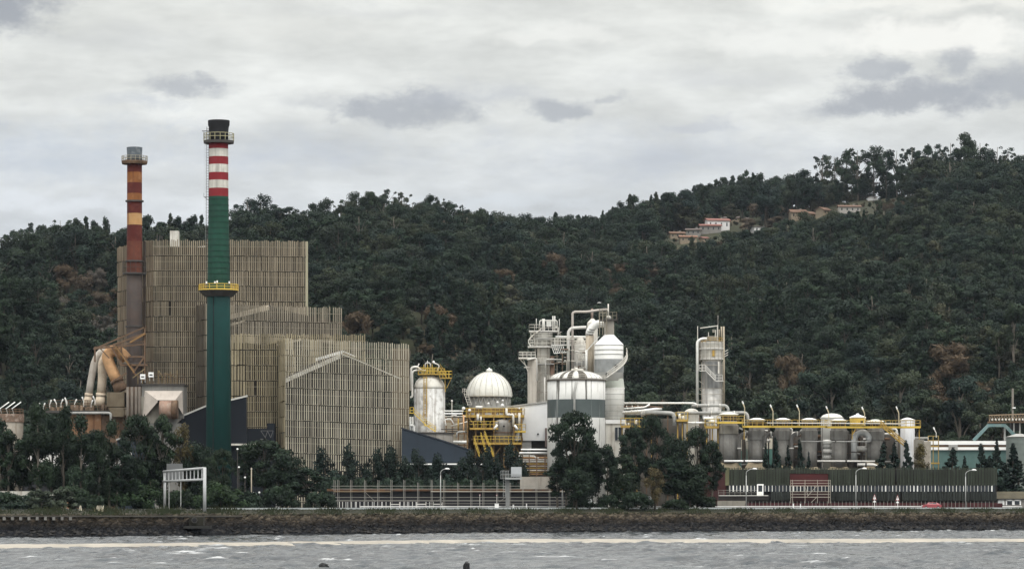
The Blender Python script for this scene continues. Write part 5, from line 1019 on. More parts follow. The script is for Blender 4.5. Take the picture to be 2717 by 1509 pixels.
for a, c in (((1416,880),(1424,918)),((1424,880),(1414,900)),((1487,890),(1478,905)),((1490,880),(1480,884))): b.beam(P(*a,Y-2), P(*c,Y-2), .16)
b.build('ladder', DIRTY, t)
b = MB()
for px, ya, yb, rr in ((1427,1060,925,1.1),(1433,1060,925,.8),(1452,1060,920,1.2),(1457,1060,925,.8),(1420,980,890,.8),(1486,918,880,.9),(1478,1010,918,1.0)): b.tube([P(px,ya,Y-2.6), P(px,yb,Y-2.6)], S(rr,Y), 6)
for py in (945, 968, 990, 1012, 1040): b.beam(P(1423,py,Y-2.5), P(1461,py,Y-2.5), .16)
b.build('pipework', M('taupe_riser', (.30,.27,.23), .7, .2), t)  # thin risers and ties in plain taupe
for (xa, xb, py) in ((1420,1466,898),(1424,1470,965)):
    b = MB(); z = Z(py,Y); b.box(X(xa,Y), X(xb,Y), Y-3.2, Y-2.0, z-.25, z); d_ = b.build('platform', PIPEG, t); b = MB(); b.rail([(X(xa,Y),Y-2,z),(X(xa,Y),Y-3.2,z),(X(xb,Y),Y-3.2,z),(X(xb,Y),Y-2,z)], 1.2, .1, .9); b.build('railing', DIRTY, d_)
t = thing('column', 'shorter grey-white column left of the slim tower, with a bracketed platform', 'tower', (X(1412,Y), Y-3, G0))
b = MB(); b.lathe([(S(12.5,Y),G0),(S(12.5,Y),Z(962,Y))]+dome(S(12.5,Y),Z(962,Y),S(11,Y),5), X(1412,Y), Y-3, 28); b.build('shell', M('taupe_column', (.55,.51,.45), .8, .15, .3, .5, (.24,.2,.16)), t)
b = MB(); z = Z(950,Y); b.box(X(1376,Y), X(1420,Y), Y-5.5, Y-1, z-.35, z); d_ = b.build('platform', DIRTY, t); b = MB(); b.rail([(X(1420,Y),Y-5.5,z),(X(1376,Y),Y-5.5,z),(X(1376,Y),Y-1,z),(X(1420,Y),Y-1,z)], 1.3, .13, 1.0); b.build('railing', DIRTY, d_)
b = MB(); b.beam(P(1378,951,Y-4), P(1400,974,Y-4), .25); b.beam(P(1388,951,Y-4), P(1400,984,Y-4), .2); b.beam(P(1390,974,Y-4), P(1414,974,Y-4), .3); b.build('bracket', DIRTY, t)
b = MB(); b.smooth = True; b.tube(bend([P(1398,954,Y-6), P(1424,949,Y-6), P(1425,1010,Y-6)], .6), S(2.2,Y), 8); b.build('pipe', PIPE, t)
t = thing('pipe', 'rust-brown vertical pipe stub right of the slim grey-white tower', 'pipe', (X(1465,Y), Y-2, G0)); b = MB(); b.tube([P(1465,1070,Y-2), P(1465,944,Y-2)], S(6,Y), 14); b.build('stack', M('brown_stub', (.17,.11,.08), .85, .2, .3, .5, (.08,.05,.04)), t); b = MB(); b.smooth = True; b.tube(bend([P(1447,1000,Y-3.5), P(1447,953,Y-3.5), P(1492,953,Y-3.5), P(1492,965,Y-3.5)], .4), S(1.5,Y), 8); b.tube([P(1445,1090,Y-3.6), P(1445,1000,Y-3.6)], S(2.2,Y), 8); b.build('side_pipe', PIPE, t)
# footbridge
Y = 826
t = thing('footbridge', 'truss footbridge joining the slim white tower to the tall bent pipes', 'footbridge', (X(1490,Y), Y, Z(914,Y)))
b = MB(); z = Z(914,Y); b.box(X(1462,Y), X(1556,Y), Y-2, Y, z-.3, z); b.build('deck', PIPE, t)
b = MB(); b.rail([(X(1462,Y),Y-2,z),(X(1556,Y),Y-2,z)], 1.5, .12, .8); b.rail([(X(1462,Y),Y,z),(X(1556,Y),Y,z)], 1.5, .1, 1.0); b.build('railing', DIRTY, t)
b = MB(); 
for k in range(7): b.beam(P(1463+k*5,916,Y-2), P(1470+k*5,936,Y-2), .16)
b.beam(P(1470,937,Y-2), P(1504,934,Y-2), .22); b.build('truss', WHITE, t)
b = MB(); b.smooth = True; b.tube([P(1474,893,Y-1), P(1556,893,Y-1)], S(2.4,Y), 8); b.build('pipe', WHITE, t)
# tall bent pipes
Y = 820
for lab, pts, rr, m in (('tallest grey-white bent pipe rising above the silos', [(1519,1000),(1519,830),(1526,827),(1560,827),(1590,822),(1612,821)], 3.2, M('taupe_pipe', (.44,.40,.36), .6, .1)), ('thicker white bent pipe below the tallest one', [(1508,1000),(1508,880),(1516,870),(1556,868)], 4.2, PIPE)):
    t = thing('pipe', lab, 'pipe', (X(pts[0][0],Y), Y, Z(pts[0][1],Y)), 'bent pipes rising behind the striped silo'); b = MB(); b.smooth = True; b.tube(bend([P(a,c,Y) for a, c in pts], .9, 5), S(rr,Y), 12); b.build('tube', m, t)
    b = MB()
    for k, py in enumerate((900, 930, 958)): b.tube([P(pts[0][0],py,Y), P(pts[0][0],py-2,Y)], S(rr*1.35,Y), 12)
    b.build('flange', DIRTY, t)
# rear small silo
t = thing('pipe_rack', 'tangle of small pipes and frames between the slim white tower and the striped silo', 'pipe rack', (X(1500,818), 818, Z(1010,818))); rq = np.random.RandomState(23)
for m_, nv in ((PIPE, 14), (DIRTY, 10), (M('umber_pipe', (.15,.11,.08), .8, .3), 16)):
    b = MB(); b.smooth = True
    for k in range(nv):
        px = rq.uniform(1468, 1560); y0 = rq.uniform(925, 990); yy = 817+rq.uniform(0, 5); rr = S(rq.uniform(.7, 2.2), 818)
        if k % 2: b.tube(bend([P(px,1010,yy), P(px,y0,yy), P(px+rq.choice((-1,1))*rq.uniform(6,20),y0,yy)], rr*2, 3), rr, 7)
        else: b.tube([P(px,y0,yy), P(px+rq.uniform(8,28),y0,yy)], rr, 7)
    b.build('pipework', m_, t)
t = thing('silo', 'small cone-topped white silo behind the elbow duct', 'silo', (X(1540,Y+4), Y+4, G0)); Y_ = 824
b = MB(); b.lathe([(S(17,Y_),G0),(S(17,Y_),Z(916,Y_)),(S(5,Y_),Z(893,Y_)),(0,Z(892,Y_))], X(1540,Y_), Y_, 30); b.build('shell', DIRTY, t)
b = MB(); b.lathe([(S(17.3,Y_),Z(970,Y_)),(S(17.4,Y_),Z(970,Y_)),(S(17.4,Y_),Z(957,Y_)),(S(17.3,Y_),Z(957,Y_))], X(1540,Y_), Y_, 30); b.build('grey_band', PIPEG, t)
b = MB(); b.ringrail(X(1540,Y_), Y_, Z(915,Y_), S(17,Y_), 1.1, .1, 12); b.build('railing', DIRTY, t)
t = thing('silo', 'slender cone-capped white cylinder with a thin chimney beneath the tallest bent pipe', 'silo', (X(1571,826), 826, G0)); Y_ = 826
b = MB(); b.lathe([(S(14,Y_),G0),(S(14,Y_),Z(856,Y_)),(S(4,Y_),Z(845,Y_)),(0,Z(844,Y_))], X(1572,Y_), Y_, 24); b.build('shell', DIRTY, t); b = MB(); b.tube([P(1571,846,Y_), P(1571,818,Y_)], S(3.2,Y_), 10); b.build('chimney_pipe', M('brownish_pipe', (.24,.19,.16), .8), t)
t = thing('duct', 'ribbed white elbow duct on a tall beige column left of the big white silo', 'duct', (X(1565,818), 818, G0)); Y_ = 816
b = MB(); b.tube([P(1565,1010,Y_), P(1565,888,Y_)], S(11,Y_), 20); b.build('column', M('beige_column', (.46,.40,.31), .8, .15, .3, .6, (.26,.19,.13)), t)
b = MB(); b.smooth = True; b.tube(bend([P(1563,890,Y_), P(1566,874,Y_), P(1580,860,Y_), P(1602,858,Y_)], 1.2, 3), S(10.5,Y_), 16); b.build('elbow', WHITE, t); b = MB()
for a, c in (((1556,886),(1574,889)),((1558,879),(1577,882)),((1563,873),(1578,876))): b.tube([Vector(P(*a,Y_-1)), Vector(P(*c,Y_-1))], .1, 4)
b.build('seam', DSTEEL, t); b = MB(); b.beam(P(1557,930,Y_-1.4), P(1590,892,Y_-1.4), .25); b.tube([P(1556,990,Y_-1.4), P(1556,928,Y_-1.4)], .3, 8); b.build('strut', WHITE, t)
# big white silo with the curved stair
Y = 812; x0 = X(1616,Y)
t = thing('silo', 'big white bottle-shaped silo with a cone top and curved outside stair', 'silo', (x0, Y, G0)); rr = S(38,Y)
b = MB(); b.lathe([(rr,Z(1010,Y)),(rr,Z(915,Y))], x0, Y, 48); b.build('shell', M('silo_white', (.66,.66,.63), .55, .08, .3, .3, (.42,.40,.36)), t)
b = MB(); b.lathe([(rr*1.015,Z(916.5,Y)),(rr*1.015,Z(914,Y)),(S(14,Y),Z(889,Y)),(S(14,Y),Z(888,Y))], x0, Y, 48); b.build('cone', WHITE2, t)
b = MB(); b.lathe([(S(13.5,Y),Z(889,Y)),(S(13.5,Y),Z(850,Y)),(0,Z(849,Y))], x0, Y, 28); b.build('neck', M('rust_run_white', (.50,.46,.40), .7, .12, .4, .6, (.25,.17,.12)), t)
b = MB(); b.lathe([(rr+.06,Z(988,Y)),(rr+.1,Z(988,Y)),(rr+.1,Z(953,Y)),(rr+.06,Z(953,Y))], x0, Y, 48); b.build('grey_band', M('bare_grey_band', (.25,.26,.255), .6, .25, .4, .5, (.42,.41,.39)), t)
b = MB(); b.frustum((x0+S(15,Y),Y-.3), S(26,Y), Z(1030,Y), (x0,Y), rr, Z(1004,Y)); b.build('skirt', M('greenish_white', (.50,.53,.47), .7, .1, .3, .3, (.36,.36,.30)), t)
b = MB(); b.lathe([(S(25.5,Y),Z(1118,Y)),(S(25.5,Y),Z(1031,Y)),(S(26.5,Y),Z(1031,Y)),(S(26.5,Y),Z(1028,Y)),(S(25.5,Y),Z(1028,Y))], x0+S(15,Y), Y-.3, 40); b.build('lower_column', WHITE, t)
b = MB(); b.box(X(1606,Y), X(1660,Y), Y-3.6, Y-3, Z(1124,Y), Z(1114,Y)); b.build('collar', WHITE2, t); b = MB(); b.box(X(1607,Y), X(1658,Y), Y-3.3, Y+4, G0, Z(1124,Y)); b.build('base_room', DIRTY, t)
b = MB(); b.box(X(1631,Y), X(1650,Y), Y-3.5, Y-3.35, Z(1168,Y), Z(1134,Y)); w_ = b.build('window', GLASS, t); b = MB(); b.beam(P(1640,1168,Y-3.6), P(1640,1134,Y-3.6), .12); b.build('frame', WHITE, w_)
b = MB()
for py in (928, 940): b.lathe([(rr+.04,Z(py+.6,Y)),(rr+.1,Z(py+.6,Y)),(rr+.1,Z(py-.6,Y)),(rr+.04,Z(py-.6,Y))], x0, Y, 48)
for py in (1046,1060,1074,1090,1103): b.lathe([(S(25.6,Y),Z(py+.6,Y)),(S(25.9,Y),Z(py+.6,Y)),(S(25.9,Y),Z(py-.6,Y)),(S(25.6,Y),Z(py-.6,Y))], x0+S(15,Y), Y-.3, 40)
b.build('seam', PIPEG, t)
b = MB(); N_ = 26; rs2 = rr+.9
path = [(x0+rs2*math.cos(a), Y-rs2*math.sin(a), Z(935+ (1003-935)*k/N_, Y)) for k, a in enumerate(np.linspace(-.25, 1.75, N_+1))]
for p, q in zip(path[:-1], path[1:]):
    p, q = Vector(p), Vector(q); b.beam(p, q, .34)
    for hh in (.6, 1.15): b.beam(p+Vector((0,0,hh)), q+Vector((0,0,hh)), .12)
    b.beam(p, p+Vector((0,0,1.15)), .1)
b.build('stairs', DIRTY, t)
b = MB(); b.tube([(X(1610,Y),Y-rr-.1,Z(994,Y)),(X(1610,Y),Y-rr-.4,Z(994,Y))], .4, 10); b.tube([(X(1634,Y),Y-rr*.9-.1,Z(973,Y)),(X(1634,Y),Y-rr*.9-.6,Z(973,Y))], .45, 8); b.build('manhole', BLACK, t)
b = MB(); z = Z(848,Y); b.box(X(1590,Y), X(1636,Y), Y-3, Y+2.5, z-.3, z); d_ = b.build('platform', DSTEEL, t); b = MB(); b.rail([(X(1590,Y),Y+2.5,z),(X(1590,Y),Y-3,z),(X(1636,Y),Y-3,z),(X(1636,Y),Y+2.5,z)], 1.6, .13, 1.0)
for px in (1590, 1598, 1608): b.beam((X(px,Y),Y-3,Z(890,Y)), (X(px,Y),Y-3,Z(822,Y)), .2)
for py in (822, 832, 858, 870): b.beam((X(1588,Y),Y-3,Z(py,Y)), (X(1609,Y),Y-3,Z(py,Y)), .14)
b.build('railing', M('olive_rail', (.22,.20,.15), .8), d_)
b = MB(); b.lathe([(S(8,Y),Z(848,Y)),(S(7,Y),Z(842,Y)),(S(3,Y),Z(838,Y)),(0,Z(836,Y))], X(1614,Y), Y-2, 16); b.tube([P(1614,845,Y-2), P(1614,806,Y-2)], S(1.9,Y), 8); b.build('mast', DIRTY, t)
# striped silo
Y = 797; x0 = X(1529,Y); rr = S(77,Y)
t = thing('silo', 'wide white silo with a dark green-grey stripe, shallow dome and black run stains', 'silo', (x0, Y, G0))
SW = M('stained_white_shell', (.64,.64,.61), .6, .08, .2, .9, (.06,.055,.045), .15, (.4,.38,.33), sth=(.555,.60), sz=.035); SG = M('dark_green_grey_stripe', (.075,.092,.09), .6, .15, .3, .5, (.35,.36,.34), sth=(.58,.62), sz=.03)
b = MB(); b.lathe([(rr,G0),(rr,Z(1108.5,Y)),(rr,Z(1060.5,Y)),(rr,Z(1011,Y))], x0, Y, 64, True, [0,1,0]); b.build('shell', [SW, SG], t)
b = MB(); b.lathe([(rr,Z(1011,Y)),(rr*1.03,Z(1011,Y)),(rr*1.03,Z(1007.5,Y)),(rr,Z(1007.5,Y))], x0, Y, 64, False); b.build('rim', M('rusty_rim_dark', (.10,.085,.07), .9, .3), t)
zr0 = Z(1008,Y); hd = S(25,Y); b = MB(); b.lathe(dome(rr*.93, zr0, hd, 9), x0, Y, 64); b.build('roof', M('roof_white', (.66,.65,.61), .6, .1, .25, 0, (0,0,0), .5, (.42,.38,.31)), t)
b = MB()
for k in range(26):
    a = 2*math.pi*k/26; b.tube([(x0+rr*.935*math.cos(e)*math.cos(a), Y+rr*.935*math.cos(e)*math.sin(a), zr0+hd*1.01*math.sin(e)) for e in np.linspace(.02, 1.5, 7)], .07, 4)
b.build('rib', PIPEG, t)
b = MB()
for a, w in ((4.45, .10), (4.95, .16), (4.1, .07)):
    e_ = np.linspace(.05, 1.35, 8); L1 = [(x0+rr*.945*math.cos(e)*math.cos(a-w), Y+rr*.945*math.cos(e)*math.sin(a-w), zr0+.12+hd*math.sin(e)) for e in e_]; L2 = [(x0+rr*.945*math.cos(e)*math.cos(a+w), Y+rr*.945*math.cos(e)*math.sin(a+w), zr0+.12+hd*math.sin(e)) for e in e_]
    for k in range(7): b.poly([L1[k], L2[k], L2[k+1], L1[k+1]])
b.build('walkway', M('sooty_walkway', (.09,.08,.065), .9, .4, .8), t)
b = MB(); b.box(X(1508,Y), X(1518,Y), Y-4, Y-3, Z(996,Y), Z(989,Y)); b.tube([P(1529,990,Y), P(1529,975,Y)], S(4,Y), 10); b.box(X(1516,Y), X(1548,Y), Y-1, Y+1, Z(984,Y), Z(978,Y)); b.ringrail(x0, Y, Z(1007,Y), rr*1.0, 1.0, .06, 30); b.build('hatch', DIRTY, t)
b = MB(); b.tube([P(1530,1012,Y-rr/1-.25), P(1524,1040,Y-rr-.25), P(1524,1180,Y-rr-.25)], .28, 8); b.tube([P(1597,1040,Y-rr*.45), P(1597,1108,Y-rr*.45)], .14, 6); b.build('pipe', PIPEG, t)
# scrubber column at right
Y = 822; x0 = X(1889,Y)
t = thing('column', 'lone slim white scrubber column with a railed head and yellow-edged top, right of the silos', 'tower', (x0, Y, G0))
b = MB(); b.lathe([(S(25,Y),G0),(S(25,Y),Z(958,Y))], x0, Y, 32); b.build('shell', M('grey_to_white_shell', (.56,.55,.52), .7, .15, .2, .7, (.22,.21,.19), .4, (.3,.29,.27)), t)
b = MB(); b.lathe([(S(25.2,Y),Z(1031,Y)),(S(25.6,Y),Z(1031,Y)),(S(25.6,Y),Z(960,Y)),(S(25.2,Y),Z(960,Y))], x0, Y, 32); b.build('grey_band', M('bare_metal_band', (.20,.205,.20), .6, .25, .4, .7, (.40,.39,.36), sz=.04), t)
b = MB(); b.lathe([(S(25,Y),Z(958,Y)),(S(28,Y),Z(948,Y)),(S(28,Y),Z(912,Y)),(S(22,Y),Z(906,Y)),(0,Z(903,Y))], x0, Y, 32); b.build('head', DIRTY, t)
for py, r_, h_ in ((951,32,1.7),(924,33,1.5),(910,30,1.2)):
    b = MB(); b.lathe([(S(24,Y),Z(py,Y)-.25),(S(r_,Y),Z(py,Y)-.25),(S(r_,Y),Z(py,Y)+.05),(S(24,Y),Z(py,Y)+.05)], x0, Y, 24, False); d_ = b.build('platform', PIPE, t); b = MB(); b.ringrail(x0, Y, Z(py,Y), S(r_,Y)-.1, h_, .11, 14); b.build('railing', DIRTY if py != 910 else YEL, d_)
b = MB(); b.smooth = True; b.tube(bend([P(1850,1072,Y-2), P(1850,905,Y-2), P(1862,898,Y-2), P(1876,898,Y-2)], 1.5, 5), S(3.6,Y), 12); b.build('pipe', WHITE, t)
b = MB(); b.tube([P(1921,1090,Y-1), P(1920,866,Y-1)], S(2.6,Y), 10); b.tube([P(1914,912,Y-1), P(1914,866,Y-1)], S(2,Y), 8); b.tube([P(1908,900,Y-1), P(1908,874,Y-1)], S(1.4,Y), 8); b.build('pipe', M('tan_pipe', (.38,.33,.25), .7, .15), t)
b = MB(); b.beam(P(1851,900,Y-2), P(1851,865,Y-2), .22); b.beam(P(1858,870,Y-2), P(1903,864,Y-2), .25); b.beam(P(1903,906,Y-2), P(1904,862,Y-2), .3); b.beam(P(1905,890,Y-2), P(1905,836,Y-2), .1); b.beam(P(1880,892,Y-2), P(1880,881,Y-2), .2); b.beam(P(1897,900,Y-2), P(1899,875,Y-2), .2); b.build('mast', DIRTY, t)
b = MB(); b.box(X(1875,Y), X(1905,Y), Y-2, Y+1, Z(904,Y), Z(892,Y)); b.box(X(1889,Y), X(1896,Y), Y-2.5, Y-1.6, Z(883,Y), Z(875,Y)); b.build('motor', CONC, t)
b = MB(); b.stair(P(1868,985,Y-3.2), P(1874,983,Y-3.2), 1, .14) if 0 else None; a, c = P(1872,984,Y-3.4), P(1898,1011,Y-3.4); b.stair(c, a, 1, .14); b.box(X(1855,Y), X(1873,Y), Y-4, Y-2.8, Z(986,Y), Z(984,Y)); b.rail([P(1855,984,Y-4),P(1872,984,Y-4)],1.5,.13,1); b.box(X(1897,Y), X(1917,Y), Y-4, Y-2.8, Z(1013,Y), Z(1010.5,Y)); b.rail([P(1898,1010.5,Y-4),P(1917,1010.5,Y-4)],1.5,.13,1); b.build('stairs', PIPE, t)
b = MB(); b.box(X(1888,Y), X(1896,Y), Y-2.9, Y-2.5, Z(946,Y), Z(930,Y)); b.build('hatch', YEL, t)
b = MB()
for py in (933, 940, 946): b.beam(P(1922,py,Y-1.5), P(1932,py-6,Y-1.5), .18)
for py in (975, 1010, 1032): b.beam(P(1855,py,Y-2), P(1866,py+8,Y-2), .12)
b.box(X(1903,Y), X(1907,Y), Y-2.9, Y-2.4, Z(992,Y), Z(960,Y)); b.build('bracket', DIRTY, t)
b = MB()
for k in range(10):
    a = math.pi+math.pi*k/9; b.beam((x0+S(33,Y)*math.cos(a), Y+S(33,Y)*math.sin(a), Z(958,Y)), (x0+S(33,Y)*math.cos(a), Y+S(33,Y)*math.sin(a), Z(902,Y)), .1)
for px in (1862, 1868, 1911, 1916): b.tube([P(px,1085,Y-2.6), P(px,960,Y-2.6)], S(1.0,Y), 6)
for py in (968, 1030, 1045, 1062): b.beam(P(1853,py,Y-2.5), P(1920,py,Y-2.5), .12)
b.build('cage', M('dull_cage', (.33,.30,.25), .7, .2), t)
# horizontal pipes and small equipment between silos and filters
Y = 806
HP = [('white overhead pipe, topmost of the long pipes right of the big silo', [(1655,1069),(1842,1069),(1850,1074),(1900,1074)], 2.6, WHITE), ('grey-white pipe run ending in a downturned elbow above the first filter tank', [(1835,1076),(1925,1075),(1932,1082),(1932,1092)], 4, PIPEG), ('pale pipe running just over the yellow deck into the first filter roof', [(1798,1095),(1978,1094),(1984,1101),(1984,1130)], 4, PIPEG), ('white straight pipe below the yellow deck left of the filters', [(1788,1121),(1902,1121)], 3, WHITE), ('sagging white pipe rising to the left behind the front trees', [(1652,1094),(1700,1090),(1756,1083)], 4, WHITE), ('fat grey-white pipe bending down behind the front trees', [(1700,1100),(1712,1094),(1742,1094),(1784,1096),(1790,1106),(1790,1128)], 5.5, PIPEG), ('thin rusty pipe between two white ones right of the big silo', [(1655,1078),(1700,1077),(1760,1080)], 2, BROWNST), ('short white pipe with a vertical stub above the fat bending pipe', [(1655,1084),(1712,1080),(1724,1072)], 2.4, WHITE)]
for i, (lab, pts, rr, m) in enumerate(HP):
    t = thing('pipe', lab, 'pipe', P(pts[0][0], pts[0][1], Y-i*.8), 'long pipes between the big silo and the filter tanks'); b = MB(); b.smooth = True; b.tube(bend([P(a,c,Y-i*.8) for a, c in pts], .7, 4), S(rr,Y), 12); b.build('tube', m, t)
    b = MB()
    for k in range(3): f_ = (k+.5)/3; q0, q1 = pts[0], pts[1]; cx_ = q0[0]+(q1[0]-q0[0])*f_; cy_ = q0[1]+(q1[1]-q0[1])*f_; b.tube([P(cx_-1,cy_,Y-i*.8), P(cx_+1,cy_,Y-i*.8)], S(rr*1.3,Y), 10)
    b.build('flange', DIRTY, t)
t = thing('pipe_rack', 'low pipe bridge on posts behind the front trees, right of the big silo', 'pipe rack', (X(1760,814), 814, G0))
b = MB(); b.box(X(1650,814), X(1910,814), 814, 817, Z(1100,814), Z(1092,814)); b.build('deck', CONC, t); b = MB()
for px in range(1660, 1910, 28): b.beam((X(px,814),814.5,G0), (X(px,814),814.5,Z(1092,814)), .35)
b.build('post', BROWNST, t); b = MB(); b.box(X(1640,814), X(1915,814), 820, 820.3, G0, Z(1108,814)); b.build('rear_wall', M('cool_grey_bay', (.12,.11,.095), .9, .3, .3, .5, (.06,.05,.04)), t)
for i, (xa, xb, py, lab) in enumerate(((1648,1732,1128,'yellow railed platform right of the big white silo base'), (1795,1826,1112,'small yellow railed platform left of the dome-topped small tank'), (1872,1908,1130,'short yellow platform under the first filter gallery'))):
    t = thing('platform', lab, 'platform', (X((xa+xb)/2,802), 802, Z(py,802)), 'yellow platforms right of the big silo'); d_ = deck(xa, xb, py, 801, 4, .5, 1.7, YEL, t, True, 1.0)
    b = MB()
    for px in np.linspace(xa+3, xb-3, 3): b.beam((X(px,803),803,G0), (X(px,803),803,Z(py,803)), .3)
    b.build('post', YEL, t); b = MB()
    for k in range(7): px = R.uniform(xa+4, xb-4); hh = R.uniform(5, 16); b.tube([P(px,py,803.5), P(px,py-hh,803.5)], S(R.uniform(1,3),803), 8)
    b.build('valve', WHITE, t)
t = thing('tank', 'small white dome-topped tank among pipes left of the filter row', 'tank', (X(1835,810), 810, G0)); Y_ = 808
b = MB(); rr = S(20,Y_); b.lathe([(rr,G0),(rr,Z(1096,Y_))]+dome(rr,Z(1096,Y_),S(13,Y_),6), X(1835,Y_), Y_, 30); b.build('shell', DIRTY, t); b = MB(); b.lathe([(rr+.1,Z(1097,Y_)),(rr+.25,Z(1097,Y_)),(rr+.25,Z(1094,Y_)),(rr+.1,Z(1094,Y_))], X(1835,Y_), Y_, 30); b.build('rim', PIPEG, t)
for i, (px, py, w) in enumerate(((1880,1110,14),(1890,1118,8))): 
    t = thing('drum', ['white horizontal drum at the left end of the filter gallery', 'smaller white drum below the horizontal drum by the filter gallery'][i], 'drum', P(px,py+4,803-i)); b = MB(); b.smooth = True; b.tube([P(px-w,py,803-i), P(px-w*.9,py,803-i), P(px+w*.9,py,803-i), P(px+w,py,803-i)], [S(2,803),S(4.5,803),S(4.5,803),S(2,803)], 14); b.build('shell', WHITE, t); b = MB(); b.box(X(px-2,803), X(px+2,803), 803-i-.4, 803-i+.4, Z(py+9,803), Z(py+3,803)); b.build('saddle', PIPEG, t)
# row of grey filter tanks
Y = 802
FT = [(1933.5,26,1116,1227,1093,1,'first and largest grey filter tank from the left, with the higher yellow gallery'), (2008,24,1130,1226,1108,0,'second grey filter tank from the left, a thin pipe passing its foot'), (2077,22.5,1130,1232,1108,0,'third grey filter tank from the left, behind three conifers'), (2147,22.5,1130,1238,1108,0,'fourth grey filter tank from the left, right of the conifers'), (2226,23.5,1130,1238,1110,0,'fifth grey filter tank from the left, next to a stack of grey drums'), (2322,24,1132,1225,1112,0,'sixth grey filter tank from the left, behind the yellow stairs')]
for px, r_, yt, yb, yr, big, lab in FT:
    x0 = X(px,Y); t = thing('filter_tank', lab, 'filter tank', (x0, Y, G0), 'row of grey filter tanks')
    rr = S(r_,Y); b = MB(); b.lathe([(rr*.92,Z(yb,Y)),(rr*.92,Z(1166 if not big else 1150,Y))], x0, Y, 32); b.build('shell', CONCD, t)
    b = MB(); b.lathe([(rr*.9,Z(1166.5 if not big else 1151,Y)),(rr*1.0,Z(1166.5 if not big else 1151,Y)),(rr*1.02,Z(yt+12,Y)),(rr*.9,Z(yt+11,Y)),(rr*.88,Z(yt,Y))], x0, Y, 32); b.build('collar', CONCD if px > 1950 else CONC, t)
    b = MB(); b.lathe([(rr*.5,Z(yr+6,Y)-.9),(rr*1.02,Z(yr+6,Y)),(rr*1.0,Z(yr+5,Y)),(rr*.35,Z(yr+.5,Y)),(0,Z(yr,Y))], x0, Y, 32); b.build('roof', WHITE, t)
    b = MB(); b.lathe([(rr*.82,Z(yt,Y)),(rr*.82,Z(yr+6,Y)-.2)], x0, Y, 28); b.build('vent_ring', M('dark_vent%d' % px, (.05,.035,.025), .9), t)
    b = MB(); b.hexa([P(px-r_*1.5,1248,Y-2), P(px+r_*1.5,1248,Y-2), P(px+r_*1.5,1248,Y+4), P(px-r_*1.5,1248,Y+4), P(px-r_*.95,yb,Y-1.5), P(px+r_*.95,yb,Y-1.5), P(px+r_*.95,yb,Y+3), P(px-r_*.95,yb,Y+3)]); b.box(X(px-r_,Y), X(px+r_,Y), Y-1, Y+3, G0, Z(1248,Y)); b.build('base', M('mossy_concrete%d' % px, (.30,.25,.17), .9, .2, .3, .4, (.16,.12,.07)), t)
# pipes at the filters
for i, (px) in enumerate((1972, 2040, 2110)):
    t = thing('pipe', uniq(f'{ORD[i]} of three grey hooked pipes between the filter tanks, from the left'), 'pipe', (X(px,Y-2), Y-2, G0), 'hooked pipes between filter tanks'); b = MB(); b.smooth = True; b.tube(bend([P(px-10,1228,Y-2), P(px-10,1160,Y-2), P(px-2,1150,Y-2), P(px+12,1150,Y-2)], 1.2, 5), S(5,Y), 12); b.build('tube', M('dark_grey_pipe%d' % i, (.13,.125,.115), .6, .2), t); b = MB(); b.tube([P(px+4,1150,Y-2), P(px+7,1150,Y-2)], S(6.5,Y), 12); b.tube([P(px-10,1190,Y-2), P(px-10,1187,Y-2)], S(6.2,Y), 12); b.build('flange', PIPE, t)  # hooked pipes are dark grey themselves, with pale flanges
for lab, pts, rr, m, yo in (('slanting white double pipe beside the first filter tank', [(1961,1134),(1984,1145)], 2.4, WHITE, -3), ('long thin grey pipe crossing the fourth and fifth filter tanks', [(2125,1170),(2309,1171)], 1.3, PIPEG, -4), ('bright white pipe across the feet of the first two filter tanks', [(1921,1222.5),(2028,1222.5)], 2.6, WHITE2, -4), ('grey pipe with a dark joint across the feet of the last filter tanks', [(2168,1222.5),(2322,1223)], 2.4, PIPE, -4), ('lowest grey-white pipe bending down at its right end', [(2275,1232),(2320,1232),(2330,1240),(2334,1250)], 4, PIPE, -5)):
    t = thing('pipe', lab, 'pipe', P(*pts[0],Y+yo), 'straight pipes along the filter tanks'); b = MB(); b.smooth = True; b.tube(bend([P(a,c,Y+yo) for a, c in pts], .6, 4), S(rr,Y), 10); b.build('tube', m, t); b = MB(); a, c = pts[0], pts[1]; mx_ = ((a[0]+c[0])/2, (a[1]+c[1])/2); b.tube([P(mx_[0]-2,mx_[1],Y+yo), P(mx_[0]+2,mx_[1],Y+yo)], S(rr*1.5,Y), 10); b.build('joint', DSTEEL, t)
t = thing('duct', 'big silver looping duct between the fifth and sixth filter tanks', 'duct', (X(2285,Y-1), Y-1, G0)); b = MB(); b.smooth = True; b.tube(bend([P(2266,1222,Y-2), P(2266,1165,Y-2), P(2274,1150,Y-2), P(2292,1146,Y-2), P(2306,1158,Y-2), P(2304,1170,Y-2)], 1.6, 5), S(8,Y), 16); b.build('loop', M('silver_duct', (.42,.43,.42), .4, .15, .5, .3, (.2,.19,.17), metal=.2), t); b = MB(); b.tube([P(2266,1200,Y-2), P(2266,1197,Y-2)], S(9,Y), 16); b.build('flange', DSTEEL, t); b = MB(); b.smooth = True; b.tube([P(2272,1190,Y+.5), P(2302,1190,Y+.5)], S(7,Y), 14); b.tube([P(2274,1140,Y), P(2312,1150,Y)], S(6,Y), 12); b.build('branch', PIPE, t)
t = thing('drum_stack', 'stack of grey horizontal drums between the fourth and fifth filter tanks', 'drums', (X(2194,Y), Y, G0)); 
for k, (py, m) in enumerate(((1172,WHITE),(1184,PIPEG),(1196,PIPE),(1213,PIPEG))):
    b = MB(); b.smooth = True; b.tube([P(2182,py,Y), P(2207,py,Y)], S(6.5,Y), 16); b.build('drum', m, t)
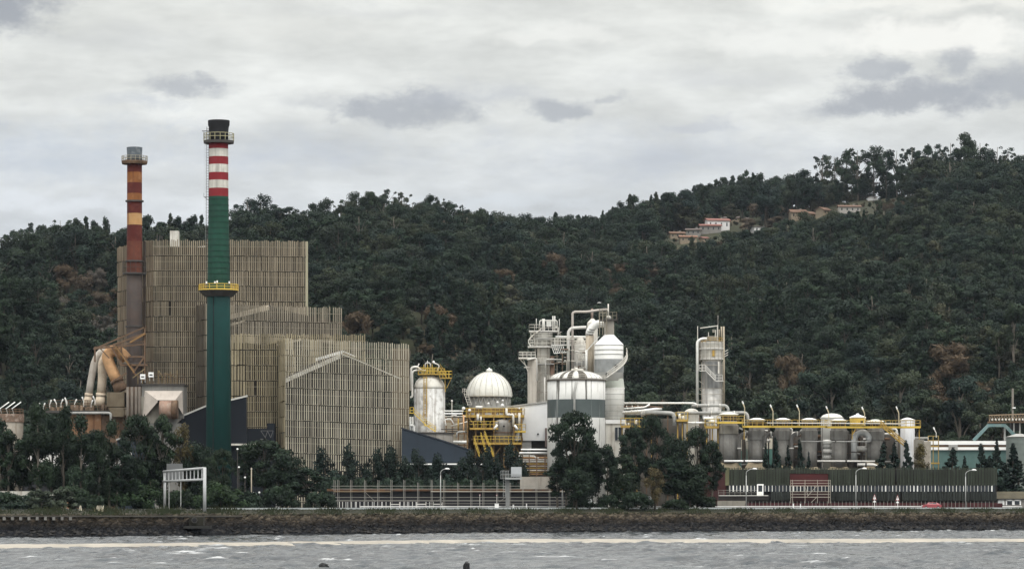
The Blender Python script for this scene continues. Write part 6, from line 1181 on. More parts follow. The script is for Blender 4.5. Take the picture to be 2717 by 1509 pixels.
b = MB(); b.box(X(2182,Y), X(2207,Y), Y+1, Y+2, G0, Z(1240,Y)); b.beam(P(2182,1250,Y-.5), P(2182,1120,Y-.5), .25); b.beam(P(2207,1250,Y), P(2207,1180,Y), .25); b.build('frame', CONCD, t)
for px, w, ya, yb, lab in ((1965,6,1165,1195,'white cabinet between the first two filter tanks, left'), (1981.5,7,1162,1190,'white cabinet between the first two filter tanks, right'), (2042,15,1162,1190,'white wide cabinet between the second and third filter tanks')):
    t = thing('cabinet', lab, 'cabinet', (X(px,812), 812, G0), 'cabinets behind the filter tanks'); MB().box(X(px-w/2,812), X(px+w/2,812), 812, 814, Z(yb,812), Z(ya,812)).build('body', M('cream_cabinet%d' % px, (.62,.58,.48), .7, .15), t); MB().box(X(px-w/2,812), X(px+w/2,812), 812.1, 814, G0, Z(yb,812)).build('green_base', M('mint_base%d' % px, (.10,.22,.19), .7, .15), t)
t = thing('pipe_rack', 'dense dark pipework seen between and behind the grey filter tanks', 'pipe rack', (X(2180,808), 808, G0)); rq = np.random.RandomState(8)
for m_, nv in ((M('sooty_pipework', (.11,.10,.09), .7, .3, .6, .4, (.05,.045,.04), island=.5), 34), (PIPEG, 16), (PIPE, 12), (BROWNST, 12)):
    b = MB(); b.smooth = True
    for k in range(nv):
        px = rq.uniform(1958, 2400); yy = 806+rq.uniform(0, 4); rr = S(rq.uniform(1.4, 4.2), 806)
        if rq.rand() < .6: y0 = rq.uniform(1135, 1170); b.tube(bend([P(px, 1240, yy), P(px, y0, yy), P(px+rq.choice((-1,1))*rq.uniform(8,26), y0, yy)], rr*2, 4), rr, 8)
        else: y0 = rq.uniform(1140, 1235); b.tube([P(px, y0, yy), P(px+rq.uniform(15,50), y0, yy)], rr, 8)
    b.build('pipework', m_, t)
MB().box(X(1958,812), X(2410,812), 812.5, 813, G0, Z(1150,812)).build('rear_wall', M('dark_gap_backing', (.075,.066,.056), .9, .3, .3, .4, (.04,.035,.03)), t)  # added dark backing: the darkness between the tanks is put into its colour
# yellow gallery over the filters
Y = 797.5
t = thing('walkway', 'long yellow railed gallery running along the tops of the filter tanks', 'walkway', (X(2210,Y), Y, Z(1130,Y)))
for (xa, xb, py) in ((1903,1975,1118),(1970,2195,1128.5),(2190,2443,1130)):
    b = MB(); z = Z(py,Y); b.box(X(xa,Y)+.02, X(xb,Y), Y, Y+1.6, z-.45, z); d_ = b.build('deck', YELC, t); b = MB(); b.rail([(X(xa,Y),Y,z),(X(xb,Y),Y,z)], 1.35, .10, 1.15); b.rail([(X(xa,Y),Y+1.6,z),(X(xb,Y),Y+1.6,z)], 1.35, .09, 1.6); b.build('railing', M('tan_yellow_rail%d' % xa, (.42,.30,.09), .7, .2), d_)
b = MB(); b.stair(P(2402,1186,Y-1), P(2337,1131,Y-1), 1.2, .16); b.build('stairs', YEL, t)
b = MB()
for px in (1975, 2262, 2440): b.beam((X(px,Y),Y+.8,Z(1165,Y)), (X(px,Y),Y+.8,Z(1130,Y)), .2)
b.beam(P(2274,1130,Y+.5), P(2262,1152,Y+.5), .25); b.build('post', YEL, t)
b = MB(); b.smooth = True; b.tube([P(2035,1121.5,Y-.3), P(2310,1123,Y-.3)], S(1.5,Y), 8); b.tube([P(2310,1123,Y-.3), P(2398,1124,Y-.3)], S(1.5,Y), 8); b.build('pipe', PIPE, t)
for i, (px, yt) in enumerate(((1976,1082),(2051,1091),(2121,1091),(2199,1095),(2294,1097),(2385,1096))):
    mast(px, 1128, Y-.4, 1128-yt, -7 if i else -6, uniq(f'{ORD[i]} tilted lamp mast from the left on the yellow filter gallery'), 'tilted lamp masts on the yellow gallery', 17, M('cream_mast%d' % i, (.55,.48,.33), .7, .1))
Y = 808
t = thing('tank', 'white dome-topped tank rising behind the yellow gallery', 'tank', (X(2207,Y), Y, G0)); rr = S(29,Y); b = MB(); b.lathe([(rr,G0),(rr,Z(1108,Y))]+dome(rr,Z(1108,Y),S(12,Y),7), X(2207,Y), Y, 40); b.build('shell', M('chalk_white', (.60,.60,.56), .7, .12, .3, .35, (.34,.31,.26)), t); b = MB(); b.lathe([(rr+.1,Z(1109,Y)),(rr+.22,Z(1109,Y)),(rr+.22,Z(1107,Y)),(rr+.1,Z(1107,Y))], X(2207,Y), Y, 40); b.build('rim', PIPE, t)
t = thing('hut', 'yellow cabin with a white cone roof on the gallery', 'cabin', (X(2278,799.5), 799.5, Z(1130,799.5))); Y_ = 799.6
b = MB(); b.lathe([(S(21,Y_),Z(1127,Y_)),(S(21,Y_),Z(1107,Y_))], X(2278,Y_), Y_+2, 12, False); b.build('wall', YELC, t); b = MB(); b.lathe([(S(22,Y_),Z(1108,Y_)),(S(22,Y_),Z(1105,Y_)),(S(5,Y_),Z(1099,Y_)),(S(3,Y_),Z(1096,Y_)),(0,Z(1095,Y_))], X(2278,Y_), Y_+2, 24); b.build('roof', WHITE2, t); b = MB(); b.box(X(2284,Y_), X(2290,Y_), Y_+.15-.2, Y_+.4, Z(1120,Y_), Z(1116,Y_)); b.build('window', BLACK, t)
Y = 803
t = thing('tank', 'last white cone-topped tank at the right end of the yellow gallery', 'tank', (X(2408,Y), Y, G0)); rr = S(19,Y); b = MB(); b.lathe([(rr,G0),(rr,Z(1114,Y))], X(2408,Y), Y, 30); b.build('shell', M('blue_white_shell', (.50,.51,.52), .6, .12, .3, .6, (.26,.22,.18)), t); b = MB(); b.lathe([(rr*1.05,Z(1114.5,Y)),(rr*1.05,Z(1113,Y)),(rr*.3,Z(1108,Y)),(0,Z(1107,Y))], X(2408,Y), Y, 30); b.build('roof', WHITE, t); b = MB(); b.lathe([(S(34,Y),G0),(S(34,Y),Z(1165,Y)),(0,Z(1164,Y))], X(2398,Y)+2, Y+2, 30); b.build('base', CONC, t)
# right-hand sheds
Y = 830
t = thing('shed', 'long white roofed shed with a rust band and mint green wall at right', 'shed', (X(2570,Y), Y, G0))
b = MB(); b.box(X(2440,Y), X(2672,Y), Y, Y+20, G0, Z(1193,Y)); b.build('wall', M('mint_cladding', (.075,.135,.125), .7, .15, .3, .4, (.14,.2,.18)), t)
b = MB(); b.box(X(2436,Y), X(2674,Y), Y-.5, Y+20.4, Z(1193,Y), Z(1185.5,Y)); b.build('canopy', WHITE2, t); b = MB(); b.box(X(2438,Y), X(2672,Y), Y-.2, Y+20, Z(1185.5,Y), Z(1179,Y)); b.build('rust_band', BROWNST, t); b = MB(); b.box(X(2436,Y), X(2674,Y), Y-.6, Y+20.4, Z(1179,Y), Z(1169,Y)); b.build('roof', WHITE2, t)
b = MB(); b.box(X(2516,Y), X(2540,Y), Y-.8, Y-.55, Z(1194,Y), Z(1179,Y)); b.build('panel', PIPEG, t)
t = thing('scaffold_tower', 'small rusty-yellow access frame at the left end of the long white shed', 'access frame', (X(2478,820), 820, G0)); Y_ = 820
b = MB()
for px in (2463, 2476, 2490): b.beam((X(px,Y_),Y_,G0), (X(px,Y_),Y_,Z(1156,Y_)), .25)
for py in (1156, 1168, 1184): b.beam(P(2462,py,Y_), P(2491,py,Y_), .22)
b.build('frame', M('dull_yellow_frame', (.30,.22,.09), .8, .2), t); b = MB(); b.box(X(2462,Y_), X(2490,Y_), Y_-.6, Y_+1, Z(1185,Y_), Z(1182,Y_)); b.box(X(2470,Y_), X(2492,Y_), Y_-.6, Y_+1, Z(1230,Y_), Z(1226,Y_)); b.build('platform', YEL, t)
mast(2484, 1160, 819, 12, -7, 'single tilted lamp mast on the access frame at the long white shed', 'tilted lamp masts right of the gallery', 14)
t = thing('wall', 'pale rough concrete retaining block between the last tank and the long white shed', 'wall', (X(2440,815), 815, G0)); MB().box(X(2416,815), X(2470,815), 815, 820, G0, Z(1170,815)).build('block', M('rubble_concrete', (.34,.31,.26), .9, .3, .5, .4, (.16,.13,.1), bump=.4), t); b = MB(); b.rail([P(2416,1166,815), P(2462,1166,815)], .6, .15, 6); b.build('railing', PIPE, t)
Y = 836
t = thing('duct', 'teal trapezoid-shaped conveyor duct standing over the long white shed', 'duct', (X(2640,Y), Y, Z(1169,Y))); b = MB(); b.tube([P(2583,1168,Y), P(2622,1128,Y), P(2666,1128,Y), P(2696,1158,Y)], .55, 4); b.build('tube', M('teal_duct', (.10,.165,.165), .7, .2, .4, .4, (.2,.22,.2)), t); b = MB(); b.beam(P(2666,1128,Y+1), P(2666,1168,Y+1), .5); b.build('post', PIPEG, t)
t = thing('conveyor', 'rusty truss conveyor bridge entering at the right edge', 'conveyor', (X(2670,840), 840, Z(1120,840))); Y_ = 838
b = MB(); b.box(X(2624,Y_), X(2740,Y_), Y_, Y_+2.5, Z(1121,Y_), Z(1117,Y_)); b.build('deck', BROWNST, t); b = MB()
for k in range(12): b.beam(P(2625+k*9,1117,Y_), P(2632+k*9,1100,Y_), .14); b.beam(P(2625+k*9,1117,Y_), P(2625+k*9,1101,Y_), .12)
b.beam(P(2624,1101,Y_), P(2740,1097,Y_), .3); b.build('truss', M('tan_truss', (.28,.21,.14), .85, .2), t); b = MB()
for k in range(13): b.lathe([(0,Z(1115,Y_)),(S(2.4,Y_),Z(1114,Y_)),(S(2.4,Y_),Z(1111,Y_)),(0,Z(1109,Y_))], X(2632+k*9,Y_), Y_-.4, 8)
b.build('roller', DIRTY, t); b = MB(); b.box(X(2685,Y_), X(2711,Y_), Y_+1, Y_+4, Z(1142,Y_), Z(1121,Y_)); b.build('hopper', BLACK, t); b = MB(); b.beam(P(2690,1170,Y_+1), P(2690,1120,Y_+1), .4); b.beam(P(2706,1170,Y_+1), P(2706,1120,Y_+1), .4); b.build('post', PIPEG, t)
t = thing('silo', 'corrugated grey-green silo at the right edge', 'silo', (X(2700,822), 822, G0)); Y_ = 822; prof = [(S(34,Y_),G0)]
for k in range(26): z = Z(1245-k*3.3,Y_); prof += [(S(34,Y_),z),(S(35,Y_),z+S(1.6,Y_))]
b = MB(); b.lathe(prof, X(2704,Y_), Y_, 32, False); b.build('shell', M('green_grey_corrugated', (.15,.175,.16), .6, .12), t); b = MB(); b.lathe([(S(35,Y_),Z(1160,Y_)),(S(35,Y_),Z(1158,Y_)),(S(8,Y_),Z(1150,Y_)),(0,Z(1150,Y_))], X(2704,Y_), Y_, 32); b.build('roof', PIPEG, t)
t = thing('lamp_post', 'tall lone dark pole with a small white lamp above the rusty conveyor', 'lamp post', (X(2687,845), 845, G0)); b = MB(); b.tube([(X(2687,845),845,G0), P(2687,1030,845)], .28, 8); b.build('pole', M('weathered_pole', (.13,.12,.10), .8), t); b = MB(); b.box(X(2686,845), X(2694,845), 844.4, 845.2, Z(1083,845), Z(1080,845)); b.build('lamp', WHITE2, t)
# gull
t = thing('gull', 'white gull flying above the tallest bent pipe', 'bird', P(1590,803,800)); Y_ = 800; b = MB(); c = Vector(P(1590,803,Y_)); b.smooth = True
b.tube([c+Vector((-.45,0,-.02)), c+Vector((-.2,0,0)), c+Vector((.1,0,.02)), c+Vector((.34,0,.05)), c+Vector((.48,0,.04))], [.03,.1,.12,.08,.02], 8)
for s_ in (-1, 1): b.poly([c+Vector((-.12,0,.04)), c+Vector((.16,0,.05)), c+Vector((.12,s_*.4,.22)), c+Vector((-.1,s_*.75,.12)), c+Vector((-.12,s_*.4,.2))])
b.poly([c+Vector((-.42,-.1,0)), c+Vector((-.42,.1,0)), c+Vector((-.62,.12,0)), c+Vector((-.62,-.12,0))]); b.build('body', WHITE2, t)
# ---------------------------------------------------------------- hamlet on the hill
ROOFR = M('red_tile_roof', (.22,.11,.09), .9, .15, .5, 0, (0,0,0), .3, (.24,.11,.09)); ROOFT = M('tan_tile_roof', (.15,.095,.068), .9, .2, .5, 0, (0,0,0), .4, (.14,.09,.065)); ROOFG = M('grey_tile_roof', (.115,.095,.085), .9, .2, .5)
HW = M('house_white', (.62,.61,.60), .8, .06, .4); HTAN = M('house_tan', (.25,.205,.15), .9, .15, .4); HGREY = M('house_grey', (.20,.19,.175), .9, .15, .4)
HS = [('white house with a pink-red roof, largest and brightest of the hamlet', 24, 9, 1.6, HW, ROOFR, .25), ('low house with a dull red roof directly below the bright white one', 22, 6, 1.3, HGREY, ROOFR, .1), ('grey-roofed low house left of the bright white house', 15, 5, 1.3, HGREY, ROOFG, -.1), ('terracotta-roofed house half hidden by trees at the bottom left of the hamlet', 17, 5, 1.2, HTAN, M('terracotta_tile', (.22,.125,.085), .9, .2), .1), ('tiny terracotta roof right of the half-hidden terracotta house', 5, 4, 1, HTAN, ROOFR, .3), ('plain white flat-roofed house right of the bright white one', 12, 5.5, .4, HW, ROOFG, .35), ('pale narrow ruined gable between the two white houses', 6, 9, 2.5, HTAN, ROOFG, .9), ('tan house with a long tan roof, left one of the middle pair', 17, 7, 2.4, HTAN, ROOFT, .2), ('smaller tan gabled house, right one of the middle pair', 11, 5, 2.2, HTAN, ROOFT, .75), ('tan house showing a pale pointed gable, alone right of the middle pair', 13, 5, 2.4, HTAN, ROOFT, .85), ('long low pale house with a brown overhanging roof, highest on the green slope', 22, 5.5, 1.3, M('pale_plaster', (.34,.32,.29), .9, .1), ROOFT, .05), ('tiny white wall peeping from trees at the top right of the hamlet', 6, 2.6, .4, HW, ROOFG, .4), ('brown-roofed house at the far left end of the hamlet', 15, 4.5, 1.4, HTAN, ROOFT, .1), ('low brown roof showing behind the bright white house', 16, 3.5, 1.3, HTAN, ROOFG, -.2)]
def house(lab, p, L, h, rh, wm, rm, rot, D=8):
    L, h, rh, D = L*.54, h*.62, rh*.6, D*.7
    t = thing('house', lab, 'house', p, 'houses of the hillside hamlet'); x, y, z = p; c, s = math.cos(rot), math.sin(rot); z0 = z-2
    def w(a, b_, zz): return (x+a*c-b_*s, y+a*s+b_*c, zz)
    b = MB(); b.hexa([w(-L/2,-D/2,z0), w(L/2,-D/2,z0), w(L/2,D/2,z0), w(-L/2,D/2,z0), w(-L/2,-D/2,z+h), w(L/2,-D/2,z+h), w(L/2,D/2,z+h), w(-L/2,D/2,z+h)])
    for e in (-L/2, L/2): b.poly([w(e,-D/2,z+h), w(e,D/2,z+h), w(e,0,z+h+rh)])
    b.build('wall', wm, t); o = .6; b = MB()
    for g in (-1, 1):
        q = [w(-L/2-o, g*(D/2+o), z+h-o*rh/D*2), w(L/2+o, g*(D/2+o), z+h-o*rh/D*2), w(L/2+o, 0, z+h+rh), w(-L/2-o, 0, z+h+rh)]; b.hexa(q + [(v[0], v[1], v[2]+.35) for v in q])
    r_ = b.build('roof', rm, t)
    nW = max(1, int(L/2.6))
    for k in range(nW):
        a = -L/2+(k+.5)*L/nW; b = MB(); b.hexa([w(a-.35,-D/2-.05,z+h*.42), w(a+.35,-D/2-.05,z+h*.42), w(a+.35,-D/2+.05,z+h*.42), w(a-.35,-D/2+.05,z+h*.42), w(a-.35,-D/2-.05,z+h*.78), w(a+.35,-D/2-.05,z+h*.78), w(a+.35,-D/2+.05,z+h*.78), w(a-.35,-D/2+.05,z+h*.78)]); b.build('window', GLASS, t)
    if L > 7.5: b = MB(); q = w(L*.22, 1, z+h+rh); b.box(q[0]-.5, q[0]+.5, q[1]-.5, q[1]+.5, q[2]-1, q[2]+1.1); W[r_.name] = W[t.name]; b.build('chimney', HGREY, r_)
for (lab, L, h, rh, wm, rm, rot), p in zip(HS, HPOS): house(uniq(lab), tuple(float(v) for v in p), L, h, rh, wm, rm, rot)
p = on_hill(309, 760); house('tiny white house on the wooded slope left of the slatted tower', tuple(float(v) for v in p), 3.2, 7, .5, HW, ROOFG, .3, 5)
px, py = 2064, 545; x, y, z = [float(v) for v in on_hill(px, py)]; H = S(75, y); t = thing('pylon', 'faint grey lattice pylon among the trees above the hamlet', 'pylon', (x, y, z))
b = MB()
for k in range(8):
    z0, z1 = z+H*k/8, z+H*(k+1)/8; w0, w1 = 2.6*(1-k/9), 2.6*(1-(k+1)/9)
    for s_ in (-1, 1):
        b.beam((x+s_*w0, y, z0), (x+s_*w1, y, z1), .3); b.beam((x+s_*w0, y, z0), (x-s_*w1, y, z1), .18)
b.build('lattice', GAL, t); b = MB()
for h in (.75, .86, .96): b.beam((x-4, y, z+H*h), (x+4, y, z+H*h), .3)
b.build('crossarm', GAL, t)
# ---------------------------------------------------------------- waterfront trees
def front(lst):
    for px, pt, Y, w, key, lab, cat in lst:
        x = X(px, Y); z = G0-.3; plant('tree' if cat == 'tree' else 'bush', key, (x, Y, z), Z(pt, Y)-z, S(w, Y), uniq(lab), cat)
front([(22,1140,648,100,'n_broad2','dark tree cut by the left edge of the picture','tree'), (100,1082,646,90,'n_feather0','tall slender tree in front of the pale tank, second from the left edge','tree'), (165,1088,650,80,'n_feather1','tall slender tree under the tilted lamp masts at left','tree'), (216,1112,645,85,'n_feather0','dark slender tree before the rust-streaked wall','tree'), (262,1150,648,60,'n_feather1','thin tree just left of the dark filter house columns','tree'), (290,1126,652,70,'n_feather0','narrow tree before the dark bay left of the filter house','tree'), (366,1098,664,110,'n_broad0','big dark tree right under the columns of the filter house','tree'), (432,1100,666,100,'n_broad2','big dark tree under the rose drum of the filter house','tree'), (482,1124,668,62,'n_yell','yellowish half-bare tree between two dark ones left of the green chimney','tree'), (528,1160,668,100,'n_broad1','rounded dark tree at the foot of the green chimney','tree'), (590,1190,640,80,'n_broad0','dark tree overlapping the base of the green chimney, right side','tree'), (330,1170,655,70,'n_feather1','loose tree filling the gap below the small grey lean-to','tree'),
 (55,1205,655,90,'n_feather1','low loose tree before the dark shed at far left','tree'), (195,1225,655,80,'n_feather0','leafy tree before the white upper strip of the dark shed','tree'),
 (8,1120,652,110,'n_feather1','tall dark tree in front of the pale tank at the left edge','tree'), (78,1130,653,90,'n_broad2','dark crown between the first two slender trees at left','tree'), (138,1112,654,90,'n_feather0','dark tree between the second and third slender trees at left','tree'), (190,1150,655,90,'n_broad2','dark tree filling the middle of the left group','tree'), (240,1150,654,90,'n_feather1','dark tree left of the thin one by the filter house','tree'), (310,1185,652,90,'n_broad2','low dark tree under the narrow one left of the filter house','tree'), (400,1150,670,110,'n_broad1','dark crown joining the two big trees under the filter house','tree'), (500,1180,672,100,'n_broad0','dark tree behind the sign gantry crossbeam','tree'), (15,1290,622,110,'n_bush1','dark bush at the bottom left corner of the trees','bush'), (80,1300,624,110,'n_bush1','dark bush before the whitish low wall','bush'), (195,1270,626,120,'n_bush1','dark tall bush right of the brown-green bush','bush'), (270,1255,660,110,'n_bush1','dark tall bush behind the bright green one','bush'),
 (110,1290,618,90,'n_ybush','brownish bush at the foot of the slender trees at left','bush'), (155,1285,622,110,'n_ybush','wide brown-green bush before the dark shed','bush'), (45,1325,618,110,'n_bush1','dark low bush at the far left edge','bush'), (320,1258,658,200,'n_bush0','big rounded bright green bush left of the white sign gantry','bush'), (400,1268,660,150,'n_bush0','rounded green bush behind the left leg of the gantry','bush'), (470,1285,662,110,'n_bush1','dark green bush framed by the sign gantry','bush'), (585,1268,624,150,'n_bush0','green bush right of the gantry right leg','bush'), (245,1300,620,80,'n_bush1','dark bush between the brown bush and the big green one','bush'), (640,1290,626,120,'n_bush1','dark bush around the pale lamp pole','bush'),
 (700,1165,655,140,'n_broad0','large dark tree before the left corner of the slatted front block','tree'), (650,1180,660,90,'n_broad2','dark tree before the navy lean-to','tree'), (760,1190,652,120,'n_broad1','big dark tree right of the large one before the slatted block','tree'), (815,1240,650,120,'n_broad2','drooping tree at the left end of the scaffolding','tree'), (850,1290,640,90,'n_bush1','dark bush touching the left end of the scaffolding','bush'), (735,1270,640,110,'n_bush1','dark bush under the large tree right of the pale lamp pole','bush')])
WL = [(872,1198,'n_wisp',70),(912,1192,'n_wisp',64),(948,1215,'n_wisp',70),(985,1200,'n_wisp',60),(1018,1206,'n_wisp',64),(1052,1196,'n_wisp',70),(1084,1214,'n_wispb',70),(1112,1202,'n_wisp',60),(1146,1222,'n_wispb',80),(1180,1214,'n_wisp',66),(1212,1222,'n_wispb',80),(1248,1206,'n_wisp',70),(1278,1196,'n_wisp',64),(1310,1210,'n_wispb',70),(1342,1190,'n_wisp',74),(1372,1212,'n_wispb',60)]
for i, (px, pt, k, w) in enumerate(WL):
    Y = 752+(i % 3)*3; plant('tree', k, (X(px,Y), Y, G0-.2), Z(pt,Y)-G0+.2, S(w,Y), uniq(f'{ORD[i]} dark tree from the left in the windblown row behind the scaffolding'), 'tree', 'windblown row of trees behind the scaffolding')
for i, (px, pt, w) in enumerate(((890,1240,90),(960,1246,100),(1030,1244,100),(1100,1246,110),(1170,1248,110),(1240,1246,110),(1310,1250,100))):
    Y = 747; plant('bush', 'n_bush1', (X(px,Y), Y, G0-.2), Z(pt,Y)-G0+.2, S(w,Y), uniq(f'{ORD[i]} dark bush from the left in the thicket under the windblown trees'), 'bush', 'thicket behind the scaffolding')
front([(1525,1090,690,130,'n_broad0','large dark tree in front of the striped silo','tree'), (1570,1160,700,90,'n_broad1','dark tree right behind the large one at the striped silo','tree'), (1478,1225,694,90,'n_broad2','leafy dark tree low at the left of the striped silo tree','tree'), (1530,1235,686,105,'n_broad1','full dark lower tree below the one before the striped silo','tree'), (1612,1180,696,80,'n_broad2','dark tree before the base of the big white silo','tree'), (1660,1205,700,90,'n_broad2','green tree with a pale bent stem between the two big dark groups','tree'),
 (1502,1150,696,90,'n_broad2','dark foliage filling the left side of the striped silo tree','tree'), (1555,1120,696,80,'n_broad1','dark crown on the right shoulder of the striped silo tree','tree'), (1655,1250,696,90,'n_broad1','low dark tree between the two sign backs','tree'),
 (1685,1128,706,90,'n_broad2','dark tree under the yellow platform right of the big silo','tree'), (1730,1100,712,95,'n_broad0','tallest dark tree under the fat bending pipe','tree'), (1790,1140,708,110,'n_broad1','broad dark tree in the middle of the right-hand group','tree'), (1850,1132,712,100,'n_broad0','dark tree beside the first grey filter tank','tree'), (1890,1170,716,90,'n_broad2','last dark tree of the group, touching the red gable wall','tree'), (1830,1220,706,120,'n_broad1','low dark tree before the red gable wall','tree'), (1768,1215,704,100,'n_broad2','dark lower tree left of the red gable wall','tree'),
 (1738,1240,694,62,'n_yell','yellow-brown small tree above the right round sign','tree'), (1690,1290,692,90,'n_bush1','dark bush behind the right round sign','bush'), (1620,1300,694,80,'n_bush1','dark bush between the two round signs','bush'), (1850,1300,712,110,'n_bush1','dark bush at the foot of the red gable wall','bush'), (1545,1310,692,80,'n_bush1','dark bush left of the left round sign','bush'), (1790,1315,700,70,'n_bush1','small dark bush right of the yellow-brown tree','bush')])
CL = [(2032,1183,48,'first small conifer from the left before the third filter tank'),(2064,1164,66,'tallest small conifer before the third filter tank'),(2090,1190,52,'third small conifer from the left before the third filter tank'),(2125,1170,60,'pointed conifer before the fourth filter tank'),(2146,1205,40,'lowest conifer at the right of the fourth filter tank trio'),(2338,1176,90,'bushy conifer under the yellow stairs, left'),(2372,1182,80,'dense conifer under the yellow stairs, middle'),(2412,1172,70,'pointed conifer right of the yellow stairs'),(2442,1176,56,'olive conifer before the pale concrete block'),(2520,1190,90,'triangular conifer before the mint green wall'),(2560,1216,60,'low yellowish conifer right of the triangular one'),(2612,1180,80,'sparse conifer at the right of the mint green wall'),(2645,1176,80,'tall dark conifer before the corrugated silo'),(2688,1180,90,'dark conifer at the right edge under the corrugated silo'),(2625,1215,90,'low dark conifer under the sparse one'),(2700,1225,110,'lowest dark conifer above the small roadside house'),(2665,1232,110,'wide dark conifer behind the right end of the green building')]
for i, (px, pt, w, lab) in enumerate(CL):
    Y = 783+(i % 3)*2; plant('conifer', ('n_con0','n_con1')[i % 2] if i != 8 else 'n_yell', (X(px,Y), Y, G0-.2), Z(pt,Y)-G0+.2, S(w,Y), uniq(lab), 'tree')
# ---------------------------------------------------------------- scaffolding and the low slab building behind it
Y = 722
t = thing('building', 'low dark flat-roofed building behind the long scaffolding', 'building', (X(1195,Y), Y, G0))
MB().box(X(885,Y), X(1512,Y), Y, Y+18, G0, Z(1302,Y)).build('wall', M('dark_glazed_wall', (.012,.012,.014), .6, .3), t); b = MB(); b.box(X(868,Y), X(1514,Y), Y-.8, Y+18.4, Z(1302,Y), Z(1296,Y)); b.build('roof', M('rusty_fascia', (.10,.055,.03), .9, .3, .2, 0, (0,0,0), .7, (.05,.045,.04)), t)
b = MB(); b.box(X(1380,Y+19), X(1512,Y+19), Y+19, Y+24, G0, Z(1262,Y)); b.build('rear_wall', M('streaky_grey_wall', (.30,.285,.25), .9, .2, .3, .7, (.12,.1,.08)), t)
Y = 716
t = thing('scaffolding', 'long grey tube scaffolding along the roadside before the low dark building', 'scaffolding', (X(1195,Y), Y, G0))
SCF = M('scaffold_tube', (.27,.26,.235), .6, .15, .5, metal=.2); PLK = M('scaffold_plank', (.42,.39,.33), .8, .2, .3)
b = MB()
for px in (886,896,930,967,1002,1037,1071,1108,1144,1177,1214,1249,1281,1318,1352,1386,1422,1457,1492,1510):
    top = 1272 if px not in (1108,1214,1281,1352) else 1279; b.beam((X(px,Y),Y,G0), (X(px,Y),Y,Z(top,Y)), .12); b.beam((X(px+3,Y),Y+1.2,G0), (X(px+3,Y),Y+1.2,Z(top+1,Y)), .10)
b.build('standard', SCF, t); b = MB()
for py in (1288.5, 1296, 1318.5, 1326.5):
    b.beam(P(880,py,Y), P(1512,py,Y), .11); b.beam(P(880,py,Y+1.2), P(1512,py,Y+1.2), .09)
b.beam(P(1105,1335,Y), P(1512,1335,Y), .1); b.build('ledger', SCF, t); b = MB()
for a, c in (((967,1303),(996,1330)),((1177,1320),(1158,1328)),((1352,1310),(1325,1330)),((1459,1303),(1480,1325))): b.beam(P(*a,Y), P(*c,Y), .1)
b.build('brace', SCF, t); b = MB(); b.box(X(885,Y), X(1036,Y), Y-.1, Y+1.1, Z(1304,Y), Z(1302.3,Y)); b.build('platform', M('brown_plank', (.27,.2,.13), .8, .2), t); b = MB(); b.box(X(1143,Y), X(1512,Y), Y-.1, Y+1.1, Z(1304,Y), Z(1302,Y)); b.build('platform', PLK, t)
t = thing('fence', 'row of white pickets and hoops along the foot of the scaffolding', 'fence', (X(1040,Y-2), Y-2, G0)); b = MB()
for zx in (297,327,360,378,413,452,462,497,537,577,618,635,670,708,716,752,890,928,960,974,1010,1045,1143,1178,1215): px = 820+.2717*zx; b.beam((X(px,Y-2),Y-2,G0), (X(px,Y-2),Y-2,Z(1330,Y-2)), .16)
b.build('picket', M('grey_white_picket', (.5,.5,.48), .7), t); b = MB()
for xa, xb in ((1036,1060),(1106,1130),(1150,1173)): 
    for px in (xa, xb): b.beam((X(px,Y-2),Y-2,G0), (X(px,Y-2),Y-2,Z(1331,Y-2)), .16)
    b.beam(P(xa,1337,Y-2), P(xb,1337,Y-2), .2)
b.build('hoop', PIPE, t); b = MB(); b.beam(P(885,1328.5,Y-1.9), P(1512,1328.5,Y-1.9), .07); b.build('rail', SCF, t)
# ---------------------------------------------------------------- green slatted building
Y = 760
t = thing('building', 'long low building screened in green-grey slats with a dark red end wall', 'building', (X(2285,Y), Y, G0))
GS = M('green_slats', (.040,.048,.034), .85, .25, .15, .35, (.024,.028,.023), island=.2); REDW = M('oxblood_wall', (.060,.012,.012), .8, .2, .3)
xa, xb = X(1925,Y), X(2645,Y); zt = Z(1240,Y)
b = MB(); b.hexa([(X(1868,800),800,G0),(xa,Y+.5,G0),(xb,Y+.5,G0),(xb,800,G0),(X(1868,800),800,zt-.4),(xa,Y+.5,zt-.4),(xb,Y+.5,zt-.4),(xb,800,zt-.4)]); b.build('body', DARKIN, t)
b = MB(); b.hexa([(X(1868,800)-.05,800,G0),(xa-.1,Y+.4,G0),(xa+.15,Y+.4,G0),(X(1868,800)+.2,800,G0),(X(1868,800)-.05,800,zt-.2),(xa-.1,Y+.4,zt-.2),(xa+.15,Y+.4,zt-.2),(X(1868,800)+.2,800,zt-.2)]); b.build('end_wall', REDW, t)
def lath(b, x0, x1, z0, z1, sp=.34):
    n = int((x1-x0)/sp)
    for i in range(n):
        if rs_s.rand() < .01: continue
        x = x0+(i+.5+rs_s.uniform(-.1,.1))/n*(x1-x0); w = rs_s.uniform(.17,.23); o = rs_s.uniform(0,.06); b.box(x-w/2, x+w/2, Y-.25-o, Y-.05-o, z0+rs_s.uniform(-.08,.08), z1+rs_s.uniform(-.1,.1))
b = MB(); lath(b, xa, X(2095,Y), Z(1287,Y), zt); lath(b, X(2095,Y), X(2198,Y), Z(1255,Y), zt); lath(b, X(2198,Y), xb, Z(1287,Y), zt); b.build('upper_screen', GS, t)
b = MB(); lath(b, X(2045,Y), X(2098,Y), Z(1327,Y), Z(1304,Y)); lath(b, X(2205,Y), xb, Z(1327,Y), Z(1304,Y)); b.build('lower_screen', M('grey_green_slats', (.033,.038,.034), .85, .2, .15, island=.2), t)
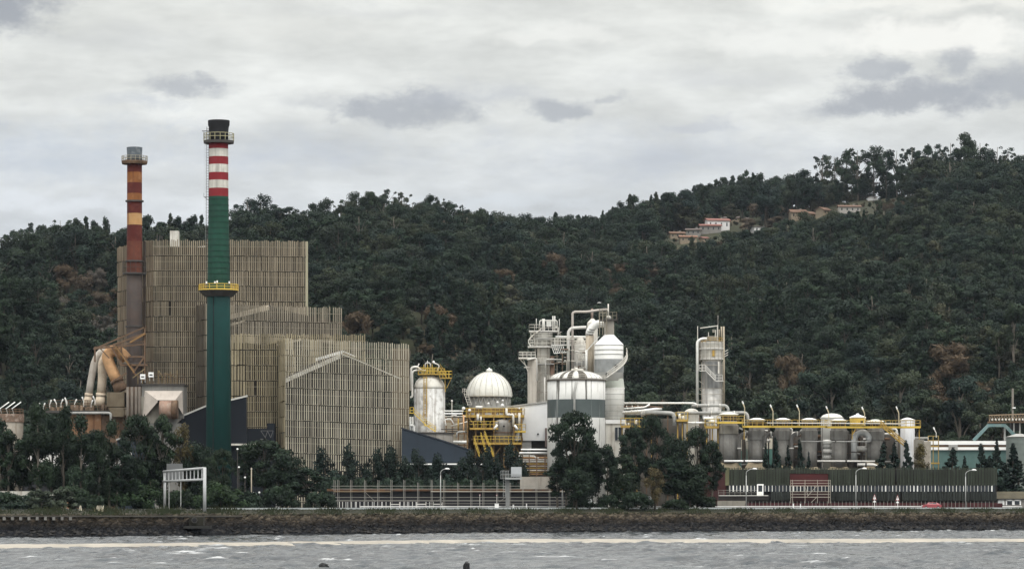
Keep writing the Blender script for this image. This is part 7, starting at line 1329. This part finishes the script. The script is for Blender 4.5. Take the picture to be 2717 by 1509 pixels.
b = MB(); b.box(X(1925,Y)-.1, X(1934,Y), Y-.5, Y-.35, Z(1287,Y), zt+.1); b.build('corner_board', M('mossy_board', (.10,.10,.055), .9, .2), t)
MB().box(X(2096,Y), X(2197,Y), Y-.1, Y+.3, Z(1290,Y), Z(1256,Y)).build('red_panel', REDW, t); MB().box(X(2098,Y), X(2200,Y), Y-.05, Y+.3, Z(1330,Y), Z(1303,Y)).build('red_panel', M('dark_red_panel', (.03,.01,.01), .8, .2), t)
px = 1936
while px < 2640:
    w = 9.4; f = MB().box(X(px,Y), X(px+w-.6,Y), Y+.0, Y+.25, Z(1303.5,Y), Z(1286.5,Y)).build('window', GLASS, t); m_ = R.choice((.05,.06,.08,.13,.06)); MB().box(X(px,Y)-m_, X(px,Y)+m_, Y-.22, Y-.02, Z(1303,Y), Z(1287,Y)).build('frame', WHITE if R.random() < .55 else PIPEG, f); px += w
b = MB(); b.box(X(1975,Y), X(2645,Y), Y-1.2, Y-1.0, G0, Z(1333,Y)); b.build('plinth', M('red_plinth', (.05,.016,.016), .85, .25, .5), t)
t2 = thing('terrace', 'dark balcony with rails and a white glazed door at the left of the green building', 'balcony', (X(1970,Y), Y-3, G0))
b = MB(); b.box(X(1905,Y), X(2034,Y), Y-5, Y-.6, Z(1326,Y), Z(1315,Y)); b.build('slab', DARKIN, t2); b = MB(); b.box(X(1906,Y), X(2034,Y), Y-5.1, Y-.7, Z(1314.9,Y), Z(1313,Y)); b.build('edge', PIPE, t2); b = MB(); b.rail([P(1906,1313,Y-5), P(2008,1313,Y-5)], 1.1, .09, 1.2); b.build('railing', SCF, t2)
b = MB()
for px in (2010, 2024): b.beam(P(px,1313,Y-1), P(px,1285,Y-1), .3)
b.beam(P(2009,1285,Y-1), P(2026,1285,Y-1), .35); b.build('door_frame', WHITE2, t2); MB().box(X(2011,Y), X(2023,Y), Y-1, Y-.8, Z(1303,Y), Z(1287,Y)).build('door', GLASS, t2); MB().box(X(2011,Y), X(2023,Y), Y-1.05, Y-.75, Z(1313,Y), Z(1303.5,Y)).build('door_panel', WHITE, t2)
MB().box(X(1900,Y), X(1976,Y), Y-5.5, Y-5, G0-.4, Z(1327.5,Y)).build('stone_base', CONC, t2)
Yb = 757
t = thing('scaffolding', 'small square scaffold in front of the red recess of the green building', 'scaffolding', (X(2150,Yb), Yb, G0)); b = MB()
for px in (2098,2103,2136,2169,2198,2203): b.beam((X(px,Yb),Yb,G0), (X(px,Yb),Yb,Z(1272,Yb)), .11)
b.build('standard', PLK, t); b = MB()
for py in (1274,1281,1303,1310): b.beam(P(2098,py,Yb), P(2204,py,Yb), .11)
b.build('ledger', PLK, t); b = MB()
for a, c in (((2136,1290),(2144,1314)),((2167,1288),(2142,1316)),((2167,1318),(2152,1332))): b.beam(P(*a,Yb), P(*c,Yb), .11)
b.build('brace', PLK, t); b = MB(); b.box(X(2100,Yb), X(2202,Yb), Yb, Yb+1, Z(1288.5,Yb), Z(1287,Yb)); b.box(X(2100,Yb), X(2202,Yb), Yb, Yb+1, Z(1318.5,Yb), Z(1317,Yb)); b.build('platform', PLK, t)
t = thing('fence', 'low dark red fence of thin posts along the front of the green building', 'fence', (X(2330,756), 754, G0)); b = MB()
for k in range(66): px = 1985+k*10; b.beam((X(px,754),754,G0-.2), (X(px,754),754,Z(1329,754)), .09)
b.build('post', SCF, t); MB().box(X(1978,754), X(2660,754), 754.1, 754.25, G0-.2, Z(1334,754)).build('board', M('red_board', (.055,.017,.018), .9, .3, .4), t)
t = thing('house', 'small grey roadside house with a mossy roof at the right edge', 'house', (X(2690,765), 765, G0)); Y_ = 764
MB().box(X(2648,Y_), X(2760,Y_), Y_, Y_+8, G0-.3, Z(1321,Y_)).build('wall', HGREY, t); b = MB(); b.hexa([P(2644,1322,Y_-.6), P(2764,1322,Y_-.6), P(2764,1322,Y_+8.5), P(2644,1322,Y_+8.5), P(2644,1303,Y_+3), P(2764,1303,Y_+3), P(2764,1303,Y_+6), P(2644,1303,Y_+6)]); b.build('roof', M('mossy_tiles', (.085,.075,.05), .9, .3, .5), t)
for px, w in ((2680,10),(2697,10),(2652,3),(2660,3)):
    f = MB().box(X(px-w,Y_), X(px+w,Y_), Y_-.12, Y_-.02, Z(1337,Y_), Z(1326,Y_)).build('window', GLASS if w > 5 else WHITE2, t); b = MB(); b.box(X(px-w,Y_)-.12, X(px+w,Y_)+.12, Y_-.2, Y_-.08, Z(1327.5,Y_), Z(1324.5,Y_)); b.box(X(px-w,Y_)-.15, X(px-w,Y_)+.15, Y_-.2, Y_-.1, Z(1339,Y_), Z(1325,Y_)); b.box(X(px+w,Y_)-.15, X(px+w,Y_)+.15, Y_-.2, Y_-.1, Z(1339,Y_), Z(1325,Y_)); b.build('frame', WHITE2, f)
# ---------------------------------------------------------------- road furniture
t = thing('sign_gantry', 'white-grey roadside sign gantry with an empty ladder-like crossbeam', 'gantry', (X(490,615), 620, 3.6)); GM = M('gantry_grey', (.44,.45,.45), .5, .1, .5, .2, (.35,.33,.3))
yl, yr = 652, 606; lt, lb = P(437,1250,yl), P(437,1348,yl); rt, rb = P(543,1239,yr), P(543,1364,yr)
b = MB(); b.tube([rb, rt], .30, 12); b.build('post', GM, t); b = MB(); b.tube([lb, lt], .26, 12); b.build('post', GM, t)
b = MB(); cu0, cu1 = Vector(P(434,1250,yl-.2)), Vector(P(541,1241,yr+.2)); cl0, cl1 = Vector(P(434,1276,yl-.2)), Vector(P(541,1271,yr+.2)); b.tube([cu0, cu1], .22, 8); b.tube([cl0, cl1], .22, 8); b.build('crossbeam', GM, t); b = MB()
for k in range(11): f_ = (k+.5)/11; b.tube([cu0.lerp(cu1, f_), cl0.lerp(cl1, f_)], .10, 6)
b.build('strut', GM, t)
t = thing('traffic_sign', 'grey backside of a traffic panel standing behind the gantry crossbeam', 'traffic sign', (X(470,660), 655, G0)); MB().box(X(449,660), X(491,660), 655, 655.2, Z(1272,660), Z(1230,660)).build('panel', M('dull_sign_back', (.13,.135,.135), .6, .2), t); b = MB(); b.beam((X(455,660),655.3,G0), (X(455,660),655.3,Z(1230,660)), .2); b.beam((X(486,660),655.3,G0), (X(486,660),655.3,Z(1230,660)), .2); b.build('post', GAL, t)
t = thing('sign_gantry', 'single-post gantry with a grey box sign and a side cage', 'gantry', (X(1347,694), 694, G0)); Y_ = 692
b = MB(); b.box(X(1341.5,Y_), X(1352,Y_), Y_, Y_+.6, G0, Z(1270,Y_)); b.build('post', M('dull_post', (.19,.195,.19), .6, .15), t); MB().box(X(1356,Y_), X(1384,Y_), Y_-.8, Y_+.4, Z(1264,Y_), Z(1238,Y_)).build('sign_box', M('pale_grey_box', (.42,.44,.45), .6, .1), t)
b = MB(); b.box(X(1340,Y_), X(1384,Y_), Y_-1, Y_+1, Z(1271,Y_), Z(1266,Y_)); b.rail([P(1342,1266,Y_-1), P(1384,1266,Y_-1)], .7, .07, .5); b.build('walkway', GAL, t); b = MB()
for px in range(1329, 1352, 4): b.beam(P(px,1269,Y_-.9), P(px,1248,Y_-.9), .08)
for py in (1248,1258,1269): b.beam(P(1328,py,Y_-.9), P(1351,py,Y_-.9), .08)
b.build('cage', GAL, t); b = MB(); b.ladder(P(1338,1318,Y_-.3), P(1338,1270,Y_-.3), .4, .07); b.build('ladder', GAL, t)
def streetlamp(px, pt, Y, lab, arm=26, pole=None):
    t = thing('street_lamp', lab, 'street lamp', (X(px,Y), Y, G0), 'street lamps along the shore road'); b = MB(); b.smooth = True; h = Vector((X(px,Y),Y,G0)); b.tube([h, P(px,pt+16,Y)], [.14,.09], 8); b.build('pole', pole or GAL, t); b = MB(); b.smooth = True
    b.tube(bend([P(px,pt+17,Y), P(px,pt+6,Y), P(px+arm*.5,pt,Y), P(px+arm,pt-1,Y)], .8, 5), .075, 8); a_ = b.build('arm', pole or GAL, t); b = MB(); e = Vector(P(px+arm,pt-1,Y)); b.smooth = True; b.tube([e+Vector((-.3,0,0)), e+Vector((0,0,.03)), e+Vector((.5,0,0)), e+Vector((.75,0,-.05))], [.08,.2,.18,.05], 8); b.build('lamp_head', WHITE2, a_)
streetlamp(1980, 1244, 748, 'curved street lamp by the terrace of the green building', 20); streetlamp(2271, 1243, 750, 'curved street lamp in the middle of the green building front', 20); streetlamp(2562, 1247, 752, 'curved street lamp near the right end of the green building', 20); streetlamp(1169, 1244, 708, 'curved street lamp in front of the long scaffolding, left part', 15); streetlamp(1492, 1243, 712, 'curved street lamp at the right end of the long scaffolding', 14)
t = thing('lamp_pole', 'pale plain wooden pole between bushes right of the white gantry', 'pole', (X(667,640), 640, G0)); b = MB(); b.tube([(X(667,640),640,G0-.4), P(667,1240,640)], [.15,.1], 8); b.build('pole', M('pale_pole', (.34,.30,.23), .8, .15), t); b = MB(); b.beam(P(664,1243,640), P(670,1243,640), .15); b.build('cap', GAL, t)
for px, pt, lab in ((630,1191,'thin globe lamp over the white canopy right of the green chimney'),(634,1239,'white globe lamp among the trees under the green chimney'),(650,1266,'lower white globe lamp beside the pale wooden pole'),(674,1307,'left one of two low white globe lamps right of the pale pole'),(688,1306,'right one of two low white globe lamps right of the pale pole')): postlamp(px, pt, 637, lab, None, DSTEEL)
# guard rails
def guard(name, lab, px0, px1, off, zb, beams, mat, every, grp, pmat=None, w=.16):
    x0, x1 = X(px0, shore(px0)+off), X(px1, shore(px1)+off); n = int((x1-x0)/every); t = thing(name, lab, 'guard rail', ((x0+x1)/2, shore_x((x0+x1)/2)+off, zb), grp)
    pts = [(x0+(x1-x0)*k/n, shore_x(x0+(x1-x0)*k/n)+off) for k in range(n+1)]; b = MB()
    for (h0, h1, d) in beams:
        for p, q in zip(pts[:-1], pts[1:]): b.hexa([(p[0]+.02,p[1]-d,zb+h0),(q[0]-.02,q[1]-d,zb+h0),(q[0]-.02,q[1],zb+h0),(p[0]+.02,p[1],zb+h0),(p[0]+.02,p[1]-d,zb+h1),(q[0]-.02,q[1]-d,zb+h1),(q[0]-.02,q[1],zb+h1),(p[0]+.02,p[1],zb+h1)])
    b.build('beam', mat, t)
    for p in pts[::max(1, n//95+1)]: MB().box(p[0]-w/2, p[0]+w/2, p[1]-.02+.02, p[1]+.14, zb-.6, zb+beams[-1][1]).build('post', pmat or GAL, t)
guard('guard_rail', 'long steel crash barrier along the seaward side of the shore road', 548, 2760, 10.5, 3.95, [(.28,.62,.10)], M('steel_beam', (.40,.43,.43), .45, .15, .3, .3, (.2,.2,.19), metal=.2), 4.0, None)
guard('guard_rail', 'long white-topped parapet rail on the far side of the shore road', 958, 2760, 28.2, G0-.1, [(.46,.70,.25)], M('parapet_white', (.62,.62,.60), .8, .12), 6.0, None, PIPE)
guard('guard_rail', 'low dark barrier between the gantry and the start of the white parapet', 700, 955, 27.5, G0-.3, [(.2,.6,.2)], DSTEEL, 5.0, None)
# signs
def disc_sign(px, py, Y, r, lab):
    t = thing('round_sign', lab, 'traffic sign', (X(px,Y), Y, G0), 'round signs seen from behind'); b = MB(); b.tube([P(px,py,Y), P(px,py,Y-.05)], S(r,Y), 24); b.build('disc', M('sign_back%d' % px, (.50,.52,.52), .5, .1), t); b = MB(); b.tube([(X(px,Y),Y+.07,G0-.3), P(px,py-4,Y+.07)], .05, 6); b.build('post', GAL, t); b = MB(); b.box(X(px-.6,Y), X(px+.6,Y), Y-.1, Y-.055, Z(py+6,Y), Z(py-5,Y)); b.build('strap', DSTEEL, t)
disc_sign(1565, 1328, 692, 6.2, 'round grey sign back, left one of two in front of the dark trees'); disc_sign(1723, 1321, 696, 6.2, 'round grey sign back, right one below the yellow-brown tree')
REDS = M('sign_red', (.28,.05,.055), .6, .1)
def tri_sign(px, pt, Y, s, lab, tilt=0):
    t = thing('warning_sign', lab, 'traffic sign', (X(px,Y), Y, G0-.4), 'triangular warning signs'); k = .55
    def tri(b, q, y0, y1): a = [P(px-q*k,pt+12+q*.62,Y), P(px+q*k,pt+12+q*.62,Y), P(px,pt+12-q,Y)]; f_ = [(v[0],Y+y0,v[2]) for v in a]; g_ = [(v[0],Y+y1,v[2]) for v in a]; b.poly(f_); b.poly(g_[::-1]); [b.poly([f_[i], g_[i], g_[(i+1)%3], f_[(i+1)%3]]) for i in range(3)]
    b = MB(); tri(b, s*1.1, 0, .05); b.build('border', REDS, t); b = MB(); tri(b, s*.78, -.03, 0); b.build('face', WHITE2, t); b = MB(); b.box(X(px-.5,Y), X(px+.5,Y), Y-.05, Y-.03, Z(pt+14,Y), Z(pt+8,Y)); b.build('symbol', BLACK, t)
    MB().box(X(px-3.4,Y), X(px+3.4,Y), Y, Y+.05, Z(pt+24.5,Y), Z(pt+20.8,Y)).build('plate', WHITE2, t); MB().tube([(X(px,Y),Y+.1,G0-.5), P(px,pt+6,Y)], .06, 6).build('post', WHITE, t)
tri_sign(2320.5, 1307, 741, 9, 'left of two narrow red-bordered warning triangles by the red fence'); tri_sign(2381.5, 1309, 741, 9, 'right of two narrow red-bordered warning triangles by the red fence'); 
t = thing('warning_sign', 'small white triangular sign beside the left round sign back', 'traffic sign', (X(1579,692), 692, G0)); a = [P(1575,1338,692), P(1583,1338,692), P(1579,1330,692)]; b = MB(); b.poly(a); b.poly([(v[0],692.05,v[2]) for v in a][::-1]); [b.poly([a[i], (a[i][0],692.05,a[i][2]), (a[(i+1)%3][0],692.05,a[(i+1)%3][2]), a[(i+1)%3]]) for i in range(3)]; b.build('plate', WHITE2, t); MB().tube([(X(1579,692),692.1,G0-.3), P(1579,1334,692.1)], .05, 6).build('post', GAL, t)
for px, py, lab in ((1273,1312,'left of two reddish small signs on poles before the scaffolding'),(1318,1313,'right of two reddish small signs on poles before the scaffolding')):
    t = thing('warning_sign', lab, 'traffic sign', (X(px,700), 700, G0), 'small reddish signs before the scaffolding'); b = MB(); b.tube([P(px,py,700), P(px,py,700.05)], S(3,700), 3); b.build('border', REDS, t); b = MB(); b.tube([P(px,py+.2,699.96), P(px,py+.2,700)], S(1.8,700), 3); b.build('face', WHITE2, t); MB().tube([(X(px,700),700.1,G0), P(px,py,700.1)], .05, 6).build('post', PIPE, t)
for px, w, h, lab in ((1318,11,9,'white roadside cabinet left of the single-post gantry'),(1362,4,6,'tiny white roadside marker right of the single-post gantry'),(1397,3,9,'thin white roadside marker post further right of the gantry'),(2105,3.5,9,'white marker post before the red fence, left'),(2124,2.5,8,'white marker post before the red fence, right'),(1872,12,7,'white box at the foot of the terrace stone base'),(365*2.0+6,10,8,'white low box under the trees right of the pale pole')):
    Y_ = float(shore(px))+(26 if px > 900 else 40); t = thing('marker', lab, 'roadside box' if w > 9 else 'marker post', (X(px,Y_), Y_, G0-.2)); zb = Z(1344,Y_); MB().box(X(px-w/2,Y_), X(px+w/2,Y_), Y_, Y_+S(w,Y_)*.6, G0-.3, zb+S(h,Y_)).build('body', WHITE2, t); MB().box(X(px-w/2,Y_)-.05, X(px+w/2,Y_)+.05, Y_-.05, Y_+S(w,Y_)*.6+.05, zb+S(h,Y_), zb+S(h,Y_)+.08).build('lid', PIPEG, t)
for i, (px, py) in enumerate(((238+358,1297),)) : pass
# red car
Y_ = 748.; cx = X(2472,Y_); zc = Z(1349,Y_); t = thing('car', 'small dusty red hatchback driving along the shore road at right', 'car', (cx, Y_, zc))
prof = [(-2.05,.32),(-2.1,.62),(-1.95,.86),(-1.25,.98),(-.72,1.40),(.45,1.46),(1.2,1.30),(1.75,.95),(2.02,.84),(2.08,.5),(2.0,.28)]
CARR = M('car_red', (.30,.055,.065), .35, .1, .5, spec=.5); b = MB(); hw = .82; L_ = len(prof)
def sec(y, sc): return [(cx+a*(1 if c < .9 else sc), Y_+y, zc+c) for a, c in prof]
A_, B_, C_, D_ = sec(-hw*.92, .97), sec(-hw, 1), sec(hw, 1), sec(hw*.92, .97)
for k in range(L_):
    n_ = (k+1) % L_; q0, q1 = prof[k], prof[n_]
    s0, s1 = (.72 if q0[1] > 1.1 else 1), (.72 if q1[1] > 1.1 else 1)
    b.poly([(cx+q0[0],Y_-hw*s0,zc+q0[1]), (cx+q1[0],Y_-hw*s1,zc+q1[1]), (cx+q1[0],Y_+hw*s1,zc+q1[1]), (cx+q0[0],Y_+hw*s0,zc+q0[1])])
for g in (-1, 1):
    low = [(cx+a,Y_+g*hw,zc+c) for a, c in prof if c < 1.1]; up = [(cx+a,Y_+g*hw*.72,zc+c) for a, c in prof if c > 1.1]; l2 = (cx-1.25,Y_+g*hw,zc+.98); r2 = (cx+1.75,Y_+g*hw,zc+.95); b.poly(low if g < 0 else low[::-1]); q = [l2]+up+[r2]; b.poly(q if g < 0 else q[::-1])
b.build('body', CARR, t); b = MB()
for xa_, xb_ in ((-.98,.0),(.08,1.05)): b.poly([(cx+xa_+(.0),Y_-hw*.97,zc+1.0),(cx+xb_,Y_-hw*.97,zc+1.0),(cx+xb_-.06*(xb_>.5)*3,Y_-hw*.77,zc+1.34),(cx+xa_+.36*(xa_<-.5),Y_-hw*.77,zc+1.34)])
b.build('side_window', GLASS, t); b = MB(); b.poly([(cx-1.22,Y_-.62,zc+1.01),(cx-.76,Y_-.52,zc+1.38),(cx-.76,Y_+.52,zc+1.38),(cx-1.22,Y_+.62,zc+1.01)]); b.build('windscreen', GLASS, t)
for xw_ in (-1.3, 1.3):
    for g in (-1, 1):
        b = MB(); b.tube([(cx+xw_,Y_+g*.86,zc+.30),(cx+xw_,Y_+g*.64,zc+.30)], .31, 16); w_ = b.build('wheel', BLACK, t); b = MB(); b.tube([(cx+xw_,Y_+g*.88,zc+.30),(cx+xw_,Y_+g*.84,zc+.30)], .18, 12); b.build('rim', GAL, w_)
for g in (-1, 1): b = MB(); b.box(cx-2.11, cx-1.9, Y_+g*.6-.16, Y_+g*.6+.16, zc+.64, zc+.8); b.build('headlight', WHITE2, t)
# outfall, kerb blocks, rocks
t = thing('outfall', 'concrete outfall block with a round dark pipe mouth in the sea wall', 'outfall', (X(528,598), 597, 2.0)); Y_ = 596.6
MB().box(X(502,Y_), X(540,Y_), Y_-.2, Y_+3, Z(1393,Y_), Z(1371,Y_)).build('block', M('mossy_block', (.022,.021,.015), .9, .25, .4, .5, (.03,.03,.02), bump=.3), t); b = MB(); b.smooth = True; b.tube([P(516,1379,Y_-1.2), P(516,1379,Y_+.6)], S(8,Y_), 20); b.build('pipe', DSTEEL, t); b = MB(); b.tube([P(516,1379,Y_-1.24), P(516,1379,Y_-1.2)], S(6,Y_), 20); b.build('mouth', BLACK, t); MB().box(X(488,Y_), X(560,Y_), Y_-1.0, Y_+1, Z(1401,Y_), Z(1394,Y_)).build('step', M('wet_step', (.02,.02,.018), .8, .3), t)
t = thing('parapet', 'low stone parapet with a row of dark drain notches along the left sea wall', 'parapet', (X(110,572), 573, 3.0)); b = MB(); q = []
for px in range(-60, 640, 22):
    s0 = float(shore(px)); s1 = float(shore(px+22)); xa_, xb_ = X(px,s0+1.2), X(px+22,s1+1.2)
    b.hexa([(xa_,s0+.7,Z(1370.5,s0)),(xb_,s1+.7,Z(1370.5,s1)),(xb_,s1+1.6,Z(1370.5,s1)),(xa_,s0+1.6,Z(1370.5,s0)),(xa_,s0+.7,Z(1366.5,s0)),(xb_,s1+.7,Z(1366.5,s1)),(xb_,s1+1.6,Z(1366.5,s1)),(xa_,s0+1.6,Z(1366.5,s0))])
    if px < 200: q.append((px,s0))
b.build('coping', M('dark_coping', (.065,.06,.05), .9, .3, .4), t); b = MB()
for px, s0 in q: b.box(X(px,s0), X(px+6,s0), s0+.45, s0+1.3, Z(1379,s0), Z(1370.7,s0))
b.build('pillar', CONCD, t)
for px, pt, w, Yr, lab in ((858,1494,27,283,'larger black rock breaking the water at the bottom edge'), (1238,1490,17,286,'smaller black rock in the water right of the larger one')):
    rr_ = np.random.RandomState(int(px)); t = None; b = MB(); b.smooth = False; cx_ = X(px,Yr); rad_ = S(w/2,Yr); h_ = Z(pt,Yr); n = 12; prof = [(1.15,-.5),(1.05,0),(.98,.35*h_),(.72,.75*h_),(.4,.96*h_),(0,h_)]; i0 = len(b.v)
    b.lathe([(r_*rad_, z_) for r_, z_ in prof], cx_, Yr, n, False); b.v = [(x_+rr_.normal(0,.06)*rad_*1.6, y_+rr_.normal(0,.07)*rad_, z_+rr_.normal(0,.03)) for x_, y_, z_ in b.v]
    tag(b.build('rock', M('wet_rock%d' % px, (.008,.009,.010), .6, .3, 2.)), lab, 'rock', 'black rocks in the water')
# dry grass tufts on the verge
for i, (px, py) in enumerate(((215,1345),(258,1338),(272,1340))):
    Y_ = 588+i; t = thing('grass_tuft', uniq(('left small', 'middle tall plumed', 'right plumed')[i]+' pale dry grass tuft on the verge before the green bush'), 'grass tuft', (X(px,Y_), Y_, 3.7), 'pale dry grass tufts'); b = MB()
    for k in range(26): a = R.uniform(-.5,.5); h_ = R.uniform(.5,1.3)*(1 if i else .7); x_ = X(px,Y_)+R.uniform(-.5,.5); b.poly([(x_-.04,Y_,3.6),(x_+.04,Y_,3.6),(x_+a*h_,Y_+R.uniform(-.2,.2),3.6+h_)])
    b.build('blades', M('straw%d' % i, (.36,.31,.18), .9, .2), t); b = MB()
    for k in range(5): a = R.uniform(-.3,.3); x_ = X(px,Y_)+R.uniform(-.3,.3); b.tube([(x_,Y_,3.6),(x_+a*.5,Y_,4.5),(x_+a,Y_,5.0)], [.015,.05,.02], 5)
    b.build('plume', M('plume%d' % i, (.62,.57,.45), .9, .1), t)
